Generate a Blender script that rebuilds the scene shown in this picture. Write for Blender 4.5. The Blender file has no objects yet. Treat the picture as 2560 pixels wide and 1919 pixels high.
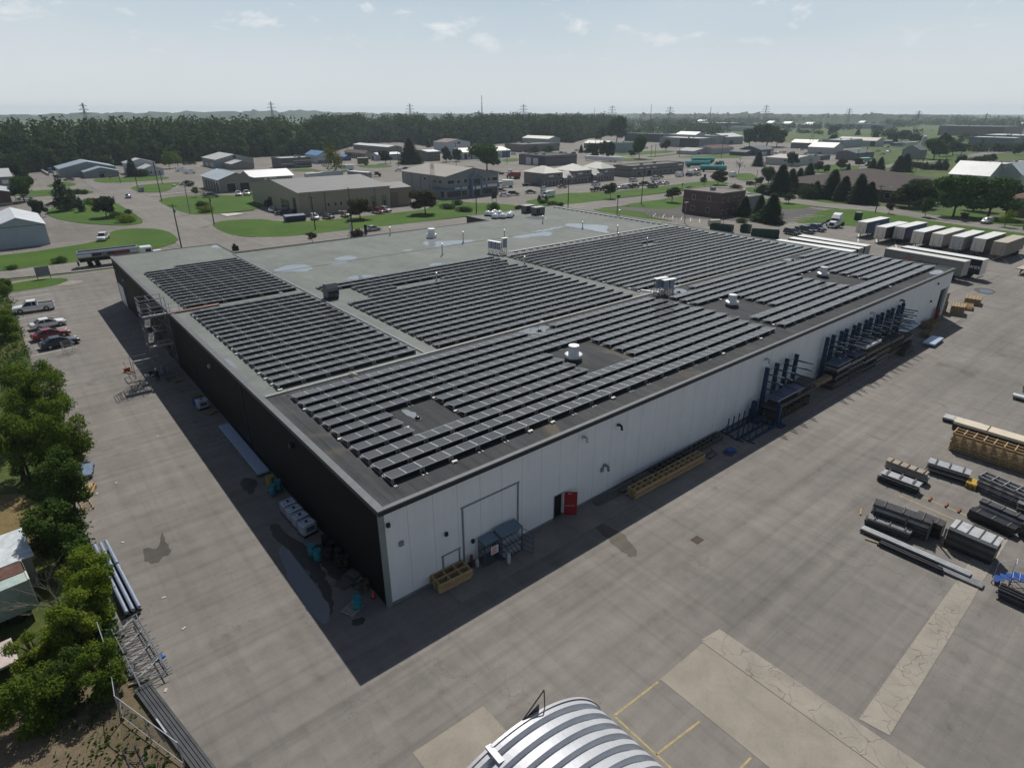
import bpy, bmesh, math, random
import numpy as np
from mathutils import Vector, Matrix
rnd = random.Random(11)
SC = bpy.context.scene
COL = SC.collection
rad = math.radians

# ------------------------------------------------------------------ survey
# the place was surveyed from the photograph: camera position found from the
# warehouse corners, then ground points measured by intersecting sight lines with
# the ground (metres; x along the white wall, y along the black wall, z up)
CAM = Vector((-13.939, -30.121, 30.883))
YAW, PITCH, ROLL, FPX = rad(50.49), rad(23.89), rad(0.01), 1536.0
FW = Vector((math.cos(YAW)*math.cos(PITCH), math.sin(YAW)*math.cos(PITCH), -math.sin(PITCH)))
RT = Vector((math.sin(YAW), -math.cos(YAW), 0))
UP = RT.cross(FW)
VIEWS = dict(s1=(350,620,4.604), s2=(640,780,3.684), s3=(1040,680,4.144), s4=(1500,640,4.424), s5=(1900,560,4.424),
    s6=(1200,540,4.022), s7=(780,620,4.254), v1=(0,220,3.455), v2=(640,220,3.455), v3=(1280,220,3.455), v4=(1920,220,3.455),
    m1=(0,640,3.455), m2=(0,1050,4.606), m3=(0,1400,3.195), m4=(520,1120,3.605), m5=(1050,1150,3.16), m6=(1750,720,3.16),
    m7=(2040,980,2.9615), m8=(1000,1500,1.418), r6=(1280,480,5.267), a5=(240,740,6.375), w1=(0,380,6.703), w2=(330,370,5.978),
    w3=(700,330,5.53), w4=(1060,330,5.53), w5=(1460,300,5.53), w6=(1840,300,5.53), w7=(2200,300,5.528), w8=(2060,540,4.424),
    p=(0,0,1.0), b3=(0,1300,2.679), c2=(0,225,1.494), c4=(850,225,1.494), c6=(1700,225,1.477))
def src(v, x, y):
    ox, oy, s = VIEWS[v]
    return ox + x/s, oy + y/s
def at(v, x, y, z=0.0):
    px, py = src(v, x, y)
    d = FW + RT*((px-1280)/FPX) - UP*((py-960)/FPX)
    t = (z - CAM.z)/d.z
    return CAM + d*t
def proj(P):
    d = Vector(P) - CAM
    k = FPX/d.dot(FW)
    return 1280 + d.dot(RT)*k, 960 - d.dot(UP)*k
def ztop(P, v, x, y):
    """height of the point straight above ground point P seen on image row y"""
    py = src(v, x, y)[1]
    lo, hi = 0.0, 60.0
    for _ in range(40):
        m = (lo+hi)/2
        if proj((P[0], P[1], m))[1] > py: lo = m
        else: hi = m
    return lo
def xsolve(v, x, y0, z=0.0, lo=None):
    """x of the point on the line y=y0, z that is seen in image column x"""
    px = src(v, x, 0)[0]
    a, b = -300.0, 3000.0
    for _ in range(60):
        m = (a+b)/2
        d = Vector((m, y0, z)) - CAM
        if d.dot(FW) < 1 or proj((m, y0, z))[0] < px: a = m
        else: b = m
    return a
def ysolve(v, x, x0, z=0.0):
    px = src(v, x, 0)[0]
    a, b = -25.0, 3000.0
    for _ in range(60):
        m = (a+b)/2
        d = Vector((x0, m, z)) - CAM
        if d.dot(FW) < 1 or proj((x0, m, z))[0] > px: a = m
        else: b = m
    return a

# ------------------------------------------------------------------ objects
def tag(o, label=None, cat=None, group=None, kind=None):
    if label: o['label'] = label
    if cat: o['category'] = cat
    if group: o['group'] = group
    if kind: o['kind'] = kind
    return o
def link(name, data, parent=None):
    o = bpy.data.objects.new(name, data); COL.objects.link(o)
    if parent is not None: o.parent = parent
    return o
def thing(name, label, cat, loc=(0,0,0), rz=0.0, group=None):
    o = link(name, None); o.empty_display_size = .3
    o.location = loc; o.rotation_euler = (0,0,rz)
    return tag(o, label, cat, group)
def kids(o): return [c for c in o.children]
def copy_tree(o, parent=None):
    c = o.copy(); COL.objects.link(c)
    if parent is not None: c.parent = parent
    for ch in kids(o): copy_tree(ch, c)
    return c
def place(o, loc, rz, label=None, group=None, sc=None):
    o.location = loc; o.rotation_euler = (0,0,rz)
    if sc is not None: o.scale = sc if hasattr(sc, '__len__') else (sc,)*3
    if label: o['label'] = label
    if group: o['group'] = group
    return o

class MB:
    """collects shapes; build() links them as ONE mesh object"""
    def __init__(s): s.v=[]; s.f=[]; s.m=[]
    def add(s, vs, fs, mi=0):
        n=len(s.v); s.v += [tuple(p) for p in vs]
        for f in fs: s.f.append(tuple(i+n for i in f)); s.m.append(mi)
        return s
    def box(s, x0,y0,z0,x1,y1,z1, mi=0):
        return s.add([(x0,y0,z0),(x1,y0,z0),(x1,y1,z0),(x0,y1,z0),(x0,y0,z1),(x1,y0,z1),(x1,y1,z1),(x0,y1,z1)],
            [(0,3,2,1),(4,5,6,7),(0,1,5,4),(1,2,6,5),(2,3,7,6),(3,0,4,7)], mi)
    def obox(s, c, size, rz=0, mi=0, tilt=None):
        a,b,h=[q/2 for q in size]
        M=Matrix.Translation(c) @ Matrix.Rotation(rz,4,'Z')
        if tilt: M = M @ Matrix.Rotation(tilt[0],4,'X') @ Matrix.Rotation(tilt[1],4,'Y')
        vs=[M@Vector(p) for p in [(-a,-b,-h),(a,-b,-h),(a,b,-h),(-a,b,-h),(-a,-b,h),(a,-b,h),(a,b,h),(-a,b,h)]]
        return s.add(vs,[(0,3,2,1),(4,5,6,7),(0,1,5,4),(1,2,6,5),(2,3,7,6),(3,0,4,7)],mi)
    def bar(s, p, q, w=.05, h=None, mi=0):
        p,q=Vector(p),Vector(q); d=q-p; h=h or w
        if d.length<1e-6: return s
        d.normalize(); u=Vector((0,0,1)) if abs(d.z)<.95 else Vector((1,0,0))
        a=d.cross(u).normalized()*w/2; b=a.cross(d).normalized()*h/2
        vs=[p-a-b,p+a-b,p+a+b,p-a+b,q-a-b,q+a-b,q+a+b,q-a+b]
        return s.add(vs,[(0,1,2,3),(7,6,5,4),(0,4,5,1),(1,5,6,2),(2,6,7,3),(3,7,4,0)],mi)
    def tube(s, pts, r=.03, n=8, mi=0, r2=None):
        pts=[Vector(p) for p in pts]; rings=[]
        for i,p in enumerate(pts):
            d=(pts[min(i+1,len(pts)-1)]-pts[max(i-1,0)]).normalized()
            u=Vector((0,0,1)) if abs(d.z)<.95 else Vector((1,0,0))
            a=d.cross(u).normalized(); b=a.cross(d)
            rr = r if r2 is None else r+(r2-r)*i/(len(pts)-1)
            rings.append([p+(a*math.cos(2*math.pi*k/n)+b*math.sin(2*math.pi*k/n))*rr for k in range(n)])
        fs=[]
        for i in range(len(pts)-1):
            for k in range(n):
                k2=(k+1)%n; fs.append((i*n+k,i*n+k2,(i+1)*n+k2,(i+1)*n+k))
        fs.append(tuple(range(n-1,-1,-1))); L=(len(pts)-1)*n; fs.append(tuple(L+k for k in range(n)))
        return s.add([p for r_ in rings for p in r_],fs,mi)
    def lathe(s, prof, c=(0,0,0), n=20, mi=0, cap=True):
        vs=[];fs=[]
        for r,z in prof:
            for k in range(n): vs.append((c[0]+r*math.cos(2*math.pi*k/n),c[1]+r*math.sin(2*math.pi*k/n),c[2]+z))
        for i in range(len(prof)-1):
            for k in range(n):
                k2=(k+1)%n; fs.append((i*n+k,i*n+k2,(i+1)*n+k2,(i+1)*n+k))
        if cap:
            fs.append(tuple(range(n-1,-1,-1))); L=(len(prof)-1)*n; fs.append(tuple(L+k for k in range(n)))
        return s.add(vs,fs,mi)
    def prism(s, poly, z0, z1, mi=0):
        n=len(poly); A=sum(poly[i][0]*poly[(i+1)%n][1]-poly[(i+1)%n][0]*poly[i][1] for i in range(n))
        if A<0: poly=poly[::-1]
        vs=[(p[0],p[1],z0) for p in poly]+[(p[0],p[1],z1) for p in poly]
        fs=[tuple(range(n-1,-1,-1)),tuple(range(n,2*n))]+[(i,(i+1)%n,n+(i+1)%n,n+i) for i in range(n)]
        return s.add(vs,fs,mi)
    def sheet(s, poly, z, mi=0):
        n=len(poly); A=sum(poly[i][0]*poly[(i+1)%n][1]-poly[(i+1)%n][0]*poly[i][1] for i in range(n))
        if A<0: poly=poly[::-1]
        return s.add([(p[0],p[1],z) for p in poly],[tuple(range(n))],mi)
    def extr(s, prof, a, b, mi=0, axis='y'):
        """closed profile (u,z) swept along axis from a to b; u is x (axis y) or y (axis x)"""
        n=len(prof); f=(lambda u,z,t:(u,t,z)) if axis=='y' else (lambda u,z,t:(t,u,z))
        vs=[f(u,z,a) for u,z in prof]+[f(u,z,b) for u,z in prof]
        fs=[tuple(range(n)),tuple(range(2*n-1,n-1,-1))]+[(i,n+i,n+(i+1)%n,(i+1)%n) for i in range(n)]
        return s.add(vs,fs,mi)
    def build(s, name, mats, parent=None, smooth=False, bevel=0, fix=True):
        me=bpy.data.meshes.new(name); me.from_pydata(s.v,[],s.f)
        if not isinstance(mats,(list,tuple)): mats=[mats]
        for m in mats: me.materials.append(m)
        me.polygons.foreach_set('material_index',s.m)
        if fix or bevel:
            bm=bmesh.new(); bm.from_mesh(me)
            if bevel:
                bmesh.ops.bevel(bm,geom=bm.edges[:],offset=bevel,segments=1,affect='EDGES',clamp_overlap=True)
            bmesh.ops.recalc_face_normals(bm,faces=bm.faces[:]); bm.to_mesh(me); bm.free()
        if smooth:
            me.polygons.foreach_set('use_smooth',[True]*len(me.polygons))
            try: me.set_sharp_from_angle(angle=rad(38))
            except Exception: pass
        me.update()
        return link(name,me,parent)

# ------------------------------------------------------------------ materials
MATS={}
def new_mat(name):
    m=bpy.data.materials.new(name); m.use_nodes=True; nt=m.node_tree
    return m,nt,nt.nodes['Principled BSDF']
def noise(nt, scale, detail=6, rough=.6, co=None, dist=0):
    n=nt.nodes.new('ShaderNodeTexNoise'); n.inputs['Scale'].default_value=scale; n.inputs['Detail'].default_value=detail
    n.inputs['Roughness'].default_value=rough; n.inputs['Distortion'].default_value=dist
    if co is not None: nt.links.new(co,n.inputs['Vector'])
    return n.outputs['Fac']
def ramp(nt, fac, stops):
    r=nt.nodes.new('ShaderNodeValToRGB'); e=r.color_ramp.elements
    while len(e)<len(stops): e.new(.5)
    for el,(p,c) in zip(e,stops):
        el.position=p; el.color=(c,c,c,1) if not hasattr(c,'__len__') else (*c,1)
    nt.links.new(fac,r.inputs['Fac']); return r.outputs['Color']
def mixc(nt, fac, a, b, mode='MIX'):
    m=nt.nodes.new('ShaderNodeMix'); m.data_type='RGBA'; m.blend_type=mode
    for sock,val in ((m.inputs['Factor'],fac),(m.inputs['A'],a),(m.inputs['B'],b)):
        if hasattr(val,'is_linked') or isinstance(val,bpy.types.NodeSocket): nt.links.new(val,sock)
        elif hasattr(val,'__len__'): sock.default_value=(*val,1)
        elif sock.type=='RGBA': sock.default_value=(val,val,val,1)
        else: sock.default_value=val
    return m.outputs['Result']
def math_(nt, op, a, b=0.0, c=None):
    m=nt.nodes.new('ShaderNodeMath'); m.operation=op
    for i,val in enumerate((a,b) if c is None else (a,b,c)):
        if isinstance(val,bpy.types.NodeSocket): nt.links.new(val,m.inputs[i])
        else: m.inputs[i].default_value=val
    return m.outputs[0]
def geo_pos(nt, sc=None, rot=None):
    g=nt.nodes.new('ShaderNodeNewGeometry').outputs['Position']
    if sc or rot:
        mp=nt.nodes.new('ShaderNodeMapping'); nt.links.new(g,mp.inputs['Vector'])
        if sc: mp.inputs['Scale'].default_value=sc
        if rot: mp.inputs['Rotation'].default_value=rot
        g=mp.outputs['Vector']
    return g
def bump(nt, bs, h, strength=.3, dist=.05):
    b=nt.nodes.new('ShaderNodeBump'); b.inputs['Strength'].default_value=strength; b.inputs['Distance'].default_value=dist
    nt.links.new(h,b.inputs['Height']); nt.links.new(b.outputs['Normal'],bs.inputs['Normal'])
def mk(name, rgb, rough=.6, metal=0.0, var=.15, scale=1.5, spec=None, obj=False, fine=0.0):
    """plain material with uneven wear; colour varies around rgb by var"""
    if name in MATS: return MATS[name]
    m,nt,bs=new_mat(name)
    co=nt.nodes.new('ShaderNodeTexCoord').outputs['Object'] if obj else geo_pos(nt)
    f=noise(nt,scale,5,.65,co)
    c=ramp(nt,f,[(.25,[x*(1-var) for x in rgb]),(.75,[min(1,x*(1+var)) for x in rgb])])
    if fine:
        f2=noise(nt,scale*14,3,.7,co); c=mixc(nt,fine,c,ramp(nt,f2,[(.3,.25),(.75,1.0)]),'MULTIPLY')
    nt.links.new(c,bs.inputs['Base Color'])
    bs.inputs['Roughness'].default_value=rough; bs.inputs['Metallic'].default_value=metal
    bs.inputs['Specular IOR Level'].default_value=spec if spec is not None else (.15 if rough>=.6 else .35)
    MATS[name]=m; return m
def ribbed(name, rgb, pitch=.3, axis='x', rough=.5, metal=0.0, var=.1, depth=.02, joint=None, jw=.03, jdark=.35, spec=None):
    """sheet with ribs across one world axis (bump) and optional dark panel joints"""
    if name in MATS: return MATS[name]
    m,nt,bs=new_mat(name)
    g=geo_pos(nt); sx=nt.nodes.new('ShaderNodeSeparateXYZ'); nt.links.new(g,sx.inputs[0])
    u=sx.outputs['XYZ'.index(axis.upper())]
    f=noise(nt,.6,5,.65,g); c=ramp(nt,f,[(.25,[x*(1-var) for x in rgb]),(.75,[min(1,x*(1+var)) for x in rgb])])
    st=noise(nt,1.0,4,.6,geo_pos(nt,(2.2,2.2,.12))); c=mixc(nt,.12,c,ramp(nt,st,[(.3,.6),(.65,1.0)]),'MULTIPLY')
    if joint:
        t=math_(nt,'FRACT',math_(nt,'DIVIDE',u,joint)); j=math_(nt,'LESS_THAN',t,jw/joint)
        c=mixc(nt,j,c,[x*jdark for x in rgb])
    nt.links.new(c,bs.inputs['Base Color'])
    if pitch:
        t=math_(nt,'FRACT',math_(nt,'DIVIDE',u,pitch)); h=math_(nt,'ABSOLUTE',math_(nt,'SUBTRACT',t,.5))
        bump(nt,bs,h,.6,depth)
    bs.inputs['Roughness'].default_value=rough; bs.inputs['Metallic'].default_value=metal
    if spec is not None: bs.inputs['Specular IOR Level'].default_value=spec
    MATS[name]=m; return m
# ================================================================== ground, sky, light
def asphalt(name, rgb, crack=.35, blotch=.17, scale=1.0):
    m,nt,bs=new_mat(name); g=geo_pos(nt)
    big=noise(nt,.05*scale,6,.62,g,.6); c=ramp(nt,big,[(.3,[x*(1-blotch) for x in rgb]),(.5,rgb),(.72,[x*(1+blotch*.9) for x in rgb])])
    lane=noise(nt,1,4,.6,geo_pos(nt,(.035,.5,.2),(0,0,rad(12)))); c=mixc(nt,.55,c,ramp(nt,lane,[(.3,.72),(.6,1.05)]),'MULTIPLY')
    lane2=noise(nt,1,4,.6,geo_pos(nt,(.5,.04,.2),(0,0,rad(7)))); c=mixc(nt,.4,c,ramp(nt,lane2,[(.3,.75),(.6,1.05)]),'MULTIPLY')
    for rz_,sc_ in ((38,(.018,1.5,.2)),(-62,(.02,1.1,.2)),(8,(1.3,.022,.2))):
        tk=noise(nt,1,3,.55,geo_pos(nt,sc_,(0,0,rad(rz_))),.0); c=mixc(nt,.30,c,ramp(nt,tk,[(.36,.72),(.47,1.0),(.56,1.0),(.66,1.14)]),'MULTIPLY')
    mid=noise(nt,.7*scale,7,.7,g,.3); c=mixc(nt,.7,c,ramp(nt,mid,[(.3,.78),(.55,1.0),(.8,1.12)]),'MULTIPLY')
    fine=noise(nt,16,4,.8,g); c=mixc(nt,.7,c,ramp(nt,fine,[(.25,.66),(.5,1.0),(.8,1.25)]),'MULTIPLY')
    # oil and tyre marks
    st=noise(nt,.23,3,.55,g,1.4); c=mixc(nt,.55,c,ramp(nt,st,[(.28,.62),(.36,1.0)]),'MULTIPLY')
    if crack:
        w=nt.nodes.new('ShaderNodeVectorMath'); w.operation='ADD'; nz=nt.nodes.new('ShaderNodeTexNoise'); nz.inputs['Scale'].default_value=.35; nz.inputs['Detail'].default_value=5
        nt.links.new(g,nz.inputs['Vector']); nt.links.new(nz.outputs['Color'],w.inputs[0]); sc=nt.nodes.new('ShaderNodeVectorMath'); sc.operation='SCALE'; sc.inputs['Scale'].default_value=.13
        nt.links.new(g,sc.inputs[0]); nt.links.new(sc.outputs[0],w.inputs[1])
        vo=nt.nodes.new('ShaderNodeTexVoronoi'); vo.feature='DISTANCE_TO_EDGE'; vo.inputs['Scale'].default_value=1.0; nt.links.new(w.outputs[0],vo.inputs['Vector'])
        ln=math_(nt,'LESS_THAN',vo.outputs['Distance'],.004); mk_=math_(nt,'GREATER_THAN',noise(nt,.09,3,.5,g),.52)
        c=mixc(nt,math_(nt,'MULTIPLY',math_(nt,'MULTIPLY',ln,mk_),crack),c,[x*.45 for x in rgb])
    nt.links.new(c,bs.inputs['Base Color']); bs.inputs['Roughness'].default_value=.88; bs.inputs['Specular IOR Level'].default_value=.25
    bump(nt,bs,fine,.25,.02)
    MATS[name]=m; return m
def grassy(name, a, b, dry=(.16,.13,.05), dryamt=.5):
    m,nt,bs=new_mat(name); g=geo_pos(nt)
    f=noise(nt,.09,6,.65,g,.4); c=ramp(nt,f,[(.3,a),(.7,b)])
    d=noise(nt,.05,5,.7,g,.8); c=mixc(nt,math_(nt,'MULTIPLY',ramp(nt,d,[(.52,0.0),(.68,1.0)]),dryamt),c,dry)
    f2=noise(nt,1.6,6,.75,g); c=mixc(nt,.7,c,ramp(nt,f2,[(.28,.5),(.7,1.25)]),'MULTIPLY')
    f3=noise(nt,11,4,.8,g); c=mixc(nt,.6,c,ramp(nt,f3,[(.3,.5),(.7,1.2)]),'MULTIPLY')
    nt.links.new(c,bs.inputs['Base Color']); bs.inputs['Roughness'].default_value=.9; bs.inputs['Specular IOR Level'].default_value=.15
    bump(nt,bs,f3,.6,.12); MATS[name]=m; return m
def concrete(name, rgb, crack=0.0, cs=.62):
    m,nt,bs=new_mat(name); g=geo_pos(nt)
    f=noise(nt,.5,6,.65,g,.5); c=ramp(nt,f,[(.3,[x*.78 for x in rgb]),(.7,[x*1.12 for x in rgb])])
    f2=noise(nt,9,4,.8,g); c=mixc(nt,.5,c,ramp(nt,f2,[(.3,.72),(.7,1.1)]),'MULTIPLY')
    if crack:
        w=nt.nodes.new('ShaderNodeVectorMath'); w.operation='ADD'; nz=nt.nodes.new('ShaderNodeTexNoise'); nz.inputs['Scale'].default_value=.8; nz.inputs['Detail'].default_value=2
        nt.links.new(g,nz.inputs['Vector']); nt.links.new(nz.outputs['Color'],w.inputs[0]); sc=nt.nodes.new('ShaderNodeVectorMath'); sc.operation='SCALE'; sc.inputs['Scale'].default_value=cs
        nt.links.new(g,sc.inputs[0]); nt.links.new(sc.outputs[0],w.inputs[1])
        vo=nt.nodes.new('ShaderNodeTexVoronoi'); vo.feature='DISTANCE_TO_EDGE'; vo.inputs['Scale'].default_value=1.15; nt.links.new(w.outputs[0],vo.inputs['Vector'])
        wd=math_(nt,'MULTIPLY',noise(nt,.6,2,.6,g),.026)
        c=mixc(nt,math_(nt,'MULTIPLY',math_(nt,'LESS_THAN',vo.outputs['Distance'],wd),crack),c,[x*.35 for x in rgb])
    nt.links.new(c,bs.inputs['Base Color']); bs.inputs['Roughness'].default_value=.85
    MATS[name]=m; return m

A_YARD = asphalt('yard_asphalt',(.195,.182,.168))
A_ROAD = asphalt('road_asphalt',(.20,.188,.174),.3,.15)
A_LOT  = asphalt('town_asphalt',(.185,.172,.157),.2,.25,.6)
A_DARK = asphalt('fresh_asphalt',(.085,.082,.08),.2,.15)
GRASS  = grassy('mown_grass',(.040,.098,.010),(.072,.142,.016),(.13,.14,.035),.3)
ROUGH  = grassy('rough_grass',(.05,.075,.018),(.09,.12,.03),(.16,.13,.055),.6)
FIELD  = grassy('field_grass',(.06,.10,.03),(.10,.14,.045),(.16,.15,.07),.5)
DIRT   = grassy('bare_dirt',(.15,.115,.075),(.21,.165,.115),(.07,.08,.02),.35)
CONC   = concrete('old_concrete',(.265,.24,.20))
CONC_C = concrete('cracked_concrete',(.28,.255,.218),.6)
CONC_A = concrete('apron_concrete',(.20,.185,.165))
GRAVEL = concrete('gravel_dust',(.24,.215,.185))

def ground_sheet(name, poly, z, mat, thick=0.0):
    b=MB()
    if thick: b.prism(poly,z-thick,z)
    else: b.sheet(poly,z)
    return tag(b.build(name,mat,fix=bool(thick)),kind='structure')
def vp(v, *pts): return [tuple(at(v,x,y)[:2]) for x,y in pts]
def smooth_poly(pts, n=2):
    """round the corners of a lawn outline (Chaikin)"""
    for _ in range(n):
        o=[]
        for i in range(len(pts)):
            a,b=pts[i],pts[(i+1)%len(pts)]
            o+=[(a[0]*.75+b[0]*.25,a[1]*.75+b[1]*.25),(a[0]*.25+b[0]*.75,a[1]*.25+b[1]*.75)]
        pts=o
    return pts
# base terrain: one big sheet, gently graded mesh out to the horizon
b=MB()
xs=[-9000,-4000,-1500,-600,-250,0,250,500,900,1500,2600,4500,9000]
for i in range(len(xs)-1):
    for j in range(len(xs)-1):
        b.add([(xs[i],xs[j],-.12),(xs[i+1],xs[j],-.12),(xs[i+1],xs[j+1],-.12),(xs[i],xs[j+1],-.12)],[(0,1,2,3)])
tag(b.build('ground',FIELD,fix=False),kind='structure')
# town hardstanding, warehouse yard, roads
edge=[at('p',-420,432),at('p',-150,430),at('p',0,428),at('w1',500,340),at('w1',1000,300),at('w1',1700,240),at('w2',300,230),at('w2',900,215),at('w2',1100,175),at('w3',0,330),at('w3',360,320),at('w3',800,240),at('w3',1100,160),at('w3',1700,140),at('w4',140,200),at('w4',700,190),at('w4',1200,150),at('w4',1450,100),at('w4',2000,150),at('w5',0,260),at('w5',300,220),at('w5',560,180)]
E_=[(p.x,p.y) for p in edge]
ground_sheet('town_yards',[(-400,138),(420,138),(700,270),(640,420)]+E_[::-1],-.07,A_LOT)
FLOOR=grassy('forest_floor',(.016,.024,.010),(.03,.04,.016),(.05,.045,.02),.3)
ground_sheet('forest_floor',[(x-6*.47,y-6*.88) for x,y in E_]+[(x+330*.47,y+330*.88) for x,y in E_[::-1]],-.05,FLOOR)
ground_sheet('yard',[(-14.6,-75),(215,-75),(212,16),(214,50),(209,88),(160,100),(150,122),(-15.8,126),(-15.2,95),(-14.9,60)],0,A_YARD)
ground_sheet('verge',[(-130,-90),(-14.6,-75),(-14.9,60),(-15.2,95),(-15.8,127),(-260,150),(-260,-90)],-.03,ROUGH)
ground_sheet('dirt_patch',[(-30,-12),(-13.2,-12),(-13.4,-2),(-14.1,3.5),(-15.6,7),(-18,7.5),(-24,3.5),(-30,2)],.012,DIRT)
DRYG=grassy('dry_grass',(.17,.13,.055),(.235,.18,.085),(.09,.12,.03),.45)
ground_sheet('dry_grass',smooth_poly([(-30,20.5),(-18,20.5),(-17.2,24),(-17.4,31),(-19,34),(-30,36)],2),.0,DRYG)
ground_sheet('main_road',[(-400,141),(-15.9,137.5),(39,143),(63,137),(104,134.7),(147,135.5),(214,133),(262,137),(700,142),(700,128),(246,127.5),(160,120),(145,122),(100,125),(-3,127),(-16,129.5),(-400,133)],.012,A_ROAD)
ground_sheet('cross_road',[(20,138),(36,138),(36,153),(37,195),(36,222),(36.3,247),(35.5,300),(34,352),(24.6,352),(23,290),(22.4,242),(22,189),(17.5,180),(20.8,150)],.02,A_ROAD)
ground_sheet('side_road',[(245,128),(263,137),(248,104),(240,98),(226,74),(232,60),(224,44),(217,15),(212,-60),(203,-60),(210.5,14),(214,34),(214.2,50),(213.6,77),(215.8,93),(226,108)],.016,A_ROAD)
# lawns
def lawn(pts, mat=GRASS, z=.035, name='lawn', n=2): return ground_sheet(name,smooth_poly(pts,n),z,mat)
lawn(vp('v1',(1570,1350),(1500,1260),(1380,1220),(1180,1213),(980,1228),(900,1290),(830,1330),(460,1392),(0,1452))+[(-60,160),(-60,144),(-16,138.5)]+vp('v1',(700,1505)))
lawn(vp('v1',(1275,1158),(1150,1185),(1040,1192),(680,1172),(400,1112),(415,1050),(560,985),(720,965),(900,955),(1020,1000)))
lawn(vp('v1',(850,900),(640,872),(370,885),(100,900),(100,950),(370,935),(700,920)))
lawn(vp('v1',(690,835),(560,808),(405,838),(405,858),(540,862)))
lawn(vp('v1',(780,790),(850,827),(1100,815),(1490,787),(1420,762),(1000,775)))
lawn(vp('v1',(1100,858),(1190,902),(1360,907),(1470,885),(1500,850),(1600,812),(1350,825)))
lawn(vp('v1',(1335,960),(1450,1032),(1600,1085),(1690,1097),(2211,1067))+vp('w3',(0,930),(40,830),(20,720))+vp('v1',(2211,935),(1700,923)))
lawn(vp('w2',(1150,1135),(1350,1265),(1590,1325),(2212,1340))+vp('w3',(500,1410),(1000,1350),(1500,1300),(2212,1215))+[(112,136)]+vp('w4',(1400,1060),(1250,1010),(900,985),(700,985),(500,960),(180,930))+vp('w3',(2100,1040),(1980,1080),(1400,1140),(860,1200),(560,1230),(0,1245))+vp('w2',(1900,1060),(1400,1085)))
lawn(vp('w4',(1390,960),(1480,1010),(1640,1030))+vp('w5',(0,1150),(350,1095),(1350,985),(2050,880),(1900,850),(1700,840),(1000,930),(400,990),(0,1010))+vp('w4',(1900,850),(1700,900),(1480,945)))
lawn(vp('w5',(510,1185),(800,1130),(1350,1075),(1400,1200),(1100,1245),(800,1220)))
lawn(vp('w5',(60,1245),(250,1225),(700,1255),(860,1290),(840,1320),(1380,1430),(700,1345)))
lawn(vp('w6',(520,1125),(800,1150),(1060,1190),(950,1225),(720,1245),(520,1220)))
lawn(vp('w6',(1090,1285),(1200,1250),(1400,1230),(1700,1240),(2212,1310))+vp('w7',(500,1360),(1000,1440),(1990,1570))+[(206,0),(204,-60),(196,-60),(188,5),(184,40),(178,58)]+vp('w6',(1500,1330),(1000,1330)))
lawn(vp('w6',(780,1400),(1000,1330),(1350,1330),(1330,1420),(900,1438)))
lawn(vp('w6',(820,1025),(930,1100),(1300,1160),(1900,1180),(2030,1155),(1900,1110),(1300,1100),(900,990)))
lawn(vp('w6',(0,740),(250,735),(300,840),(0,840)))
lawn(vp('w6',(110,940),(240,930),(400,1000),(400,1070),(180,1010)))
lawn(vp('w6',(1000,620),(1600,620),(1750,680),(1480,710),(1100,750),(900,720)))
lawn(vp('w6',(1980,690),(2212,710))+vp('w7',(380,690),(570,730),(200,790),(0,790)))
lawn(vp('w7',(0,570),(150,575),(150,620),(0,625)))
lawn(vp('w7',(380,555),(700,520),(1100,500),(1250,520),(900,560),(420,575)))
lawn(vp('w7',(600,850),(760,830),(900,860),(1000,900),(760,960),(640,920)))
lawn(vp('w7',(700,1300),(1100,1240),(1990,1420),(1990,1480),(1400,1420)))
lawn(vp('w5',(160,545),(500,530),(1000,540),(900,565),(300,575)))
lawn(vp('w5',(380,460),(700,450),(900,425),(1300,430),(1200,455),(500,500)))
lawn(vp('w5',(850,510),(1150,480),(1480,450),(1100,505),(900,520)))
lawn(vp('w5',(1240,515),(1500,500),(2212,470),(2212,530),(1500,525)))
lawn(vp('w4',(1060,380),(1310,360),(1310,410),(1080,415)))
lawn(vp('w4',(460,490),(680,465),(700,520),(640,530)),ROUGH)
lawn(vp('w3',(1060,480),(1250,450),(1500,460),(1580,485),(1350,500),(1150,495)))
lawn(vp('w3',(150,520),(450,505),(560,540),(180,555)))
lawn(vp('w3',(390,590),(800,520),(1000,540),(700,600)),ROUGH)
lawn(vp('m1',(0,270),(60,250),(330,200),(560,190),(600,215),(450,265),(60,320),(0,330)))
# green meadows and gravel far right
ground_sheet('far_road',[(640,150),(2500,330),(2500,300),(640,132)],-.03,A_LOT)
# kerbs, bare edge and markings of the yard
ground_sheet('gravel_edge',smooth_poly(vp('m1',(590,215),(735,215),(690,240),(560,260),(470,265)),1),.045,GRAVEL)
# concrete: apron along the white wall, slabs, strips
b=MB(); 
for i in range(17):
    x0=4.05+i*5.85; b.box(x0,-2.85,-.05,min(x0+5.82,103),0-.0,.05)
tag(b.build('concrete_apron',CONC_A),kind='structure')
ground_sheet('concrete_slab',[(9.62,-15.4),(13.9,-15.42),(13.9,-40),(9.62,-40)],.016,CONC)
ground_sheet('concrete_strip',[(13.95,-15.2),(15.75,-15.42),(15.9,-40),(13.95,-40)],.018,CONC_C)
ground_sheet('concrete_strip',[(16.05,-24.1),(30,-23.75),(33.2,-23.7),(46.5,-23.2),(46.4,-24.5),(33.4,-24.95),(31.4,-25.1),(16.3,-25.6)],.02,CONC_C)
ground_sheet('concrete_pad',[(-4.15,-10.0),(.42,-10.15),(.5,-14.5),(-4.0,-14.5)],.014,CONC)
PATCH=asphalt('patched_asphalt',(.095,.088,.08),.2,.2)
JIT=random.Random(42)
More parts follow.
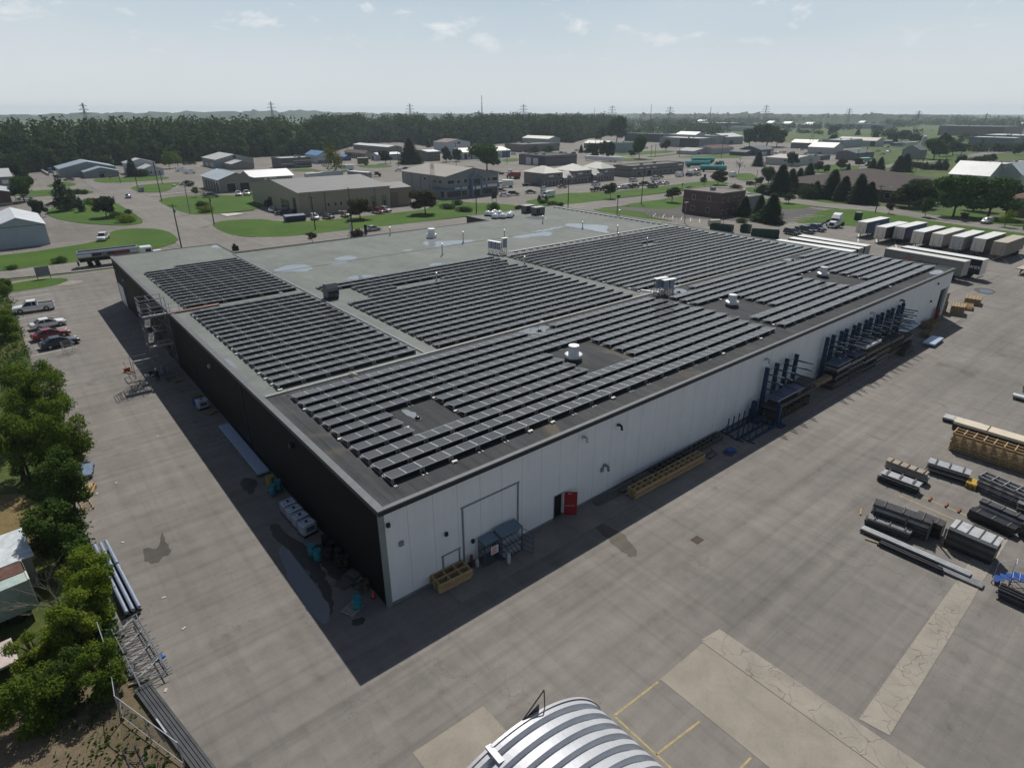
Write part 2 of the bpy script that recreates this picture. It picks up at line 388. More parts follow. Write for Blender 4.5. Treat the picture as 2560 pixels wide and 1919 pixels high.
def ragged(poly, amt=.16, n=2):
    for _ in range(n):
        o=[]
        for i in range(len(poly)):
            a,c=poly[i],poly[(i+1)%len(poly)]; dx,dy=c[0]-a[0],c[1]-a[1]; j=JIT.uniform(-amt,amt)
            o+=[a,(a[0]+dx*.5-dy*j,a[1]+dy*.5+dx*j)]
        poly=o
    return poly
def blob(name, v, pts, z, mat, n=2): return ground_sheet(name,ragged(smooth_poly([tuple(at(v,x,y)[:2]) for x,y in pts],min(n,1))),z,mat)
blob('asphalt_patch','m2',[(1650,1480),(1720,1470),(1800,1480),(1850,1380),(1830,1280),(1900,1390),(1965,1490),(1940,1560),(1870,1580),(1830,1640),(1740,1658),(1660,1620)],.006,PATCH,0)
blob('asphalt_patch','m5',[(1220,420),(1420,470),(1720,690),(1700,790),(1560,700),(1400,560)],.006,asphalt('stained_asphalt',(.118,.104,.09),.2,.3))
WATER,ntw,bsw=new_mat('puddle_water'); bsw.inputs['Base Color'].default_value=(.05,.072,.105,1); bsw.inputs['Roughness'].default_value=.04; bsw.inputs['Specular IOR Level'].default_value=.6  # blue of the reflected sky is put into the base colour
DAMP=mk('damp_asphalt',(.035,.032,.03),.35,0,.3,1.2)
blob('puddle','m4',[(650,875),(700,890),(800,1000),(900,1130),(1060,1330),(1110,1540),(1050,1600),(960,1530),(860,1390),(780,1280),(740,1220),(700,1080),(650,1010)],.008,WATER,1)
blob('damp_patch','m4',[(550,690),(640,680),(670,740),(740,790),(900,880),(1040,1060),(1110,1280),(1130,1400),(1100,1560),(1060,1330),(900,1130),(700,890),(640,850),(560,740)],.005,DAMP,1)
blob('damp_patch','m4',[(930,880),(1080,850),(1250,960),(1330,1080),(1380,1180),(1200,1240),(1100,1150),(1000,1040)],.0065,DAMP,1)
blob('damp_patch','m4',[(290,290),(360,262),(440,290),(440,360),(380,430),(310,370)],.006,DAMP,2)
blob('damp_patch','m4',[(1300,1540),(1420,1520),(1400,1590),(1290,1600)],.006,DAMP,2)
blob('puddle','w8',[(1700,815),(1760,805),(1850,825),(1880,850),(1800,855),(1720,840)],.008,WATER,2)
blob('damp_patch','w8',[(1650,800),(1760,790),(1900,825),(1890,865),(1790,870),(1690,845)],.005,PATCH,2)
# painted lines
YEL=mk('worn_yellow_paint',(.34,.28,.15),.8,0,.35,3); WHT=mk('worn_white_paint',(.5,.49,.46),.8,0,.2,3); RED_L=mk('faded_line_paint',(.30,.24,.20),.8,0,.3,2)
def line(name, P, Q, w, mat, z=.01):
    P,Q=Vector(P[:2]),Vector(Q[:2]); d=(Q-P).normalized(); n=Vector((-d.y,d.x))*w/2
    return ground_sheet(name,[P-n,Q-n,Q+n,P+n],z,mat)
for P,Q in (((5.69,-15.3),(5.69,-30)),((5.69,-15.3),(9.4,-15.45)),((5.69,-18.24),(9.1,-18.55)),((5.69,-21.4),(9.4,-21.5)),((41.3,-16.7),(41.0,-23.4)),((42.7,-18),(42.4,-23.2)),((36.3,-21.2),(35.9,-24.0))):
    line('bay_line',P,Q,.12,YEL,.008)
for y in (113.5,109.8,106,102.3,98.5,94.8,91,88.2,85.2,82.2,79.2,76.3,73.3):
    line('parking_line',(-15.0,y),(-9.4,y+.3),.12,WHT,.008)
for i in range(10):
    line('parking_line',(171-i*.15,42-i*4.62+.3),(157.5,36.4-i*4.62+.3),.3,WHT,.01)
# dark car park of the brick office, with stall lines
ground_sheet('office_car_park',[(146,119),(163,116),(180,114),(182,108)]+vp('w5',(1400,1210))+[(172,82),(196,86),(206,92),(212,88),(204,60),(192,56),(176,60),(163,76),(150,98)],.03,A_DARK)
for i in range(7):
    P=at('w5',955+i*128,1340+i*16); Q=at('w5',990+i*122,1298+i*14); line('stall_line',P,Q,.22,WHT,.042)
for i in range(6):
    P=at('w6',560+i*80,1420-i*22); Q=at('w6',760+i*90,1438-i*22); line('stall_line',P,Q,.25,WHT,.042)
for i in range(3): line('stall_line',at('w6',560,1270+i*16),at('w6',650,1250+i*12),.25,WHT,.042)
line('crossing_line',at('w2',250,715),at('w2',900,655),.9,WHT,.03)

# ------------------------------------------------------------------ sun, sky, haze, camera
SUN_DIR=Vector((.5387,.5553,1)).normalized()
EL=math.asin(SUN_DIR.z); AZ=math.atan2(SUN_DIR.x,SUN_DIR.y)   # clockwise from +y
w=bpy.data.worlds.new('World'); SC.world=w; w.use_nodes=True; nt=w.node_tree
SKY_S=.05
bg=nt.nodes['Background']; sky=nt.nodes.new('ShaderNodeTexSky'); sky.sky_type='NISHITA'; sky.sun_disc=False
sky.sun_elevation=EL; sky.sun_rotation=AZ; sky.air_density=1.0; sky.dust_density=1.2; sky.ozone_density=1.2; sky.altitude=200
tc=nt.nodes.new('ShaderNodeTexCoord'); sep=nt.nodes.new('ShaderNodeSeparateXYZ'); nt.links.new(tc.outputs['Generated'],sep.inputs[0])
# soft fair-weather clouds: noise on the sky direction, stretched towards the horizon
zz=math_(nt,'ADD',math_(nt,'MAXIMUM',sep.outputs['Z'],0.0),.34)
cx=nt.nodes.new('ShaderNodeCombineXYZ'); nt.links.new(math_(nt,'DIVIDE',sep.outputs['X'],zz),cx.inputs[0]); nt.links.new(math_(nt,'DIVIDE',sep.outputs['Y'],zz),cx.inputs[1])
n1=noise(nt,5.2,9,.60,cx.outputs[0],.25)
cl=ramp(nt,n1,[(.55,0.0),(.68,1.0)])
band=math_(nt,'MULTIPLY',ramp(nt,sep.outputs['Z'],[(.05,0.0),(.11,1.0)]),.75)
n2=noise(nt,.7,5,.55,cx.outputs[0],.2); veil=math_(nt,'MULTIPLY',ramp(nt,n2,[(.35,0.0),(.75,1.0)]),.30)
cf=math_(nt,'MULTIPLY',math_(nt,'MAXIMUM',math_(nt,'MULTIPLY',cl,band),veil),ramp(nt,sep.outputs['Z'],[(.15,1.0),(.30,.15)]))
# summer haze: the lowest degrees of the sky fade to pale grey
hz_f=ramp(nt,sep.outputs['Z'],[(0.0,1.0),(.05,.97),(.13,.86),(.22,.35),(.36,.05)])
hcol=ramp(nt,sep.outputs['Z'],[(0.0,(.70,.735,.75)),(.06,(.665,.725,.765)),(.14,(.54,.66,.755))])
hz_c=nt.nodes.new('ShaderNodeVectorMath'); hz_c.operation='SCALE'; hz_c.inputs['Scale'].default_value=1/SKY_S; nt.links.new(hcol,hz_c.inputs[0])
base=mixc(nt,hz_f,sky.outputs['Color'],hz_c.outputs[0])
skyc=mixc(nt,cf,base,(.86/SKY_S,.88/SKY_S,.89/SKY_S))
nt.links.new(skyc,bg.inputs['Color']); bg.inputs['Strength'].default_value=SKY_S
sun=bpy.data.lights.new('sun','SUN'); sun.energy=4.6; sun.angle=rad(.53); sun.color=(1,.95,.87)
so=bpy.data.objects.new('sun',sun); COL.objects.link(so); so.rotation_euler=SUN_DIR.to_track_quat('Z','Y').to_euler(); so.location=(60,60,120)
hz=MB().box(-4200,-600,-1.2,5200,6200,62).build('haze',[],fix=True); hz.data.materials.clear()
hm=bpy.data.materials.new('haze'); hm.use_nodes=True; hn=hm.node_tree; hn.nodes.remove(hn.nodes['Principled BSDF'])
pv=hn.nodes.new('ShaderNodeVolumePrincipled'); pv.inputs['Color'].default_value=(.74,.88,1,1); pv.inputs['Density'].default_value=.00013; pv.inputs['Anisotropy'].default_value=.3
hn.links.new(pv.outputs[0],hn.nodes['Material Output'].inputs['Volume']); hz.data.materials.append(hm); tag(hz,kind='stuff')
cam=bpy.data.cameras.new('camera'); co_=bpy.data.objects.new('camera',cam); COL.objects.link(co_); SC.camera=co_
cam.sensor_width=36; cam.lens=FPX/2560*36; cam.clip_end=20000; cam.clip_start=.5
c_,s_=math.cos(ROLL),math.sin(ROLL); R2=RT*c_+UP*s_; U2=UP*c_-RT*s_
Mc=Matrix((R2,U2,-FW)).transposed().to_4x4(); Mc.translation=CAM; co_.matrix_world=Mc
SC.view_settings.view_transform='Standard'; SC.view_settings.look='None'; SC.view_settings.exposure=-0.04; SC.view_settings.gamma=1
SC.cycles.use_adaptive_sampling=True; SC.cycles.max_bounces=6; SC.cycles.transparent_max_bounces=12; SC.cycles.volume_bounces=0
SC.cycles.use_denoising=True
# ================================================================== warehouse and its roof
H=7.9; W,L=103.0,85.3
WHITE_W=ribbed('white_wall_panel',(.66,.675,.70),0,'x',.5,0,.05,joint=1.98,jw=.035,jdark=.62)
BLACK_W=ribbed('black_wall_sheet',(.008,.008,.009),.2,'y',.6,0,.2,.03,spec=.08)
COPE=mk('grey_coping_metal',(.125,.135,.145),.6,.15,.15,1.5)
COPE_D=mk('dark_fascia',(.016,.018,.024),.4,0,.2,2)
GREYTRIM=mk('grey_steel_trim',(.19,.21,.23),.5,.2,.15,3)
def roof_mat():
    m,nt,bs=new_mat('roof_membrane'); g=geo_pos(nt); sp=nt.nodes.new('ShaderNodeSeparateXYZ'); nt.links.new(g,sp.inputs[0])
    f=noise(nt,.12,6,.65,g,.5); grey=ramp(nt,f,[(.3,(.15,.168,.162)),(.55,(.185,.202,.193)),(.75,(.21,.224,.212))])
    t=math_(nt,'FRACT',math_(nt,'DIVIDE',sp.outputs['Y'],1.9)); grey=mixc(nt,math_(nt,'MULTIPLY',math_(nt,'LESS_THAN',t,.03),.4),grey,(.11,.12,.12))
    t2=math_(nt,'FRACT',math_(nt,'DIVIDE',math_(nt,'ADD',sp.outputs['X'],sp.outputs['Y']),9.1)); grey=mixc(nt,math_(nt,'MULTIPLY',math_(nt,'LESS_THAN',t2,.006),.3),grey,(.11,.12,.12))
    st=noise(nt,1,5,.65,geo_pos(nt,(.9,.12,.3))); grey=mixc(nt,.4,grey,ramp(nt,st,[(.3,.8),(.65,1.06)]),'MULTIPLY')
    f2=noise(nt,.16,6,.65,g,.7); dark=ramp(nt,f2,[(.3,(.044,.047,.051)),(.6,(.062,.065,.069)),(.78,(.088,.088,.086))])
    st2=noise(nt,1,5,.7,geo_pos(nt,(1.6,.14,.3))); dark=mixc(nt,.8,dark,ramp(nt,st2,[(.3,.62),(.7,1.3)]),'MULTIPLY')
    t3=math_(nt,'FRACT',math_(nt,'DIVIDE',sp.outputs['X'],1.05)); dark=mixc(nt,math_(nt,'MULTIPLY',math_(nt,'LESS_THAN',t3,.05),.55),dark,(.016,.016,.018))
    # silt left by dried ponds
    si=noise(nt,.10,5,.6,g,1.0); dark=mixc(nt,math_(nt,'MULTIPLY',ramp(nt,si,[(.60,0.0),(.72,1.0)]),.5),dark,(.15,.125,.09))
    fx=math_(nt,'ADD',sp.outputs['Y'],math_(nt,'MULTIPLY',noise(nt,.8,3,.5,g),.12))
    c=mixc(nt,math_(nt,'LESS_THAN',fx,21.6),grey,dark)
    tr=noise(nt,.35,6,.7,g,1.2); c=mixc(nt,.55,c,ramp(nt,tr,[(.3,.74),(.6,1.05)]),'MULTIPLY')
    fine=noise(nt,20,3,.8,g); c=mixc(nt,.5,c,ramp(nt,fine,[(.25,.75),(.75,1.15)]),'MULTIPLY')
    nt.links.new(c,bs.inputs['Base Color']); bs.inputs['Roughness'].default_value=.8; bs.inputs['Specular IOR Level'].default_value=.12
    bump(nt,bs,fine,.15,.01); return m
ROOF=roof_mat()
wh=thing('warehouse','huge flat roofed warehouse with one black wall, one white wall and solar panels','warehouse')
# walls (0.25 thick) with openings cut as separate panels
DOORS=[(15.38,17.35,.06,2.35),(52.2,53.3,.06,2.3)]; BIG=(99.2,102.0,.06,5.1)
b=MB()
def wall_strip(b, x0,x1,z0,z1): b.box(x0,0,z0,x1,.25,z1)
cuts=[(15.38,16.40,2.32),(99.2,102.0,5.0)]
x=0.32
for (a,c,h) in cuts:
    wall_strip(b,x,a,.28,H-.42); wall_strip(b,a,c,h,H-.42); x=c
wall_strip(b,x,W,.28,H-.42)
b.build('white_wall',WHITE_W,wh)
b=MB(); b.box(-.02,-.03,0,.32,.25,H-.42); b.build('corner_trim',mk('corner_trim_metal',(.21,.24,.24),.5,.2,.1,1),wh)
b=MB(); xx=.32
for (a,c,h) in cuts: b.box(xx,-.02,0,a,.25,.28); xx=c
b.box(xx,-.02,0,W,.25,.28); b.build('plinth',mk('wall_plinth',(.17,.18,.19),.7,0,.2,1),wh)
b=MB(); b.box(0,.25,0,.25,96.4,H-.42); b.build('black_wall',BLACK_W,wh)
for y in (27.2,45.5,73,88.5): MB().box(-.05,y,.05,0,y+.14,H-.45).build('downpipe',mk('black_downpipe',(.007,.007,.008),.4),wh)
b=MB(); b.box(-.04,20,0,-.0,96,.22); b.build('base_flashing',COPE,wh)
b=MB(); b.box(.25,96.15,0,17.6,96.4,H-.42); b.box(17.35,85.3,0,17.6,96.4,H-.42); b.box(17.6,85.05,0,74.2,85.3,H-.42); b.box(74.2,85.3,0,74.45,94,H-.42); b.box(74.45,93.8,0,W,94,H-.42); b.box(W-.25,.25,0,W,93.8,H-.42)
b.build('rear_wall',mk('rear_wall_sheet',(.03,.03,.033),.5),wh)
out=[(.25,.25),(W-.25,.25),(W-.25,93.75),(74.45,93.75),(74.45,85.05),(17.35,85.05),(17.35,96.15),(.25,96.15)]
b=MB(); b.prism(out,H-.62,H-.05); b.build('roof',ROOF,wh)
# parapet: dark fascia with pale cap
b=MB()
segs=[((-.06,-.06),(W+.06,-.06),'x'),((W+.06,-.06),(W+.06,94.06),'y'),((74.2,94.06),(W+.06,94.06),'x'),((74.2,85.3),(74.2,94.06),'y'),((17.6,85.36),(74.2,85.36),'x'),((17.66,85.3),(17.66,96.46),'y'),((-.06,96.46),(17.66,96.46),'x'),((-.06,-.06),(-.06,96.46),'y')]
b.box(-.06,-.06,H-.42,W+.06,.22,H-.07); b.box(-.06,.22,H-.42,.20,96.46,H-.07); b.box(W-.22,.22,H-.42,W+.06,94.06,H-.07)
b.box(74.15,93.8,H-.42,W-.22,94.06,H-.07); b.box(74.15,85.36,H-.42,74.4,93.8,H-.07); b.box(17.66,85.05,H-.42,74.15,85.36,H-.07); b.box(17.4,85.36,H-.42,17.66,96.46,H-.07); b.box(.20,96.2,H-.42,17.4,96.46,H-.07)
b.build('fascia',COPE_D,wh)
b=MB(); c0=H-.07; c1=H+.03
b.box(-.1,-.1,c0,W+.1,.24,c1); b.build('coping',COPE,wh)
b=MB(); b.box(-.1,.24,c0,.42,96.5,c1); b.build('coping',COPE,wh)
b=MB(); b.box(W-.3,.24,c0,W+.1,94.1,c1); b.box(74.1,93.75,c0,W-.3,94.1,c1); b.box(74.1,85.4,c0,74.4,93.75,c1); b.box(17.7,85.1,c0,74.1,85.4,c1); b.box(17.35,85.4,c0,17.7,96.5,c1); b.box(.42,96.15,c0,17.35,96.5,c1)
b.build('coping',mk('dark_coping',(.06,.065,.075),.45,.2,.2,1),wh)
# raised joints across the roof
b=MB(); b.box(17.0,21.55,H-.05,17.32,85.0,H+.06); b.build('expansion_joint',mk('joint_flashing',(.15,.165,.17),.5,0,.2,2),wh)
b=MB(); b.box(.45,21.35,H-.05,102.6,21.75,H+.07); b.build('expansion_joint',mk('pale_flashing',(.22,.235,.23),.5,0,.2,2),wh)
b=MB(); b.box(17.35,66.85,H-.05,83,66.93,H-.02); b.box(82.93,55.6,H-.05,83.01,66.85,H-.02); b.build('roof_seam',mk('roof_seam_tar',(.045,.05,.052),.6),wh)
b=MB(); b.box(55.6,54.95,H-.05,101.2,55.25,H+.1); b.box(101.0,55.25,H-.05,101.3,92,H+.1); b.build('kerb_flashing',mk('white_flashing',(.5,.5,.5),.5,0,.1,1),wh)
# openings of the white wall
MB().box(15.38,.26,.05,16.40,.3,2.32).build('dark_opening',mk('dark_interior',(.008,.008,.012),.6),wh); MB().box(99.2,.26,.02,102.0,.3,5.0).build('dark_opening',MATS['dark_interior'],wh)
RED=mk('red_door_paint',(.25,.012,.018),.45,0,.12,2); STEEL=mk('bare_steel',(.45,.46,.48),.4,.6,.15,4)
d=MB().obox((16.47+.55*math.cos(rad(-38)),-.02+.55*math.sin(rad(-38)),1.2),(1.08,.05,2.24),rad(-38)).build('red_door',RED,wh)
MB().obox((16.47+.5*math.cos(rad(-38))-.05,-.09+.5*math.sin(rad(-38)),1.05),(.8,.06,.05),rad(-38)).build('push_bar',STEEL,d)
MB().obox((16.47+.45*math.cos(rad(-38))-.04,-.08+.45*math.sin(rad(-38)),2.2),(.3,.05,.07),rad(-38)).build('door_closer',STEEL,d)
b=MB()
b.box(15.3,-.02,.05,15.38,-.001,2.4); b.box(15.38,-.02,2.32,16.48,-.001,2.4); b.build('door_frame',GREYTRIM,wh)
d=MB().box(52.3,-.06,.1,53.5,-.005,2.3).build('red_door',RED,wh)
d=MB().obox((98.6,-.5,1.2),(1.2,.06,2.2),rad(38)).build('red_door',RED,wh); MB().obox((98.63,-.57,1.1),(.9,.06,.06),rad(38)).build('push_bar',STEEL,d)
b=MB(); b.box(100.9,.1,.05,101.05,.2,5.0); b.build('door_track',GREYTRIM,wh)
b=MB(); b.box(102.0,-.05,.02,102.5,-.002,5.2); b.build('door_frame',mk('pale_frame',(.45,.47,.48),.5),wh)
# outlines of blocked-up doors
def outline(x0,x1,h,t):
    b=MB(); b.box(x0,-.04,.3,x0+t,-.002,h); b.box(x1-t,-.04,.3,x1,-.002,h); b.box(x0-.06,-.045,h,x1+.06,-.002,h+t*.8); b.build('blocked_doorway',GREYTRIM,wh)
outline(6.25,11.55,5.25,.16); outline(4.45,6.0,1.95,.13)
# wall fittings
BLK=mk('black_fitting',(.012,.012,.014),.4); GALV=mk('galvanised_steel',(.42,.44,.46),.42,.55,.18,5)
def wall_spot(name,v,x,y,mat,s=(.25,.2,.3),down=0.0):
    px,py=src(v,x,y); best=None
    d_=FW+RT*((px-1280)/FPX)-UP*((py-960)/FPX); t=-CAM.y/d_.y; P=CAM+d_*t
    b=MB(); b.box(P.x-s[0]/2,-s[1],P.z-s[2]/2,P.x+s[0]/2,-.002,P.z+s[2]/2)
    return b.build(name,mat,wh,bevel=.03)
for v,x,y in (('m5',203,580),('m5',413,635),('m4',1618,690),('s5',1885,855),('s5',1967,660)): wall_spot('wall_lamp',v,x,y,BLK)
for v,x,y in (('m4',1740,857),('m5',1435,75)): wall_spot('wall_box',v,x,y,GREYTRIM,(.35,.12,.4))
def goose(v,x,y,mat):
    px,py=src(v,x,y); d_=FW+RT*((px-1280)/FPX)-UP*((py-960)/FPX); t=-CAM.y/d_.y; P=CAM+d_*t
    MB().tube([(P.x,-.02,P.z+.1),(P.x+.02,-.25,P.z+.22),(P.x+.05,-.5,P.z+.15),(P.x+.06,-.55,P.z-.2)],.13,10).build('vent_pipe',mat,wh,smooth=True)
for v,x,y,m_ in (('m6',510,570,GALV),('m6',1345,205,GALV),('m6',1580,105,BLK),('m5',1450,50,GREYTRIM)): goose(v,x,y,m_)
def goose2(px,py,mat):
    d_=FW+RT*((px-1280)/FPX)-UP*((py-960)/FPX); t=-CAM.y/d_.y; P=CAM+d_*t
    MB().tube([(P.x,-.02,P.z+.1),(P.x+.02,-.25,P.z+.2),(P.x+.05,-.45,P.z+.12),(P.x+.06,-.5,P.z-.2)],.12,10).build('vent_pipe',mat,wh,smooth=True)
goose2(1456,1095,GALV); goose2(1543,1065,BLK)
# pale roller door and lamps on the black wall
MB().box(-.05,90.6,.1,-.002,95.2,3.6).build('white_door',mk('door_white',(.62,.63,.68),.4),wh)
for y,z in ((37.5,6),(63.2,5.6),(86,5.8),(93,6.0)): MB().obox((-.18,y,z),(.3,.25,.35),.3).build('wall_lamp',GALV,wh)
MB().obox((-.2,14.4,6.4),(.35,.3,.4),.2).build('wall_lamp',BLK,wh)
# water standing on the roof
RW,nr,br=new_mat('roof_puddle'); br.inputs['Base Color'].default_value=(.22,.245,.265,1); br.inputs['Roughness'].default_value=.06; br.inputs['Specular IOR Level'].default_value=1.0  # pale base mixes roof grey with painted-in sky reflection
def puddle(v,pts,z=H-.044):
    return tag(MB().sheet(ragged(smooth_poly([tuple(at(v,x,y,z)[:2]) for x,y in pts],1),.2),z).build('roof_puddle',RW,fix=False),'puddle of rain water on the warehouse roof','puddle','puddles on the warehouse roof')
puds=[('thin puddle beside the left roof seam, nearest the solar panels','v2',[(140,1575),(230,1540),(330,1525),(480,1535),(490,1560),(440,1590),(300,1585),(200,1595)]),
('pale oval puddle on the grey roof, left of the middle','v2',[(660,1475),(760,1450),(860,1455),(880,1470),(800,1490),(700,1490)]),
('small puddle just below the oval puddle, along the seam','v2',[(600,1525),(700,1500),(800,1495),(790,1510),(700,1525)]),
('wide blue puddle by the roof seam with a drain in it','v2',[(1440,1325),(1560,1325),(1700,1320),(1920,1312),(1800,1340),(1640,1365),(1490,1380)]),
('short puddle left of the wide blue puddle','v2',[(1255,1405),(1320,1392),(1365,1398),(1300,1412)]),
('puddle at the back edge of the middle solar block','v2',[(1480,1540),(1520,1515),(1620,1510),(1650,1520),(1560,1540)]),
('puddle at the left end of the middle solar block','v2',[(780,1640),(860,1620),(1000,1612),(1040,1625),(900,1655),(790,1658)]),
('biggest blue puddle beside the raised corner of the roof seam','v3',[(440,1185),(500,1168),(640,1180),(800,1185),(840,1200),(810,1225),(845,1255),(780,1250),(640,1220),(520,1205)]),
('long narrow puddle running left from the biggest one','v3',[(0,1282),(100,1265),(320,1235),(340,1280),(240,1278),(100,1297),(20,1297)]),
('thin puddle between the two biggest ones','v3',[(160,1250),(320,1215),(440,1195),(430,1205),(330,1230),(200,1255)]),
('puddle around the two rooftop air units','v3',[(100,1122),(180,1108),(290,1115),(300,1132),(230,1140),(150,1130)]),
('puddle in the right far corner of the white wall roof','s5',[(1880,520),(1960,505),(2040,520),(2000,550),(1930,560),(1870,550)]),
('puddle round the drain by the inverters','s6',[(1940,750),(1980,725),(2060,735),(2080,765),(2030,785),(1960,782)]),
('puddle in the gap of the back row at the middle','s3',[(1040,630),(1150,590),(1330,550),(1400,570),(1330,620),(1250,640),(1130,640)]),
('puddle in the gap of the back row at the right','s5',[(240,395),(290,378),(360,385),(400,400),(330,415)]),
('dark puddle round the nearest roof drain','s2',[(1330,900),(1390,895),(1470,930),(1500,965),(1480,985),(1420,965),(1360,935)]),
('faint puddle along the far left roof edge','w2',[(1150,1495),(1220,1440),(1290,1450),(1340,1490),(1300,1495)]),
('wet streak at the near edge of the left wing','s1',[(960,1265),(1040,1290),(1100,1370),(1160,1400),(1060,1370),(990,1310)])]
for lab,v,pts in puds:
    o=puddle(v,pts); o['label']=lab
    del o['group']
# ------------------------------------------------------------------ solar arrays
def panel_mat():
    m,nt,bs=new_mat('solar_cells'); co=nt.nodes.new('ShaderNodeTexCoord').outputs['Object']; sp=nt.nodes.new('ShaderNodeSeparateXYZ'); nt.links.new(co,sp.inputs[0])
    g1=math_(nt,'LESS_THAN',math_(nt,'FRACT',math_(nt,'DIVIDE',sp.outputs['Y'],.156)),.09)
    g2=math_(nt,'LESS_THAN',math_(nt,'FRACT',math_(nt,'DIVIDE',sp.outputs['X'],.2)),.05)
    c=mixc(nt,math_(nt,'MULTIPLY',math_(nt,'MAXIMUM',g1,math_(nt,'MULTIPLY',g2,.4)),.8),(.040,.044,.050),(.15,.155,.16))
    oi=nt.nodes.new('ShaderNodeObjectInfo').outputs['Random']; f=noise(nt,.35,4,.6,geo_pos(nt))
    c=mixc(nt,math_(nt,'MULTIPLY',f,.3),c,(.10,.098,.092))
    nt.links.new(c,bs.inputs['Base Color']); bs.inputs['Roughness'].default_value=.22; bs.inputs['Specular IOR Level'].default_value=.55
    rr=math_(nt,'ADD',.16,math_(nt,'MULTIPLY',oi,.14)); nt.links.new(rr,bs.inputs['Roughness'])
    return m
CELL=panel_mat(); ALU=mk('aluminium_frame',(.50,.51,.52),.38,.7,.06,3); BACK=mk('panel_underside',(.012,.012,.014),.6); RAIL=mk('mount_rail',(.45,.46,.47),.42,.6,.1,3)  # underside near black: shade below the rows put into the colour
PW,PD,RISE,Z0=1.21,1.21,.165,.25; PITCH_=1.667
SL=math.atan2(RISE,PD); PL=math.hypot(RISE,PD)
def tilt(y,z):  # y from high edge (0) to low edge (PL), z normal to panel, in the row frame
    return (y*math.cos(SL)+z*math.sin(SL), Z0+RISE-y*math.sin(SL)+z*math.cos(SL))
def panel_shape(b,x0,x1,fr=.028):
    P=lambda x,y,z: (x,)+tilt(y,z)
    t=.035
    vs=[P(x0,0,0),P(x1,0,0),P(x1,PL,0),P(x0,PL,0),P(x0,0,t),P(x1,0,t),P(x1,PL,t),P(x0,PL,t),
        P(x0+fr,fr,t),P(x1-fr,fr,t),P(x1-fr,PL-fr,t),P(x0+fr,PL-fr,t)]
    b.add(vs,[(0,4,5,1),(1,5,6,2),(2,6,7,3),(3,7,4,0),(4,8,9,5),(5,9,10,6),(6,10,11,7),(7,11,8,4)],1)
    b.add(vs,[(8,11,10,9)],0); b.add(vs,[(0,1,2,3)],2)
b=MB(); panel_shape(b,.01,PW-.01); PANEL=b.build('solar_panel',[CELL,ALU,BACK],fix=True); PANEL_ME=PANEL.data; bpy.data.objects.remove(PANEL)
def mount_shape(b,n,dep=1):
    """racking under n panels: a U frame every second panel, rear wind plate, feet"""
    L_=n*PW; yh,zh=tilt(.04,-.03); yl,zl=tilt(PL-.04,-.03)
    for k in range(0,n+1,2):
        x=min(k*PW,L_); 
        for dx in (-.16,.16):
            xx=min(max(x+dx,.03),L_-.03)
            b.bar((xx,yh,.02),(xx,yh,zh),.045,.045,0); b.bar((xx,yh-.5,.03),(xx,yl+.1,.03),.035,.03,0); b.bar((xx,yl,.02),(xx,yl,zl),.03,.03,0)
            b.bar((xx,yh-.5,.03),(xx,yh-.5,.12),.03,.03,0)
        xa,xb=max(x-.16,.03),min(x+.16,L_-.03)
        for q in (.14,.25,.36): b.bar((xa,yh-.02,q),(xb,yh-.02,q),.03,.03,0)
    for k in range(2,n-1,2):
        ya,za=tilt(.0,.043); yb,zb=tilt(PL,.043); b.bar((k*PW,ya,za),(k*PW,yb,zb),.065,.02,0)
    b.bar((0,yh,zh),(L_,yh,zh),.03,.03,0); b.bar((0,yl,zl),(L_,yl,zl),.03,.03,0)
    y2,z2=tilt(.10,-.05)
    b.add([(0.03,y2,.05),(L_-.03,y2,.05),(L_-.03,y2,z2),(.03,y2,z2)],[(0,1,2,3)],1)
BALL=mk('ballast_block',(.62,.62,.60),.6,0,.15,4)
CACHE={}
ORD=['nearest','second','third','fourth','fifth','sixth','seventh','eighth','ninth','tenth','eleventh','twelfth','thirteenth','fourteenth','fifteenth','sixteenth','seventeenth','eighteenth','nineteenth','twentieth','last']
def row(x0,x1,yh,label,group,single,k):
    n=max(2,int(round((x1-x0)/PW))); x1=x0+n*PW
    t=thing('solar_panel_row',label,'solar panels',(x0,yh,H-.05),0,group)
    key=('m',n)
    if key not in CACHE:
        b=MB(); mount_shape(b,n); o=b.build('mounting_frame',[RAIL,BACK,ALU],t); CACHE[key]=o.data
    else: link('mounting_frame',CACHE[key],t)
    if single:
        for i in range(n):
            p=link('solar_panel',PANEL_ME,t); p.location=(i*PW,0,0)
    else:
        key=('p',n)
        if key not in CACHE:
            b=MB()
            for i in range(n): panel_shape(b,i*PW+.01,(i+1)*PW-.01)
            o=b.build('panel_strip',[CELL,ALU,BACK],t); CACHE[key]=o.data
        else: link('panel_strip',CACHE[key],t)
    r2=random.Random(k*7+int(x0)); bb=MB(); c=0
    for q in range(0,n+1,2):
        if r2.random()<.22: bb.obox((q*PW+r2.uniform(-.05,.1),-.30,.10),(.42,.2,.09),r2.uniform(-.05,.05)); c+=1
    if c: tag(bb.build('ballast',BALL,t),kind='stuff')
    return t
g1='solar panel rows on the dark front strip of the roof'; ng=[0]
def block(name,group,specs,single):
    for k,yh,segs in specs:
        for j,(a,c) in enumerate(segs):
            ng[0]+=1
            part='' if len(segs)==1 else [', left piece',', middle piece',', right piece'][j if len(segs)>2 else (0 if j==0 else 2)]
            row(a,c,yh,'%s row of solar panels %s%s'%(ORD[k],name,part),group,single,ng[0])
fl=[];fr=[]
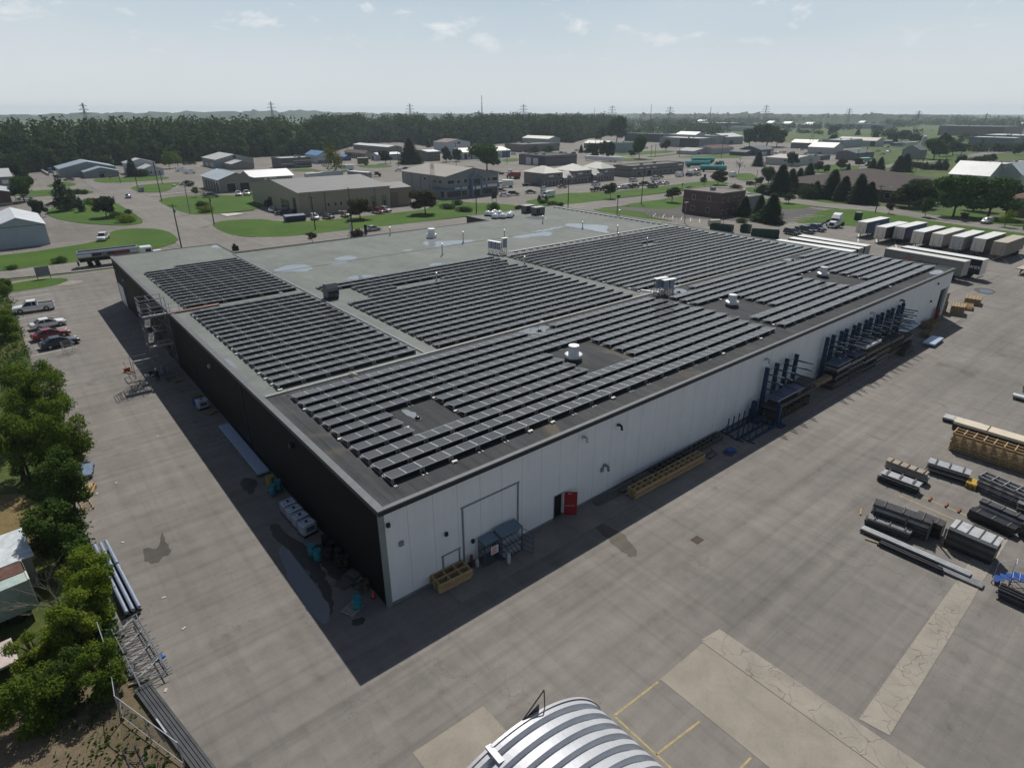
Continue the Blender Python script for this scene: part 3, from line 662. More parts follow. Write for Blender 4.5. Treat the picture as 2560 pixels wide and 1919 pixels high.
for k in range(11):
    y=2.19+PITCH_*k
    if k<3: s=[(2.2,52.4)]
    elif k<6: s=[(2.2,7.0),(11.8,26.2),(33.1,52.4)]
    elif k==6: s=[(2.2,26.2),(33.1,52.4)]
    elif k<10: s=[(2.2,51.8)]
    else: s=[(2.2,28.4),(33,51.3)]
    fl.append((k,y,s))
    if k<2: s=[(53.8,101)]
    elif k==2: s=[(53.8,77.6),(84.2,101)]
    elif k<7: s=[(60.8,77.7),(84.5,101)]
    elif k<10: s=[(53.4,101)]
    else: s=[(59.9,85.5),(91.3,100.8)]
    fr.append((k,y,s))
block('on the dark front strip, left half',g1,fl,True)
block('on the dark front strip, right half',g1,fr,True)
block('in the near block of the left wing','solar panel rows on the left wing',[(k,22.45+1.68*k,[(1.95,16.4)]) for k in range(18)],True)
block('in the far block of the left wing','solar panel rows on the left wing',[(k,54.5+1.67*k,[(1.95 if k<15 else 6.5,16.2)]) for k in range(16)],False)
cs=[]
for k in range(19):
    y=22.1+1.70*k; s=[(19,50.7)]
    if 13<=k<=16: s=[(22.8,50.7)]
    if k==14: s=[(22.8,27.4),(35.6,50.7)]
    if k==15: s=[(22.8,49.2)]
    cs.append((k,y,s))
block('in the middle block behind the pale roof walkway','solar panel rows in the middle block',cs,False)
ds=[]
for k in range(19):
    y=21.9+1.64*k; s=[(53,99.8)]
    if k==0: s=[(60.3,99.8)]
    if k==13: s=[(53,78.9),(82.3,99.8)]
    ds.append((k,y,s))
block('in the right rear block','solar panel rows in the right rear block',ds,False)
# ------------------------------------------------------------------ roof plant
WMET=mk('white_vent_metal',(.66,.67,.68),.38,.35,.08,3)
def mushroom(P,label,s=1.0,cat='roof vent'):
    t=thing('roof_exhaust_fan',label,cat,(P[0],P[1],H-.05),0,'white exhaust fans on the dark roof strip')
    MB().lathe([(.95,0),(.95,.22),(.78,.3),(.6,.34)],n=28).build('curb',mk('dark_curb',(.06,.065,.075),.5),t,smooth=True)
    MB().lathe([(.62,.3),(.98,.38),(1.0,.72),(.85,.8),(.6,.84)],n=28).build('skirt',WMET,t,smooth=True)
    MB().lathe([(.62,.8),(.62,1.72),(.58,1.76),(.12,1.78)],n=28).build('drum',GALV if 0 else WMET,t,smooth=True)
    t.scale=(s,)*3; return t
mushroom(at('s3',1630,905,H),'big white exhaust fan in the nearest gap of solar panels',.9)
mushroom(at('s4',1455,548,H),'white exhaust fan in the middle gap of solar panels, by the right half',.86)
mushroom(at('s5',690,580,H),'white exhaust fan in the gap of panels nearest the far end',.86)
def drain(P,label):
    t=thing('roof_drain',label,'drain',(P[0],P[1],H-.045))
    MB().lathe([(.22,0),(.22,.12),(.16,.24),(.05,.28)],n=14).build('dome',BLK,t,smooth=True); MB().lathe([(.4,0),(.36,.04),(.1,.05)],n=14).build('flange',COPE_D,t)
drain(at('s2',1490,980,H),'black roof drain at the edge of the nearest puddle'); drain(at('s6',1998,768,H),'black roof drain in the puddle by the inverters'); drain(at('s5',360,402,H),'black roof drain by the far right puddle'); drain(at('s3',1280,612,H),'black roof drain in the puddle behind the front strip')
# hooded vent
P=at('s7',205,530,H); t=thing('hooded_vent','grey hooded air intake standing on the pale roof walkway','roof vent',(P.x,P.y,H-.05))
MB().box(-.8,-.7,0,.8,.7,.35).build('curb',COPE_D,t)
b=MB(); b.extr([(-.7,.35),(.7,.35),(.72,1.5),(.35,2.0),(-.35,2.05),(-.75,1.5),(-1.0,.75)],-.8,.8,axis='x'); b.build('hood',mk('grey_hood',(.13,.14,.15),.45,.3,.1,2),t)
MB().box(-.72,-.99,.62,.72,-.9,1.2).build('intake',BLK,t)
def pipe(P,h,label,r=.105,cap=True):
    h*=.8
    t=thing('vent_pipe',label,'pipe',(P[0],P[1],H-.05)); MB().tube([(0,0,0),(0,0,h)],r,10).build('stack',GALV,t,smooth=True)
    MB().lathe([(r*2.2,0),(r*2.0,.12),(r*1.1,.3)],n=12).build('flashing',GALV,t,smooth=True)
    if cap: MB().lathe([(r*.6,h),(r*1.7,h+.06),(r*1.5,h+.22),(.03,h+.3)],n=12).build('cap',WMET,t,smooth=True)
for v,x,y,h,l in (('v2',1790,1338,2.4,'tall grey vent pipe behind the wide blue puddle'),('v2',1160,1270,1.7,'grey vent pipe near the back edge of the roof, left'),('v2',1610,1442,2.2,'grey vent pipe standing just behind the middle solar block'),('v2',2145,1300,1.9,'slim vent pipe behind the inverter rack'),('v3',608,1215,1.6,'dark vent pipe in the biggest roof puddle'),('v3',265,1168,1.8,'thin pipe in front of the rooftop air units'),('v3',910,1250,1.6,'vent pipe by the white kerb above the right rear block'),('v3',925,1108,1.6,'white capped pipe on the right edge of the roof'),('s6',1388,232,1.3,'white topped pipe among the right rear panels, nearer the kerb'),('s6',1678,290,1.4,'white topped pipe in a gap of the right rear panels'),('s7',1326,360,1.5,'white topped pipe in the gap of the middle block'),('s6',448,492,1.5,'short pipe in the corner of the middle block')):
    pipe(at(v,x,y,H),h,l)
P=at('v2',1517,1290,H); t=thing('roof_vent','squat white round vent near the back edge of the grey roof','roof vent',(P.x,P.y,H-.05))
MB().lathe([(1.0,0),(1.05,.7),(.7,.8),(.7,1.3),(.8,1.35),(.75,1.75),(.1,1.8)],n=24).build('cowl',WMET,t,smooth=True)
# skylight domes of the rear extension
DOME=mk('skylight_dome',(.62,.64,.66),.2,0,.05,2)
sk=[(885,1145),(975,1128),(948,1152),(1042,1142),(985,1185),(1088,1182),(1195,1152),(1177,1172)]
sl=['first from the left in the back row','last in the back row of four','between the two back ones','third in the back row','nearest on the left','middle one of the near row','far right, partly hidden','rightmost of the near row']
for (x,y),l in zip(sk,sl):
    P=at('w4',x,y+12,H); t=thing('skylight','white dome skylight on the rear roof extension, '+l,'skylight',(P.x,P.y,H-.05),0,'dome skylights on the rear roof')
    MB().lathe([(.95,0),(.95,.3),(.85,.35)],n=20).build('curb',COPE_D,t); MB().lathe([(.9,.34),(.86,.6),(.7,.9),(.4,1.15),(.05,1.22)],n=20).build('dome',DOME,t,smooth=True)
# air units
for (x,y),l in zip(((1437,1115),(1575,1140)),('boxy rooftop air unit, left of the pair by the far corner','boxy rooftop air unit, right of the pair by the far corner')):
    P=at('w4',x,y,H); t=thing('air_unit',l,'air conditioner',(P.x,P.y,H-.05),0,'rooftop air units')
    MB().box(-1.5,-.9,.25,1.5,.9,1.75).build('cabinet',mk('unit_grey',(.10,.105,.105),.5,.2,.15,1.5),t,bevel=.04); MB().box(-1.55,-.95,1.75,1.55,.95,1.85).build('lid',mk('unit_lid',(.35,.35,.35),.5),t)
    MB().box(-1.2,-.96,.5,-.2,-.9,1.5).build('grille',BLK,t); MB().box(-1.4,-.8,0,1.4,.8,.25).build('base_rail',BLK,t)
def inverter_rack(P,label,n,rz=0,h=1.9):
    t=thing('inverter_rack',label,'electrical rack',(P[0],P[1],H-.05),rz)
    b=MB()
    for i in range(n+1):
        x=i*1.0-n*.5; b.bar((x,0,0),(x,0,h),.06); b.bar((x,.7,0),(x,0,h*.8),.05); b.bar((x,-.3,.03),(x,.8,.03),.06)
    for z in (.4,h*.6,h): b.bar((-n*.5,0,z),(n*.5,0,z),.05)
    b.build('rack_frame',mk('rack_steel',(.16,.17,.18),.5,.4,.2,2),t)
    for i in range(n):
        x=i*1.0-n*.5+.5
        MB().box(x-.38,-.32,h*.42,x+.38,-.03,h*1.02).build('inverter_box',mk('inverter_blue_grey',(.25,.29,.37),.4,.1,.1,2),t,bevel=.03)
    MB().box(-n*.5-.1,-.45,h*1.04,n*.5+.1,.25,h*1.08).build('shade_plate',WMET,t)
inverter_rack(at('s6',150,375,H),'long rack of grey inverter boxes behind the middle solar block',3,rad(-82),2.0)
inverter_rack(at('s6',245,378,H),'tall blue grey electrical cabinet rack next to the long inverter rack',1,rad(0),2.6)
inverter_rack(at('s6',1800,778,H),'rack of blue grey inverters where the roof walkways cross, back one',2,rad(-10),2.1)
inverter_rack(at('s6',1880,785,H),'rack of blue grey inverters where the roof walkways cross, front one',2,rad(-10),2.0)
P=at('s6',1660,750,H); tag(MB().bar((P.x-1.2,P.y+2.3,H+.05),(P.x+.5,P.y-2.2,H+.05),.35,.18).build('cable_tray',WMET),'white cable tray lying on the roof walkway beside the inverters','cable tray')
# black feet along the white kerb and cable rail beside the front strip
def support(b,lab,grp): tag(b.build('pipe_support',BLK),lab,'pipe support',grp)
for i in range(26): support(MB().box(56.5+i*1.72,54.35,H-.05,57.15+i*1.72,54.75,H+.12),'black support block on the roof along the long white kerb','black blocks along the long white kerb')
for i in range(22): support(MB().box(100.2,56.5+i*1.62,H-.05,100.7,57.1+i*1.62,H+.12),'black support block on the roof along the right hand kerb','black blocks along the right hand kerb')
b=MB(); b.tube([(2.1,20.65,H+.22),(50.8,20.65,H+.22)],.02,5); b.tube([(52.5,20.75,H+.22),(59,20.75,H+.22)],.02,5)
for i in range(40): b.bar((2.2+i*1.24,20.65,H-.05),(2.2+i*1.24,20.65,H+.5),.03)
tag(b.build('cable_rail',RAIL),'thin cable rail on posts along the back of the dark roof strip','rail')
b=MB(); b.obox((8.6,20.9,H+.25),(.08,1.2,.12),.3); tag(b.build('loose_batten',mk('pale_wood',(.55,.48,.36),.7)),'pale batten left leaning on the cable rail','batten')
P=at('v1',2035,1405,H); t=thing('roof_hatch','black camera cluster post at the back edge of the left roof wing','camera post',(P.x,P.y,H-.05)); MB().box(-.5,-.4,0,.5,.4,.9).build('box',BLK,t,bevel=.05); MB().box(-.3,-.35,.9,.1,.25,1.3).build('head',BLK,t,bevel=.05)
P=at('s7',520,345,H); tag(MB().obox((P.x,P.y,H+.5),(.7,.1,.6),.5,tilt=(-.7,0)).build('reflector_sheet',mk('shiny_sheet',(.85,.85,.85),.2,.9)),'small shiny sheet propped behind the middle solar block','metal sheet')
# ================================================================== things along the white wall and in the yard
TIMB=mk('raw_timber',(.42,.30,.165),.75,0,.25,3,fine=.3); TIMB2=mk('weathered_timber',(.24,.185,.12),.8,0,.3,3,fine=.3); TGREY=mk('grey_timber',(.13,.12,.11),.8,0,.3,3,fine=.3)
TUBE=mk('galvanised_tube',(.30,.31,.33),.38,.55,.25,2.5); TUBED=mk('dark_tube',(.065,.068,.075),.4,.3,.35,2); TUBEL=mk('light_tube',(.50,.51,.53),.35,.5,.2,2)
TARP=mk('dark_wrap',(.022,.022,.027),.35,0,.5,1.5); WRAP=mk('pale_wrap',(.42,.42,.43),.35,0,.35,2.5); BLUE=mk('blue_paint',(.012,.035,.09),.45,.1,.25,3); BLUE2=mk('bright_blue_paint',(.012,.06,.25),.45,0,.25,3)
SHEET=mk('blue_white_sheet',(.42,.50,.66),.35,.3,.12,2); FOIL=mk('pale_film',(.55,.57,.62),.3,0,.2,2)
def bundle(name,label,cat,A,B,w,h,style,mats,group=None,layers=None,r=None,dirw=1,z0=0.0,straps=3,seed=0,bear=True):
    """long pack lying from A to B (ground points along its lower near edge), w wide, h high"""
    A,B=Vector((A[0],A[1],0)),Vector((B[0],B[1],0)); d=B-A; ln=d.length; rz=math.atan2(d.y,d.x)
    t=thing(name,label,cat,(A.x,A.y,z0),rz,group); q=random.Random(seed+int(ln*10)); s=dirw
    z=.0
    if bear:
        for i in range(max(2,int(ln/1.6))):
            x=.3+i*(ln-.6)/max(1,max(2,int(ln/1.6))-1); MB().box(x-.05,-.06*1 if s>0 else -w-.06,0,x+.05,w+.06 if s>0 else .06,.1).build('timber_bearer',mats[-1],t)
        z=.1
    layers=layers or max(2,int((h-z)/.28)); lh=(h-z)/layers
    for k in range(layers):
        b=MB(); za=z+k*lh; e0=q.uniform(-.12,.12); e1=q.uniform(-.12,.12); yo=q.uniform(-.04,.04)
        if style=='tube' or style=='pipe':
            rr=r or .05; nn=max(2,int(w/(2*rr*1.08))); rows=max(1,int((lh*.88)/(2*rr)))
            for j in range(nn):
                for m_ in range(rows):
                    if 0<j<nn-1 and 0<m_<rows-1: continue
                    y=(rr+j*(w-2*rr)/(nn-1))*s+yo; zz=za+rr+m_*2*rr
                    if style=='tube': b.box(e0+q.uniform(-.04,.04),y-rr*.94,zz-rr*.94,ln+e1+q.uniform(-.04,.04),y+rr*.94,zz+rr*.94)
                    else: b.tube([(e0+q.uniform(-.05,.05),y,zz),(ln+e1+q.uniform(-.05,.05),y,zz)],rr*.97,8)
        elif style=='plank':
            nn=max(2,int(w/.2))
            for j in range(nn): b.box(e0+q.uniform(-.05,.05),(j*w/nn)*s+.008+yo if s>0 else -(j+1)*w/nn+.008+yo,za,ln+e1+q.uniform(-.05,.05),((j+1)*w/nn)*s-.008+yo if s>0 else -j*w/nn-.008+yo,za+lh*.86)
        elif style=='frame':   # open timber frames: two long rails and cross rails
            y0,y1=(0,w) if s>0 else (-w,0); rail=min(.09,lh*.8)
            for y in (y0,(y0+y1)/2-.04,y1-.08): b.box(e0,y+yo,za,ln+e1,y+.08+yo,za+rail)
            for i in range(int(ln/.75)+1):
                x=min(i*ln/max(1,int(ln/.75)),ln-.1); b.box(x,y0+yo,za+rail*1.02,x+.09,y1+yo,za+lh*.97)
        elif style=='box':
            b.box(e0*.2,0+yo*.2 if s>0 else -w,za+.004,ln+e1*.2,w if s>0 else 0,za+lh-.004)
        b.build({'tube':'tube_layer','pipe':'pipe_layer','plank':'plank_layer','frame':'frame_layer','box':'packed_layer'}[style],mats[k%max(1,len(mats)-1)],t)
        if style in('tube','pipe') and k<layers-1 and straps:
            for i in range(straps):
                x=ln*(i+.5)/straps; MB().box(x-.04,-.05 if s>0 else -w-.05,za+lh*.88,x+.04,w+.05 if s>0 else .05,za+lh-.003).build('spacer_batten',mats[-1],t)
    if straps:
        for i in range(straps):
            x=ln*(i+.5)/straps; MB().box(x-.045,-.03 if s>0 else -w-.03,h-.01,x+.045,w+.03 if s>0 else .03,h+.05).build('top_batten',mats[-1],t)
    return t
def pallet(label,P,rz,mat=TGREY,n=1,group=None,lx=1.2,ly=1.0,name='wooden_pallet',tiltz=0):
    t=thing(name,label,'pallet',P,rz,group)
    for k in range(n):
        b=MB(); z=k*.14
        for y in (-ly/2,-.05,ly/2-.1): b.box(-lx/2,y,z,lx/2,y+.1,z+.09)
        b.build('stringer',mat,t); b=MB()
        for i in range(7):
            x=-lx/2+i*(lx-.11)/6; b.box(x,-ly/2,z+.092,x+.11,ly/2,z+.118)
        b.build('deck_board',mat,t)
    return t
def gp(v,x,y,z=0.0): return at(v,x,y,z)
# --- right hand storage yard
yg='long metal packs stored in rows in the yard'
bundle('lumber_crate_stack','tall stack of long raw timber crates, nearest the white wrapped pack','timber crates',gp('m7',975,425),(54.2,-25.5),1.5,2.0,'frame',[TIMB,TIMB2],layers=11,straps=0,seed=3)
bundle('wrapped_panel_pack','very long pack of pale topped panels behind the timber crates','panel pack',(59.0,-15.2),(59.6,-27),1.5,.95,'box',[TARP,TARP,mk('cream_board',(.56,.50,.40),.6,0,.1,1),TGREY],layers=3,straps=2)
bundle('sheet_pack','low pale sheet pack sticking out behind the very long pack','sheet pack',(60.3,-13.9),(60.6,-17.2),1.2,.55,'plank',[TARP,WRAP,TGREY],layers=2,straps=1)
bundle('metal_tube_bundle','grey metal bundle lying right in front of the tall timber crates','metal bundle',gp('m7',812,590),gp('m7',1112,685),1.1,1.15,'tube',[TUBED,TUBE,TUBED,TUBE,TUBEL,TGREY],yg,layers=5,straps=3)
bundle('metal_frame_stack','stack of open grey frames beside the small yellow pallets','metal frames',gp('m7',1172,715),(47.1,-24.2),1.35,1.45,'frame',[TUBE,TUBED,TUBE,TGREY],yg,layers=9,straps=0)
bundle('metal_tube_bundle','grey metal bundle at the right edge of the photo behind the tubes','metal bundle',(46.4,-23.9),(46.3,-27.5),1.0,1.0,'tube',[TUBED,TUBE,TGREY],yg,layers=4)
bundle('metal_tube_bundle','pale topped metal bundle, near one of the close pair','metal bundle',gp('m7',452,655),gp('m7',742,765),1.0,1.0,'tube',[TUBED,TUBED,TUBE,TUBEL,TGREY],yg,layers=4)
bundle('metal_tube_bundle','rusty grey metal bundle, back one of the close pair','metal bundle',gp('m7',505,580),gp('m7',800,690),.8,1.15,'tube',[TUBED,TUBE,TUBE,mk('dusty_tube',(.33,.29,.25),.6,.2,.25,2),TIMB2],yg,layers=4,straps=5)
b0=bundle('metal_tube_bundle','tall crated bundle of dark tubes with wooden end frames','metal bundle',gp('m7',400,955),gp('m7',815,1105),1.0,1.75,'tube',[TUBED,TUBED,TUBED,TUBE,TUBED,TUBEL,TGREY],yg,layers=5,straps=3,r=.07)
for x in (.0,2.3,3.9,4.9): MB().box(x,-.09,0,x+.14,-.03,1.75).build('end_post',TGREY,b0)
bundle('dark_wrapped_box','long box in dark wrapping behind the tall crated bundle','wrapped box',gp('m7',700,1010),gp('m7',905,1097),.95,1.35,'box',[TARP,TARP,mk('brown_black_wrap',(.05,.043,.042),.4,0,.3,2),TGREY],layers=3,straps=2)
bundle('metal_tube_bundle','low dark tube bundle in front of the tall crated one','metal bundle',gp('m7',362,985),gp('m7',695,1110),.75,.85,'tube',[TUBED,TUBED,TUBE,TGREY],yg,layers=3,straps=3)
bundle('long_tube_stack','long pale tubes lying nearest the camera, beside the black pipes','long tubes',gp('m7',320,1035),gp('m7',1135,1395),.55,.42,'tube',[TUBED,TUBEL,TIMB],layers=2,straps=0,r=.075)
bundle('long_tube_stack','flat row of long tubes reaching across the concrete strip','long tubes',gp('m7',900,1322),gp('m7',1238,1470),.75,.22,'tube',[TUBE,TIMB],layers=1,straps=0,r=.06)
bundle('black_pipe_bundle','bundle of black pipes with pale straps','pipe bundle',gp('m7',460,1140),gp('m7',930,1352),.45,.42,'pipe',[TARP,TARP],layers=2,straps=0,r=.1,bear=False)
bundle('metal_tube_bundle','big dark stack of four crated packs next to the concrete strip','metal bundle',gp('m7',940,1135),gp('m7',1288,1288),1.45,1.85,'box',[TARP,TUBED,TARP,TUBED,TARP,mk('pale_channel',(.46,.47,.48),.4,.5,.25,3),TUBED],yg,layers=6,straps=4)
bundle('metal_tube_bundle','wrapped metal bundle with a torn pale cover','metal bundle',gp('m7',1180,885),gp('m7',1500,1030),.75,1.15,'plank',[TUBED,TUBE,WRAP,TGREY],yg,layers=4)
bundle('dark_wrapped_box','low black box pack in front of the torn pale cover','wrapped box',gp('m7',1112,925),gp('m7',1450,1080),.75,.8,'box',[TARP,TARP,TGREY],layers=2,straps=3)
bundle('dark_wrapped_box','black pack at the right edge beside the torn cover bundle','wrapped box',(42.4,-25.0),(42.3,-28),.9,1.2,'box',[TARP,TUBED,TGREY],layers=3)
bundle('black_pipe_bundle','dark pipe bundle at the right edge under the blue steps','pipe bundle',gp('m7',1330,1520),(33.1,-29.5),.9,.75,'pipe',[TARP,TUBED,TARP,TGREY],layers=3,straps=1,r=.11)
bundle('sheet_pack','narrow pale pack at the far right edge of the yard','sheet pack',gp('m7',1450,50),(73,-20.5),.7,.6,'plank',[TUBED,FOIL,TIMB],layers=2,straps=0)
for (x,y),l in zip(((845,795),(965,840),(1060,880)),('nearest the pale bundle','in the middle','farthest right')):
    P=gp('m7',x,y); tag(MB().obox((P.x,P.y,.08),(.75,.13,.13),rad(3)).build('timber_block',mk('red_brown_timber',(.22,.09,.05),.7,0,.2,3)),'red brown timber block on the asphalt, '+l,'timber block','timber blocks on the asphalt')
for (x,y),l,r_ in (((330,890),'end of the tall crated bundle',20),((410,1105),'black pipe bundle',-75)):
    P=gp('m7',x,y); tag(MB().obox((P.x,P.y,.06),(.9,.11,.1),rad(r_)).build('timber_block',TIMB),'pale timber lying at the '+l,'timber block')
for i in range(3):
    pass
pallet('small stack of yellow pallets between the grey bundle and the open frames',(47.9,-20.25,0),rad(5),mk('yellow_wood',(.55,.36,.09),.7,0,.3,4),4,lx=1.1,ly=.8)
tag(MB().prism(smooth_poly([tuple(gp('m7',x,y)[:2]) for x,y in ((1150,940),(1200,950),(1450,1060),(1430,1100),(1300,1060),(1180,1000))],1),.0,.05).build('tarpaulin',mk('brown_tarp',(.06,.052,.05),.6,0,.3,3)),'flat dark tarpaulin spread between the black pack and the big stack','tarpaulin')
# blue rolling steps
t=thing('rolling_steps','blue warehouse steps on a scaffold frame at the right edge','rolling steps',(34.6,-25.3,0),rad(-80))
for i in range(3): MB().box(.1+i*.28,-.1,.25+i*.24,.1+i*.28+.3,.8,.29+i*.24).build('step',BLUE2,t)
b=MB(); b.box(.95,-.12,.98,4.2,.82,1.04); b.build('platform',BLUE2,t)
b=MB()
for i in range(9): b.box(1.0+i*.38,-.12,1.042,1.03+i*.38,.82,1.06)
b.build('platform_rib',mk('worn_blue_edge',(.35,.42,.5),.5,0,.1,3),t)
b=MB()
for x in (.05,1.0,2.4,4.1):
    for y in (-.08,.78): b.bar((x,y,0),(x,y,.98 if x>.5 else .3),.05)
for x0,x1 in ((1.0,2.4),(2.4,4.1)):
    for y in (-.08,.78): b.bar((x0,y,.05),(x1,y,.95),.035); b.bar((x0,y,.95),(x1,y,.05),.035)
for x in (1.0,2.4,4.1): b.bar((x,-.08,.1),(x,.78,.1),.04)
b.build('frame',mk('frame_blue',(.02,.04,.09),.5,.2,.2,3),t)
b=MB(); b.tube([(.95,.8,1.0),(.95,.8,2.1),(.95,.45,2.15),(.95,.1,2.1)],.025,6); b.tube([(.95,.8,2.05),(4.1,.8,2.05)],.02,6); b.tube([(4.1,.8,1),(4.1,.8,2.05)],.02,6); b.tube([(.1,.82,.3),(.1,.82,1.3),(.95,.82,2.05)],.022,6); b.build('handrail',mk('rail_white',(.5,.5,.55),.4),t)
# --- along the white wall
bundle('pallet_frame_stack','stack of raw wooden frames leaning by the near end of the white wall','wooden frames',(3.35,-1.28),(6.05,-1.38),1.3,.95,'frame',[TIMB,TIMB2],layers=9,straps=0)
bundle('long_timber_crate','long raw timber crate lying along the white wall','timber crate',(22.8,-2.42),(32.8,-2.55),1.0,.95,'frame',[TIMB,TIMB],layers=6,straps=0)
bundle('plank_pile','low pile of grey planks beside the red door','plank pile',(19.6,-.95),(22.6,-1.1),.75,.14,'plank',[TGREY,TGREY],layers=1,straps=0)
bundle('plank_pile','grey planks between the wall and the long timber crate','plank pile',(22.4,-1.1),(27,-1.0),.6,.35,'plank',[TGREY,TUBED,TGREY],layers=2,straps=1)
bundle('metal_frame_stack','dark metal frames stacked along the wall behind the timber crate','metal frames',(27.2,-1.25),(38.3,-1.05),.9,.55,'frame',[TUBED,TGREY,TGREY],layers=4,straps=0)
# gas bottle cages
CAGE=mk('cage_blue_grey',(.07,.10,.15),.45,.3,.2,2)
def cage(x,y,w,d,h,label,bottles,sign=False,door=False):
    t=thing('gas_bottle_cage',label,'gas cage',(x,y,.05),0,'gas bottle cages by the white wall')
    b=MB()
    for px in (0,w):
        for py in (0,d): b.bar((px,py,0),(px,py,h),.06)
    for z in (.04,h*.5,h-.03):
        for py in (0,d): b.bar((0,py,z),(w,py,z),.05)
        for px in (0,w): b.bar((px,0,z),(px,d,z),.05)
    b.build('frame',CAGE,t); MB().add([(-.05,-.1,h),(w+.05,-.1,h),(w+.05,d+.05,h+.14),(-.05,d+.05,h+.14),(-.05,-.1,h+.05),(w+.05,-.1,h+.05),(w+.05,d+.05,h+.19),(-.05,d+.05,h+.19)],[(0,1,2,3),(4,5,6,7),(0,1,5,4),(1,2,6,5),(2,3,7,6),(3,0,4,7)]).build('roof_sheet',mk('cage_roof',(.13,.19,.24),.4,.2,.1,1),t)
    b=MB()
    for i in range(int(w/.09)): b.bar((i*.09,d,.05),(i*.09,d,h),.012)
    for i in range(int(d/.09)):
        for px in (0,w): b.bar((px,i*.09,.05),(px,i*.09,h),.012)
    b.build('mesh_panel',CAGE,t)
    if not door:
        b=MB()
        for i in range(int(w/.09)): b.bar((i*.09,0,.05),(i*.09,0,h),.012)
        b.build('mesh_panel',CAGE,t)
    if sign:
        s=MB().box(w*.42,-.08,h*.42,w*.95,-.04,h*.78).build('warning_sign',mk('sign_white',(.7,.68,.66),.5,0,.05),t)
        b=MB()
        for k in range(5): b.box(w*.47,-.083,h*(.70-k*.06),w*(.9 if k%2 else .8),-.081,h*(.73-k*.06))
        b.build('sign_lettering',mk('sign_red',(.5,.03,.04),.5),s)
    return t
cage(7.55,-.95,1.25,.75,1.95,'narrow blue grey gas cage with a warning sign',0,True)
cage(8.95,-1.2,1.95,.95,2.15,'wide gas cage with its gate open, full of propane bottles',0,door=True)
PROP=mk('propane_grey',(.45,.46,.47),.4,.2,.1,3)
def bottle(P,label,h=1.0,group=None,lying=False):
    t=thing('propane_bottle',label,'gas bottle',P,0,group)
    MB().lathe([(.13,0),(.155,.05),(.155,h*.68),(.12,h*.78),(.05,h*.82)],n=14).build('tank',PROP,t,smooth=True)
    MB().lathe([(.11,h*.8),(.11,h*.98),(.10,h*.98)],n=12,cap=False).build('collar',PROP,t,smooth=True)
    if lying: t.rotation_euler=(rad(90),0,0)
    return t
for k in range(3):
    for i in range(5):
        bottle((9.2+i*.35,-.55 if not k else -.55,.35+k*.62),'grey propane bottle lying on the open gas cage shelf',.8,'propane bottles lying in the open cage',True)
bottle((9.15,-1.75,.05),'grey propane bottle standing in front of the gas cages',1.05)
bottle((7.1,-.55,.05),'dark propane bottle standing left of the narrow gas cage',.8)
t=thing('cage_gate','open mesh gate swung out from the wide gas cage','gate',(10.92,-1.22,.05),rad(-75))
b=MB()
for z in (.1,.55,1.0,1.5,2.0): b.bar((0,0,z),(1.0,0,z),.035)
for x in (0,1.0): b.bar((x,0,.1),(x,0,2.0),.04)
b.build('gate_frame',CAGE,t)
tag(MB().tube([(6.75,-.35,0),(6.75,-.35,1.15)],.11,12).build('bollard',mk('red_brown_post',(.10,.03,.025),.5)),'dark red steel post beside the big blocked doorway','post')
P=gp('m5',2190,630); tag(MB().box(P.x-.45,P.y-.35,0,P.x+.45,P.y+.35,.012).build('drain_grate',mk('rust_grate',(.06,.045,.035),.7)),'rusty drain grate in the middle of the yard','drain grate')
# cantilever racks
def rack(xs_,h,y,label,arms):
    x0=xs_[0]; n=len(xs_); t=thing('cantilever_rack',label,'storage rack',(x0,y,0.05),0,'blue cantilever racks along the white wall')
    for i in range(n):
        x=xs_[i]-x0
        c=MB().box(x-.13,-.02,0,x+.13,.42,h); c.box(x-.13,-1.7,0,x+.13,-.02,.22); c=c.build('column',BLUE,t)
        b=MB()
        for z in arms: b.bar((x,-.02,z),(x,-1.78,z+.12),.11,.14)
        b.build('arm',mk('arm_grey_blue',(.06,.08,.11),.45,.2,.25,3),c)
    b=MB()
    for i in range(n-1):
        x=xs_[i]-x0; step=xs_[i+1]-xs_[i]; b.bar((x,.2,.3),(x+step,.2,h*.6),.03); b.bar((x,.2,h*.6),(x+step,.2,.3),.03); b.bar((x,.2,h*.93),(x+step,.2,h*.93),.06)
    b.build('bracing',mk('brace_grey',(.2,.22,.25),.5,.3),t)
    return t
rack((46.1,48.15,50.25,52.4),5.7,-.7,'short cantilever rack with four blue columns, nearer the camera',(1.3,2.3,3.3,4.2,5.0))
rack((59.6,61.1,63.3,64.6,66.8,68.2,70.3,71.7,73.8,75.2,77.2,78.6,80.8,82.2),6.1,-.75,'long cantilever rack with fourteen blue columns toward the far corner',(1.1,2.0,2.9,3.8,4.6,5.3))
def load(x0,x1,z,label,style,mats,w=1.5,h=.5,y=-2.55,layers=2,rz=0):
    return bundle('stored_pack',label,'stored pack',(x0,y),(x1,y+rz),w,h,style,mats,'packs stored on the blue racks',layers=layers,straps=2,z0=z)
load(45.6,53.2,.06,'rusty frames on the lowest level of the short rack','frame',[TUBED,mk('rusty_frame',(.13,.07,.04),.7,0,.3,3),TIMB2],layers=3,h=1.1)
load(45.4,53.6,1.45,'dark plank pack on the second level of the short rack','plank',[TGREY,TUBED,TGREY],h=.45)
load(45.5,50.9,2.45,'blue striped sheet pack on top of the short rack','plank',[TUBE,mk('blue_stripe_sheet',(.10,.135,.23),.4,.2,.6,8),TGREY],h=.35)
load(50.0,55.4,2.05,'leaning grey tubes at the right end of the short rack','tube',[TUBE,TUBED,TGREY],h=.4,rz=.8)
load(54.3,58.2,1.7,'weathered timber pack bridging the two racks','plank',[TIMB2,TIMB2],h=.5,w=.7)
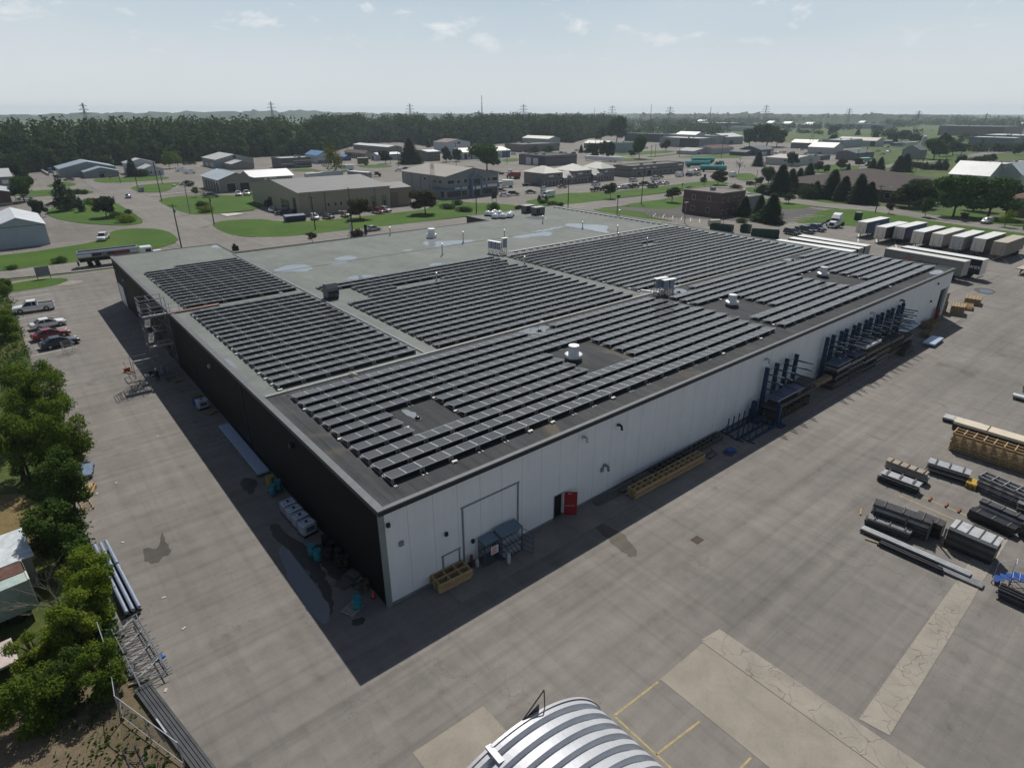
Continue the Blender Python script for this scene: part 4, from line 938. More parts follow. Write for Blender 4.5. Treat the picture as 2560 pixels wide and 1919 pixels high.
ms=[[TUBED,TGREY,TGREY],[TGREY,TUBED,TGREY],[TUBED,TUBE,TGREY],[TUBE,TUBED,TGREY],[TGREY,TIMB2,TGREY]]
names=['first','second','third','fourth','fifth','sixth']
for i in range(6):
    x=59.0+i*4.05; q=random.Random(i)
    load(x,x+3.95,.06,'dark pack on the lowest level of the long rack, %s bay from the near end'%names[i],('plank','tube','frame')[i%3],ms[i%5],h=.95,layers=3)
    if i<6: load(x+q.uniform(-.2,.3),x+3.9,1.25,'grey pack on the second level of the long rack, %s bay from the near end'%names[i],('tube','frame','plank')[i%3],ms[(i+1)%5],h=.65)
    if i in(0,1,2,3,4): load(x+q.uniform(-.2,.3),x+3.9,2.15,'pack on the third level of the long rack, %s bay from the near end'%names[i],('plank','plank','tube')[i%3],ms[(i+2)%5],h=.6)
load(59.2,62.8,2.95,'blue striped sheets on the near end of the long rack','plank',[TUBE,MATS['blue_stripe_sheet'],TGREY],h=.3)
load(64.0,66.6,2.95,'small blue sheets beside the striped sheets on the long rack','plank',[BLUE,MATS['blue_stripe_sheet'],TGREY],h=.22)
load(66.6,71.2,3.45,'white wrapped pack, highest on the long rack','plank',[FOIL,FOIL,TIMB2],h=.4)
load(80.6,84.6,3.0,'pale blue sheets at the far end of the long rack','plank',[TUBE,SHEET,TGREY],h=.3)
# stake racks (low blue frames with uprights)
def stakes(x0,y0,ln,n,h,label,back=True,rz=0):
    t=thing('stake_rack',label,'stake rack',(x0,y0,.02),rz,'blue stake racks left of the short cantilever rack')
    b=MB(); b.box(0,-.08,.05,ln,.08,.28); b.build('base_beam',BLUE,t)
    for i in range(n):
        x=.15+i*(ln-.3)/(n-1); MB().bar((x,0,.28),(x,0,h),.09,.09).build('upright',BLUE,t)
    b=MB()
    for i in (0,n-1):
        x=.15+i*(ln-.3)/(n-1); b.bar((x,-.7,.1),(x,.7,.1),.09); b.bar((x,.6,.1),(x,.05,h*.6),.05)
    b.build('foot',BLUE,t)
    return t
stakes(39.2,-.75,6.2,7,1.9,'tall blue stake rack standing against the white wall'); stakes(39.0,-2.1,6.0,7,1.7,'middle blue stake rack in front of the tall one'); stakes(39.6,-3.05,6.5,6,1.2,'low blue stake rack nearest the yard')
MB_=MB().box(-.2,-.25,0,.2,.25,2.4); t=thing('rack_column','wide blue rack column standing behind the stake racks','rack column',(44.2,-.7,.02)); MB_.build('post',BLUE,t); MB().box(-.4,-.9,0,.4,.4,.12).build('foot',BLUE,t)
t=thing('rack_column','wide blue rack column at the right end of the low stake rack','rack column',(45.4,-2.9,.02)); MB().box(-.18,-.2,0,.18,.2,2.5).build('post',BLUE,t); MB().box(-.35,-.8,0,.35,.5,.12).build('foot',BLUE,t)
t=pallet('dark pallet with a blue crate in front of the stake racks',(36.3,-3.0,.02),rad(8),TGREY,1); tag(MB().box(35.9,-3.3,.15,36.9,-2.75,.42).build('blue_crate',BLUE2,bevel=.04),'blue plastic crate on the dark pallet by the stake racks','crate')
t=thing('metal_trestle','dark metal trestle frame lying by the long timber crate','trestle',(34.4,-2.6,.03)); b=MB(); b.bar((-.8,0,.1),(.8,.2,.1),.08); b.bar((-.8,.6,.1),(.8,.8,.1),.08); b.bar((-.6,0,.1),(-.6,.8,.1),.08); b.bar((.6,.2,.1),(.4,.8,.5),.08); b.build('frame',TUBED,t)
bundle('sheet_pack','flat pack of blue white sheets on the asphalt near the far corner','sheet pack',(85.0,-4.9),(89.2,-4.7),1.5,.55,'box',[TGREY,SHEET,TGREY],layers=2,straps=0)
bundle('wooden_crate','weathered open crate beside the far red door','crate',(93.0,-2.0),(96.3,-2.1),1.6,1.15,'frame',[TIMB2,TIMB2],layers=6,straps=0)
bundle('wooden_crate','small weathered crate behind the flat sheet pack','crate',(88.6,-2.9),(90.8,-2.9),1.2,.8,'frame',[TIMB2,TIMB2],layers=5,straps=0)
bundle('metal_frame_stack','dark metal frames at the far foot of the long rack','metal frames',(78.0,-3.6),(81.5,-3.4),1.1,.8,'frame',[TUBED,TGREY,TGREY],layers=5,straps=0)
def crate(P,s,rz,label,mat=TIMB2):
    t=thing('wooden_crate',label,'crate',P,rz,'wooden crates round the far corner of the warehouse'); x,y,z=s
    MB().box(-x/2,-y/2,.1,x/2,y/2,z).build('crate_body',mat,t); b=MB()
    for i in range(5): b.box(-x/2-.02,-y/2+i*(y-.16)/4,z+.002,x/2+.02,-y/2+.16+i*(y-.16)/4,z+.04)
    b.build('lid_boards',TIMB,t); b=MB()
    for q in (-x/2,0,x/2-.12): b.box(q,-y/2-.03,0,q+.12,y/2+.03,.1)
    b.build('skid',TIMB2,t); b=MB()
    for sx in (-1,1):
        for sy in (-1,1): b.box(sx*x/2-.06,sy*y/2-.06,.1,sx*x/2+.06,sy*y/2+.06,z)
    b.build('corner_post',TIMB,t)
crate((105.2,1.3,0),(2.2,2.0,1.7),.1,'tall wooden crate right behind the warehouse corner, lower one'); crate((105.4,1.5,1.72),(2.0,1.9,1.5),.05,'wooden crate standing on the tall crate at the corner')
crate((106.3,-1.2,0),(2.6,1.8,1.5),.25,'wide wooden crate in front of the corner crates'); crate((115.2,-.9,0),(2.6,2.2,1.1),.2,'lone low wooden crate farthest from the corner')
pallet('stack of pale pallets between the corner crates and the lone crate',(111.0,-1.1,0),.25,TIMB,5,lx=2.6,ly=2.0)
P=at('p',2545,905); bundle('sheet_pack','small blue white load at the right edge of the photo by the wall lane','sheet pack',(76.5,-17.2),(76.2,-19.5),1.2,1.0,'box',[SHEET,TIMB,TIMB],layers=3,straps=0)
# --- arched corrugated shelter in the foreground
t=thing('arched_shelter','ribbed arched steel shelter at the bottom of the photo','shelter',(-1.79,-15.38,0))
CORR=mk('corrugated_galvanised',(.47,.49,.53),.5,.15,.1,1.2,fine=.2)
def arch(a,h,y,n=56,th0=0,th1=math.pi): return [(a*math.cos(th0+(th1-th0)*k/n),y,h*math.sin(th0+(th1-th0)*k/n)) for k in range(n+1)]
prof=[]; y=0.0; dd=.28
for k in range(16): prof+=[(y,0),(y-.27,0),(y-.36,-dd),(y-.52,-dd),(y-.66,0)]; y-=.70
b=MB(); n=56; vs=[]; fs=[]
for (yy,o) in prof: vs+=arch(6.43+o,5.18+o,yy,n)
for i in range(len(prof)-1):
    for k in range(n): fs.append((i*(n+1)+k,i*(n+1)+k+1,(i+1)*(n+1)+k+1,(i+1)*(n+1)+k))
b.add(vs,fs); cor=b.build('corrugated_skin',CORR,t,fix=False)
for p in cor.data.polygons: p.use_smooth=False
b=MB(); A1=arch(6.5,5.25,.12,n); A2=arch(6.28,5.03,.12,n); A3=arch(6.5,5.25,-.02,n); 
b.add(A1+A2+A3,[(k,k+1,n+2+k,n+1+k) for k in range(n)]+[(k,k+1,2*(n+1)+k+1,2*(n+1)+k) for k in range(n)]); b.build('front_rim',mk('rim_steel',(.45,.45,.49),.45,.2,.08,1),t,fix=False)
th=rad(101); c=Vector((6.40*math.cos(th),-.35,5.15*math.sin(th))); MB().obox(c+Vector((0,.05,.08)),(.32,1.0,.06),0,tilt=(0,-rad(-11))).build('strap_plate',MATS['rim_steel'],t)
b=MB(); th=rad(74); p=Vector((6.45*math.cos(th),.1,5.2*math.sin(th))); th2=rad(84); q=Vector((6.45*math.cos(th2),.1,5.2*math.sin(th2))); top=p+Vector((.45,.2,.85))
b.bar(p+Vector((.35,0,-.12)),top,.04); b.bar(q,top,.05); b.bar(q+Vector((-.4,0,-.05)),q,.05); b.add([q,p,p+Vector((.0,.05,.45))],[(0,1,2)]); b.build('hoist_bracket',BLK,t)
# ================================================================== along the black wall, scaffold tower, left edge
TEAL=mk('teal_drum_paint',(.02,.19,.24),.4,.1,.2,3); RUST=mk('rusty_lid',(.20,.12,.065),.7,.2,.35,5); DBLUE=mk('drum_black',(.008,.008,.01),.45)
def drum(P,label,mat=TEAL,lid=RUST,h=.88,r=.29,group=None,puddle_=True):
    t=thing('steel_drum',label,'drum',P,0,group)
    MB().lathe([(r*.97,0),(r,.02),(r,.28),(r*1.04,.30),(r,.32),(r,.56),(r*1.04,.58),(r,.60),(r,h-.03),(r*1.03,h)],n=22).build('shell',mat,t,smooth=True)
    l=MB().lathe([(r*.97,h-.035),(r*.95,h-.012),(.02,h-.015)],n=22).build('lid',lid,t,smooth=True)
    if puddle_: MB().lathe([(r*.5,h-.012),(r*.48,h-.008),(.01,h-.007)],n=14).build('lid_water',TEAL,l)
    return t
dg='drums along the black wall'
pallet('wooden pallet under the two teal drums at the end of the sheet stack',(-.85,18.6,0),rad(6))
drum((-1.15,18.45,.12),'front teal drum on the pallet by the sheet stack',TEAL,TEAL,group=dg); drum((-.55,18.75,.12),'teal drum with a dark rusty lid on the pallet by the sheet stack',TEAL,RUST,1.0,group=dg)
drum((-.8,20.0,0),'yellow topped drum right at the end of the sheet stack',mk('dull_yellow_drum',(.25,.22,.05),.5),mk('yellow_lid',(.32,.28,.07),.6,0,.5,8),1.0,.36,dg,False)
IBCW=mk('ibc_plastic',(.52,.57,.68),.35,0,.08,2); CAGEG=mk('ibc_cage',(.30,.32,.36),.4,.5,.1,4)
def ibc(P,rz,label):
    t=thing('ibc_tank',label,'liquid tank',P,rz,'caged plastic tanks by the black wall')
    tk=MB().box(-.56,-.46,.16,.56,.46,1.1).build('tank',IBCW,t,bevel=.07); MB().lathe([(.12,1.09),(.12,1.15),(.02,1.16)],n=14).build('cap',BLK,tk)
    b=MB()
    for z in (.2,.42,.64,.86,1.06): b.tube([(-.6,-.5,z),(.6,-.5,z),(.6,.5,z),(-.6,.5,z),(-.6,-.5,z)],.013,5)
    for i in range(7):
        x=-.6+i*.2
        for y in (-.5,.5): b.bar((x,y,.14),(x,y,1.1),.022)
    for i in range(6):
        y=-.5+i*.2
        for x in (-.6,.6): b.bar((x,y,.14),(x,y,1.1),.022)
    for y in (-.2,.2): b.bar((-.6,y,1.12),(.6,y,1.12),.03)
    b.build('cage',CAGEG,t)
    b=MB(); 
    for y in (-.5,-.05,.4): b.box(-.6,y,0,.6,y+.1,.13)
    b.box(-.62,-.52,.12,.62,.52,.155); b.build('pallet_base',BLK,t)
    b=MB(); b.box(-.35,-.525,.45,.35,-.512,.85); b.build('label_plate',mk('ibc_label',(.06,.08,.12),.5),t); return t
for i,(y,l) in enumerate(((15.0,'first of the four white caged tanks, farthest from the corner'),(13.8,'second of the four white caged tanks from the drums'),(12.6,'third of the four white caged tanks from the drums'),(11.35,'nearest of the four white caged tanks'))): ibc((-1.05+.03*i,y,0),rad(3+2*i),l)
ibc((-1.05,40.9,0),rad(4),'lone caged tank far along the black wall among pallets')
pallet('two old pallets stacked behind the lone caged tank',(-1.0,43.9,0),.2,TIMB2,4); pallet('weathered pallet in front of the lone caged tank',(-.7,38.9,0),.5,TIMB2,2)
drum((-1.55,42.3,0),'small blue barrel squeezed between the lone tank and the old pallets',BLUE2,BLUE2,.8,.25,dg,False)
drum((-1.65,7.8,0),'teal drum on the floor, front of the pair by the black drums',TEAL,TEAL,group=dg); drum((-1.75,8.6,0),'teal drum with rusty lid, back of the pair by the black drums',TEAL,RUST,group=dg)
for i,(x,y,l,m_) in enumerate(((-.95,7.3,'brown lidded black drum nearest the teal pair',RUST),(-.45,8.0,'black drum against the wall behind the brown lid',DBLUE),(-.4,6.9,'black drum in the middle of the black group',DBLUE),(-.75,6.0,'black drum at the front of the black group',DBLUE),(-.3,5.7,'black drum nearest the corner in the black group',DBLUE),(-.5,9.0,'black drum farthest back against the wall',DBLUE))): drum((x,y,0),l,DBLUE,m_,.88,.29,dg,False)
pallet('grey pallet lying by the black drums',(-1.25,4.1,0),rad(20),TGREY); pallet('second grey pallet under the black drums',(-.5,4.5,0),rad(20),TGREY,lx=.9)
pallet('grey pallet with a teal drum on it near the corner',(-1.95,1.45,0),rad(22),mk('bleached_timber',(.30,.27,.23),.8,0,.2,4)); drum((-1.65,1.25,.12),'teal drum with a rusty lid on the corner pallet',TEAL,RUST,group=dg)
drum((-.95,2.75,0),'low tub with a bright blue lid behind the corner pallet',mk('tub_grey',(.12,.12,.12),.6),mk('blue_lid',(.02,.23,.42),.4),.42,.36,dg,False); drum((-.35,2.75,0),'low tub with a brown lid against the wall by the corner',mk('tub_brown',(.13,.10,.07),.6),mk('brown_lid',(.16,.13,.10),.6),.4,.36,dg,False)
t=thing('traffic_cone','orange traffic cone at the corner of the black wall','cone',(-.32,1.55,0)); MB().box(-.16,-.16,0,.16,.16,.03).build('base',BLK,t); MB().lathe([(.12,.03),(.03,.6),(.02,.62)],n=14).build('cone_body',mk('orange_plastic',(.70,.085,.03),.5),t,smooth=True)
bundle('sheet_stack','long stack of blue white roofing sheets against the black wall','sheet stack',(-.15,34.3),(-.2,22.1),1.05,.45,'box',[TGREY,SHEET,TGREY],layers=2,straps=0,dirw=-1)
# --- scaffold stair tower
SCF=mk('scaffold_tube',(.19,.20,.225),.45,.35,.2,3); PLK=mk('scaffold_plank',(.27,.265,.27),.6,.2,.25,3)
t=thing('scaffold_tower','scaffold stair tower climbing the black wall to the roof','scaffold',(-3.05,53.9,0))
XS,YS=(0,2.75),(0,2.4); HT=10.0
def standard(x,y): MB().tube([(x,y,0),(x,y,HT)],.035,6).build('standard',SCF,t)
for x in (0,1.1,2.75):
    for y in YS: standard(x,y)
b=MB()
for z in (.3,2.0,3.9,5.9,7.75,8.4,8.9,9.9):
    for y in YS: b.bar((0,y,z),(2.75,y,z),.05)
    for x in (0,1.1,2.75): b.bar((x,0,z),(x,2.4,z),.05)
for z in (9.35,8.65):
    b.bar((0,0,z),(0,2.4,z),.04); b.bar((0,2.4,z),(2.75,2.4,z),.04)
b.build('ledger',SCF,t); b=MB()
for z in (0,2,3.9,5.9):
    b.bar((1.1,0,z),(2.75,0,z+1.9),.04); b.bar((1.1,2.4,z+1.9),(2.75,2.4,z),.04); b.bar((0,0,z+1.9),(0,2.4,z),.04); b.bar((2.75,0,z),(2.75,2.4,z+1.9),.04)
b.build('diagonal_brace',SCF,t)
def stair(x,y0,z0,y1,z1,n=9):
    s=MB(); 
    for dx in (-.36,.36): s.bar((x+dx,y0,z0),(x+dx,y1,z1),.04,.16)
    s=s.build('stair_flight',SCF,t); b=MB()
    for i in range(n):
        f=(i+.5)/n; yy=y0+(y1-y0)*f; zz=z0+(z1-z0)*f; b.box(x-.36,yy-.11,zz,x+.36,yy+.11,zz+.03)
    b.build('tread',PLK,s); b=MB()
    for dx in (-.4,.4): b.bar((x+dx,y0,z0+.9),(x+dx,y1,z1+.9),.035)
    b.build('stair_rail',SCF,s)
stair(.55,.1,.2,2.3,2.0); stair(.55,2.3,3.9,.1,5.9); stair(.55,2.35,5.95,.1,7.8); stair(1.6,.1,2.0,2.3,3.9)
for z,x0,x1,y0,y1 in ((7.8,0,2.75,-.15,.75),(3.9,0,2.75,-.1,.8),(3.9,1.2,2.7,1.6,2.3),(2.0,0,1.1,1.7,2.4)):
    MB().box(x0,y0,z,x1,y1,z+.06).build('platform_deck',PLK,t); MB().box(x0,y0-.03,z,x1,y0,z+.2).build('toe_board',PLK,t)
# gangway onto the roof
g=thing('gangway_plank','reddish plank gangway from the scaffold onto the roof','gangway',(-.3,53.3,H+.06),rad(2)); MB().box(0,0,0,6.2,.75,.07).build('deck',mk('red_plank',(.20,.13,.115),.7,0,.35,3),g)
b=MB()
for x in (.4,1.5,2.6): b.bar((x,.78,0),(x,.78,1.1),.04)
for z in (.55,1.05): b.bar((.1,.78,z),(4.6,.78,z),.035)
b.build('handrail',SCF,g)
# outrigger frame, legs and clutter at the foot
o=thing('outrigger_frame','braced scaffold frame standing out from the foot of the stair tower','scaffold frame',(-5.2,55.2,0)); b=MB()
for x,y in ((0,0),(0,2.2),(2.1,0),(2.1,2.2)): b.bar((x,y,0),(x,y,2.2),.05)
for z in (.15,1.1,2.2): b.bar((0,0,z),(0,2.2,z),.05); b.bar((0,0,z),(2.1,0,z),.05); b.bar((0,2.2,z),(2.1,2.2,z),.05)
b.bar((0,0,0),(0,2.2,2.2),.04); b.bar((0,0,2.2),(2.1,0,0),.04); b.bar((2.1,2.2,2.1),(2.2,.8,5.0),.04); b.bar((0,2.2,2.2),(2.1,1.0,5.8),.03); b.build('tube_frame',SCF,o); b=MB(); b.box(0,-.05,2.2,2.1,.25,2.25); b.build('plank',PLK,o)
t2=thing('pallet_truck','rust red pallet jack beside the scaffold outrigger','pallet jack',(-5.5,57.3,0),.3); MB().bar((0,0,.08),(0,1.2,.08),.18,.1).build('fork',RUST,t2); MB().bar((.5,0,.08),(.5,1.2,.08),.18,.1).build('fork',RUST,t2); MB().box(-.1,1.1,.05,.6,1.4,.5).build('pump_body',mk('jack_red',(.28,.06,.04),.5),t2); MB().tube([(.25,1.3,.4),(.25,1.75,1.25)],.03,6).build('handle',RUST,t2)
pallet('dark pallet with boards at the foot of the scaffold',(-1.5,50.9,0),.35,TIMB2,2); pallet('boards heaped next to the scaffold foot',(-1.9,52.0,0),.1,TGREY,2,name='board_heap')
for k,(x,y,s,l) in enumerate(((-4.0,54.9,(.5,.4,.35),'white bag on the ground under the scaffold frame'),(-3.6,55.8,(.7,.5,.4),'dark bundle under the scaffold frame'),(-3.3,54.6,(.9,.3,.25),'grey tool box under the scaffold frame'),(-2.1,54.9,(.8,.12,1.1),'grey board leaning inside the scaffold foot'))):
    tag(MB().obox((x,y,s[2]/2),s,.3*k).build(('white_bag','dark_bundle','tool_box','leaning_board')[k],(FOIL,TARP,TUBE,FOIL)[k],bevel=.04),l,('bag','bundle','tool box','board')[k])
# --- person in a white helmet
def person(P,face,label):
    t=thing('person',label,'person',P,face)
    def skin(name,chains,mat,mir=()):
        me=bpy.data.meshes.new(name); vs=[];es=[];rs=[]
        for ch in chains:
            base=None
            for i,(p,r) in enumerate(ch):
                if isinstance(p,int): base=p; continue
                vs.append(p); rs.append(r); 
                if base is not None: es.append((base,len(vs)-1))
                base=len(vs)-1
        me.from_pydata(vs,es,[]); me.materials.append(mat); o=link(name,me,t)
        m=o.modifiers.new('skin','SKIN'); m.use_smooth_shade=True
        for i,r in enumerate(rs): me.skin_vertices[0].data[i].radius=(r,r)
        me.skin_vertices[0].data[0].use_root=True
        s=o.modifiers.new('sub','SUBSURF'); s.levels=1; s.render_levels=2
        return o
    SK=mk('skin',(.42,.26,.19),.5); CL=mk('dark_work_clothes',(.018,.018,.024),.8,0,.2,6)
    # pelvis root 0, spine 1-4, head
    body=[[((0,0,.93),.145),((0,.01,1.12),.135),((0,.0,1.33),.155),((0,0,1.45),.08),((0,.01,1.53),.058),((0,.025,1.62),.085),((0,.02,1.72),.075)],
      [(0,0),((.10,0,.86),.095),((.11,.03,.50),.066),((.12,-.02,.10),.045),((.12,.12,.04),.04)],
      [(0,0),((-.10,0,.86),.095),((-.12,.06,.50),.066),((-.13,.06,.10),.045),((-.13,.20,.04),.04)],
      [(2,0),((.19,0,1.39),.065),((.26,.03,1.13),.048),((.22,.22,.98),.036),((.20,.30,.97),.03)],
      [(2,0),((-.19,0,1.39),.065),((-.27,-.02,1.12),.048),((-.25,.12,.90),.036),((-.24,.18,.84),.03)]]
    skin('body',body,SK)
    wear=[[((0,0,.95),.155),((0,.01,1.13),.148),((0,0,1.34),.17),((0,0,1.43),.09)],[(0,0),((.10,0,.87),.105),((.11,.03,.50),.08),((.12,-.02,.14),.062)],[(0,0),((-.10,0,.87),.105),((-.12,.06,.50),.08),((-.13,.06,.14),.062)],
      [(2,0),((.19,0,1.39),.075),((.26,.03,1.13),.058),((.225,.2,.99),.045)],[(2,0),((-.19,0,1.39),.075),((-.27,-.02,1.12),.058),((-.252,.1,.93),.045)]]
    skin('work_clothes',wear,CL)
    b=MB(); b.lathe([(.135,0),(.115,.03),(.112,.07),(.085,.12),(.02,.14)],(0,.02,1.70),18); b.box(-.08,.10,1.70,.08,.19,1.715); b.build('helmet',mk('helmet_white',(.75,.75,.75),.3),t,smooth=True)
    b=MB()
    for sx in (-1,1):
        b.lathe([(.012,0),(.012,.012)],(sx*.032,.108,1.635),8); b.obox((sx*.088,.02,1.625),(.018,.035,.06))
    b.obox((0,.118,1.605),(.022,.03,.035)); b.obox((0,.108,1.565),(.05,.012,.01)); b.build('face',SK,t)
    for sx,hx,hy,hz in ((1,.20,.34,.965),(-1,-.24,.215,.80)):
        b=MB()
        b.obox((hx,hy,hz),(.08,.09,.03),0)
        for i in range(4): b.tube([(hx-.03+i*.02,hy+.04,hz),(hx-.03+i*.02,hy+.08+.01*(i in(1,2)),hz-.012),(hx-.03+i*.02,hy+.10,hz-.035)],.009,6)
        b.tube([(hx-sx*.04,hy-.01,hz),(hx-sx*.06,hy+.03,hz-.01),(hx-sx*.055,hy+.055,hz-.02)],.01,6); b.build('hand',SK,t,smooth=True)
    b=MB()
    for x,y in ((.12,.05),(-.13,.13)): b.box(x-.05,y-.10,0,x+.05,y+.17,.09)
    b.build('boots',BLK,t,bevel=.02)
person((-3.25,52.35,0),rad(10),'person in dark work clothes and a white helmet at the scaffold foot')
# --- left edge: sheets, ladders, scaffold frames, chain link fence, shed, planks
b1=bundle('corrugated_sheet_stack','stack of blue corrugated sheets under the trees, farthest along the fence','corrugated sheets',at('m2',830,490),at('m2',975,525),2.6,.4,'plank',[SHEET,SHEET,TIMB],layers=1,straps=0,dirw=-1)
bundle('corrugated_sheet_stack','blue grey corrugated sheets on timber, second stack along the fence','corrugated sheets',at('m2',910,705),at('m2',1070,670),2.4,.5,'plank',[TGREY,mk('blue_grey_sheet',(.20,.27,.37),.4,.3,.3,4),TIMB],layers=2,straps=0,dirw=1)
bundle('timber_frame_stack','pale timber crate and ladder frames beside the fence','timber frames',at('m2',920,900),at('m2',1050,880),1.6,.6,'plank',[TIMB,TIMB],layers=2,straps=0,dirw=1)
t=thing('wooden_ladder_frame','pale wooden ladder frame lying beside the timber crate','ladder frame',at('m2',980,1060),rad(95)); b=MB()
for y in (0,-.7): b.box(0,y,.05,2.4,y+.07,.13)
for i in range(5): b.box(i*.56,-.7,.13,i*.56+.07,.07,.18)
b.build('frame',TIMB,t)
A=at('m2',1040,1060); bundle('rounded_sheet_stack','long blue grey roll formed sheets lying along the fence','roll formed sheets',(-14.4,16.6),(-14.0,10.2),1.0,.75,'pipe',[TARP,mk('blue_grey_pipe',(.26,.31,.40),.38,.35,.2,3),TIMB],layers=2,straps=0,r=.13)
bundle('rounded_sheet_stack','shorter roll formed sheets leaning at the far end of the long ones','roll formed sheets',(-14.5,19.2),(-14.3,15.8),1.0,1.0,'pipe',[MATS['blue_grey_pipe'],MATS['blue_grey_pipe'],TIMB],layers=2,straps=0,r=.13)
def scaf_frame(P,rz,tl,label,ln=6.2,w=1.5):
    t=thing('scaffold_lattice',label,'scaffold frame',P,rz,'grey scaffold frames lying by the fence'); t.rotation_euler=(tl,0,rz); b=MB()
    for y in (0,w): b.tube([(0,y,0),(ln,y,0)],.04,6)
    n=int(ln/.75)
    for i in range(n+1): b.tube([(i*ln/n,-.25,0),(i*ln/n,w+.25,0)],.028,5)
    for i in range(n): b.tube([(i*ln/n,0,0),((i+1)*ln/n,w,0)] if i%2 else [((i)*ln/n,w,0),((i+1)*ln/n,0,0)],.022,5)
    b.build('lattice',SCF,t); return t
scaf_frame((-15.1,9.6,.15),rad(-83),0,'lowest grey scaffold frame of the pile by the fence'); scaf_frame((-14.9,9.4,.4),rad(-85),rad(8),'middle grey scaffold frame of the pile by the fence'); scaf_frame((-15.3,9.3,.3),rad(-81),rad(-28),'grey scaffold frame tilted up on the pile by the fence',5.6)
P1=at('m3',1090,960); P2=at('m3',1600,1800); bundle('long_channel_pack','long grey steel channels lying at the bottom left on dirt','steel channels',(-14.75,3.45),(-12.9,-6.5),.85,.3,'tube',[TUBED,TUBE,TGREY],layers=1,straps=0,r=.075)
tag(MB().obox((-14.35,4.0,.1),(1.1,.12,.12),rad(-15)).build('timber_block',TIMB2),'weathered timber at the head of the steel channels','timber block')
tag(MB().obox((-14.0,-.2,.36),(.07,1.3,.03),rad(10)).build('loose_rail',TUBEL),'short pale rail lying on the steel channels','rail')
t=thing('blue_rag','crumpled blue cloth on the asphalt by the scaffold frames','cloth',at('m3',1280,790)); b=MB(); q=random.Random(4)
b.tube([(-.12,-.1,.04),(-.05,.05,.09),(.05,.2,.05),(.12,.34,.03)],.07,7); b.tube([(-.05,-.02,.06),(.14,-.02,.07),(.3,.05,.03)],.06,7); b.build('cloth',mk('bright_blue_cloth',(.01,.12,.5),.7,0,.3,12),t,smooth=True)
# chain-link fence
t=thing('chain_link_fence','galvanised chain link fence with pipe rails at the lower left','fence',(0,0,0)); FP=[(-15.45,8.6),(-15.35,5.2),(-15.55,1.9),(-14.6,-.6),(-13.6,-3.2)]
for x,y in FP: MB().tube([(x,y,0),(x,y,1.9)],.035,7).build('post',GALV,t)
b=MB()
for z in (.25,1.85): b.tube([(x,y,z) for x,y in FP],.025,6)
b.build('rail',GALV,t); b=MB()
for (x0,y0),(x1,y1) in zip(FP[:-1],FP[1:]):
    ln=math.hypot(x1-x0,y1-y0); n=int(ln/.16)
    for i in range(n):
        for s in (1,-1):
            f0=i/n; f1=min(max(f0+s*1.6/ln,0),1); zz=.25+1.6*min(1,abs(f1-f0)*ln/1.6)
            b.bar((x0+(x1-x0)*f0,y0+(y1-y0)*f0,.25),(x0+(x1-x0)*f1,y0+(y1-y0)*f1,zz),.007)
b.build('wire_mesh',mk('fence_wire',(.12,.125,.13),.5,.4),t)
t=thing('steel_lattice_frame','rusty steel frame lying on the dirt under the fence','steel frame',(-15.9,-.3,.08),rad(-88)); b=MB()
for y in (0,.55): b.tube([(0,y,0),(3.2,y+.2,0)],.03,6)
for i in range(4): b.tube([(i*.8,0,0),(i*.8+.5,.6,0)],.025,5)
b.build('lattice',TUBED,t)
# truck body / shed behind the bushes at lower left
t=thing('old_truck_body','pale green truck body with a rusty roof behind the bushes','truck body',(-18.4,15.6,0),rad(6))
GRN=mk('faded_green_panel',(.25,.31,.28),.5,.1,.2,1.5); MB().box(-7,-1.3,.7,0,1.3,2.9).build('box_body',GRN,t)
MB().box(-7.1,-.2,2.9,.05,1.2,3.0).build('roof_sheet',mk('rusty_roof_sheet',(.11,.06,.05),.7,0,.5,2),t); MB().box(-7.1,-1.32,2.9,.08,-.2,2.95).build('roof_edge',mk('pale_roof_edge',(.33,.40,.38),.5,0,.2,2),t)
MB().box(-.02,-1.3,.8,.06,1.3,3.0).build('end_frame',mk('cream_frame',(.55,.53,.40),.5,0,.2,3),t)
for x in (-5.5,-1.2): 
    for y in (-1.1,1.1): MB().tube([(x,y-.14,.45),(x,y+.14,.45)],.45,16).build('wheel',BLK,t)
t=thing('white_shed','white roofed storage shed half hidden by the trees','shed',(-18.2,19.4,0),rad(6)); MB().box(-6,-1.5,0,0,1.5,2.6).build('wall',mk('shed_grey',(.22,.22,.22),.6),t); MB().add([(-6.2,-1.7,2.5),(.2,-1.7,2.5),(.2,1.7,3.0),(-6.2,1.7,3.0),(-6.2,-1.7,2.58),(.2,-1.7,2.58),(.2,1.7,3.08),(-6.2,1.7,3.08)],[(0,1,2,3),(4,5,6,7),(0,1,5,4),(1,2,6,5),(2,3,7,6),(3,0,4,7)]).build('roof',mk('mossy_white_roof',(.48,.52,.55),.5,0,.3,2),t)
t=thing('flat_trailer','pale flat trailer deck at the left edge among bushes','trailer',(-19.7,10.6,0),rad(6)); MB().box(-5,-1.2,.8,0,1.2,.95).build('deck',mk('pale_deck',(.45,.39,.36),.7,0,.2,2),t); MB().tube([(-2,-1.0,.4),(-2,-.75,.4)],.4,14).build('wheel',BLK,t); MB().tube([(-2,.75,.4),(-2,1.0,.4)],.4,14).build('wheel',BLK,t)
P=at('m1',590,830); t=thing('shopping_cart_cage','wire cage trolley at the tree edge behind the dark car','cage trolley',(P.x+.1,P.y-.6,0),.2); b=MB()
for x in (-.6,.6):
    for y in (-.5,.5): b.bar((x,y,0),(x,y,1.7),.04)
for z in (.2,.6,1.0,1.4,1.7):
    for y in (-.5,.5): b.bar((-.6,y,z),(.6,y,z),.025)
    for x in (-.6,.6): b.bar((x,-.5,z),(x,.5,z),.025)
b.build('cage_frame',GALV,t)
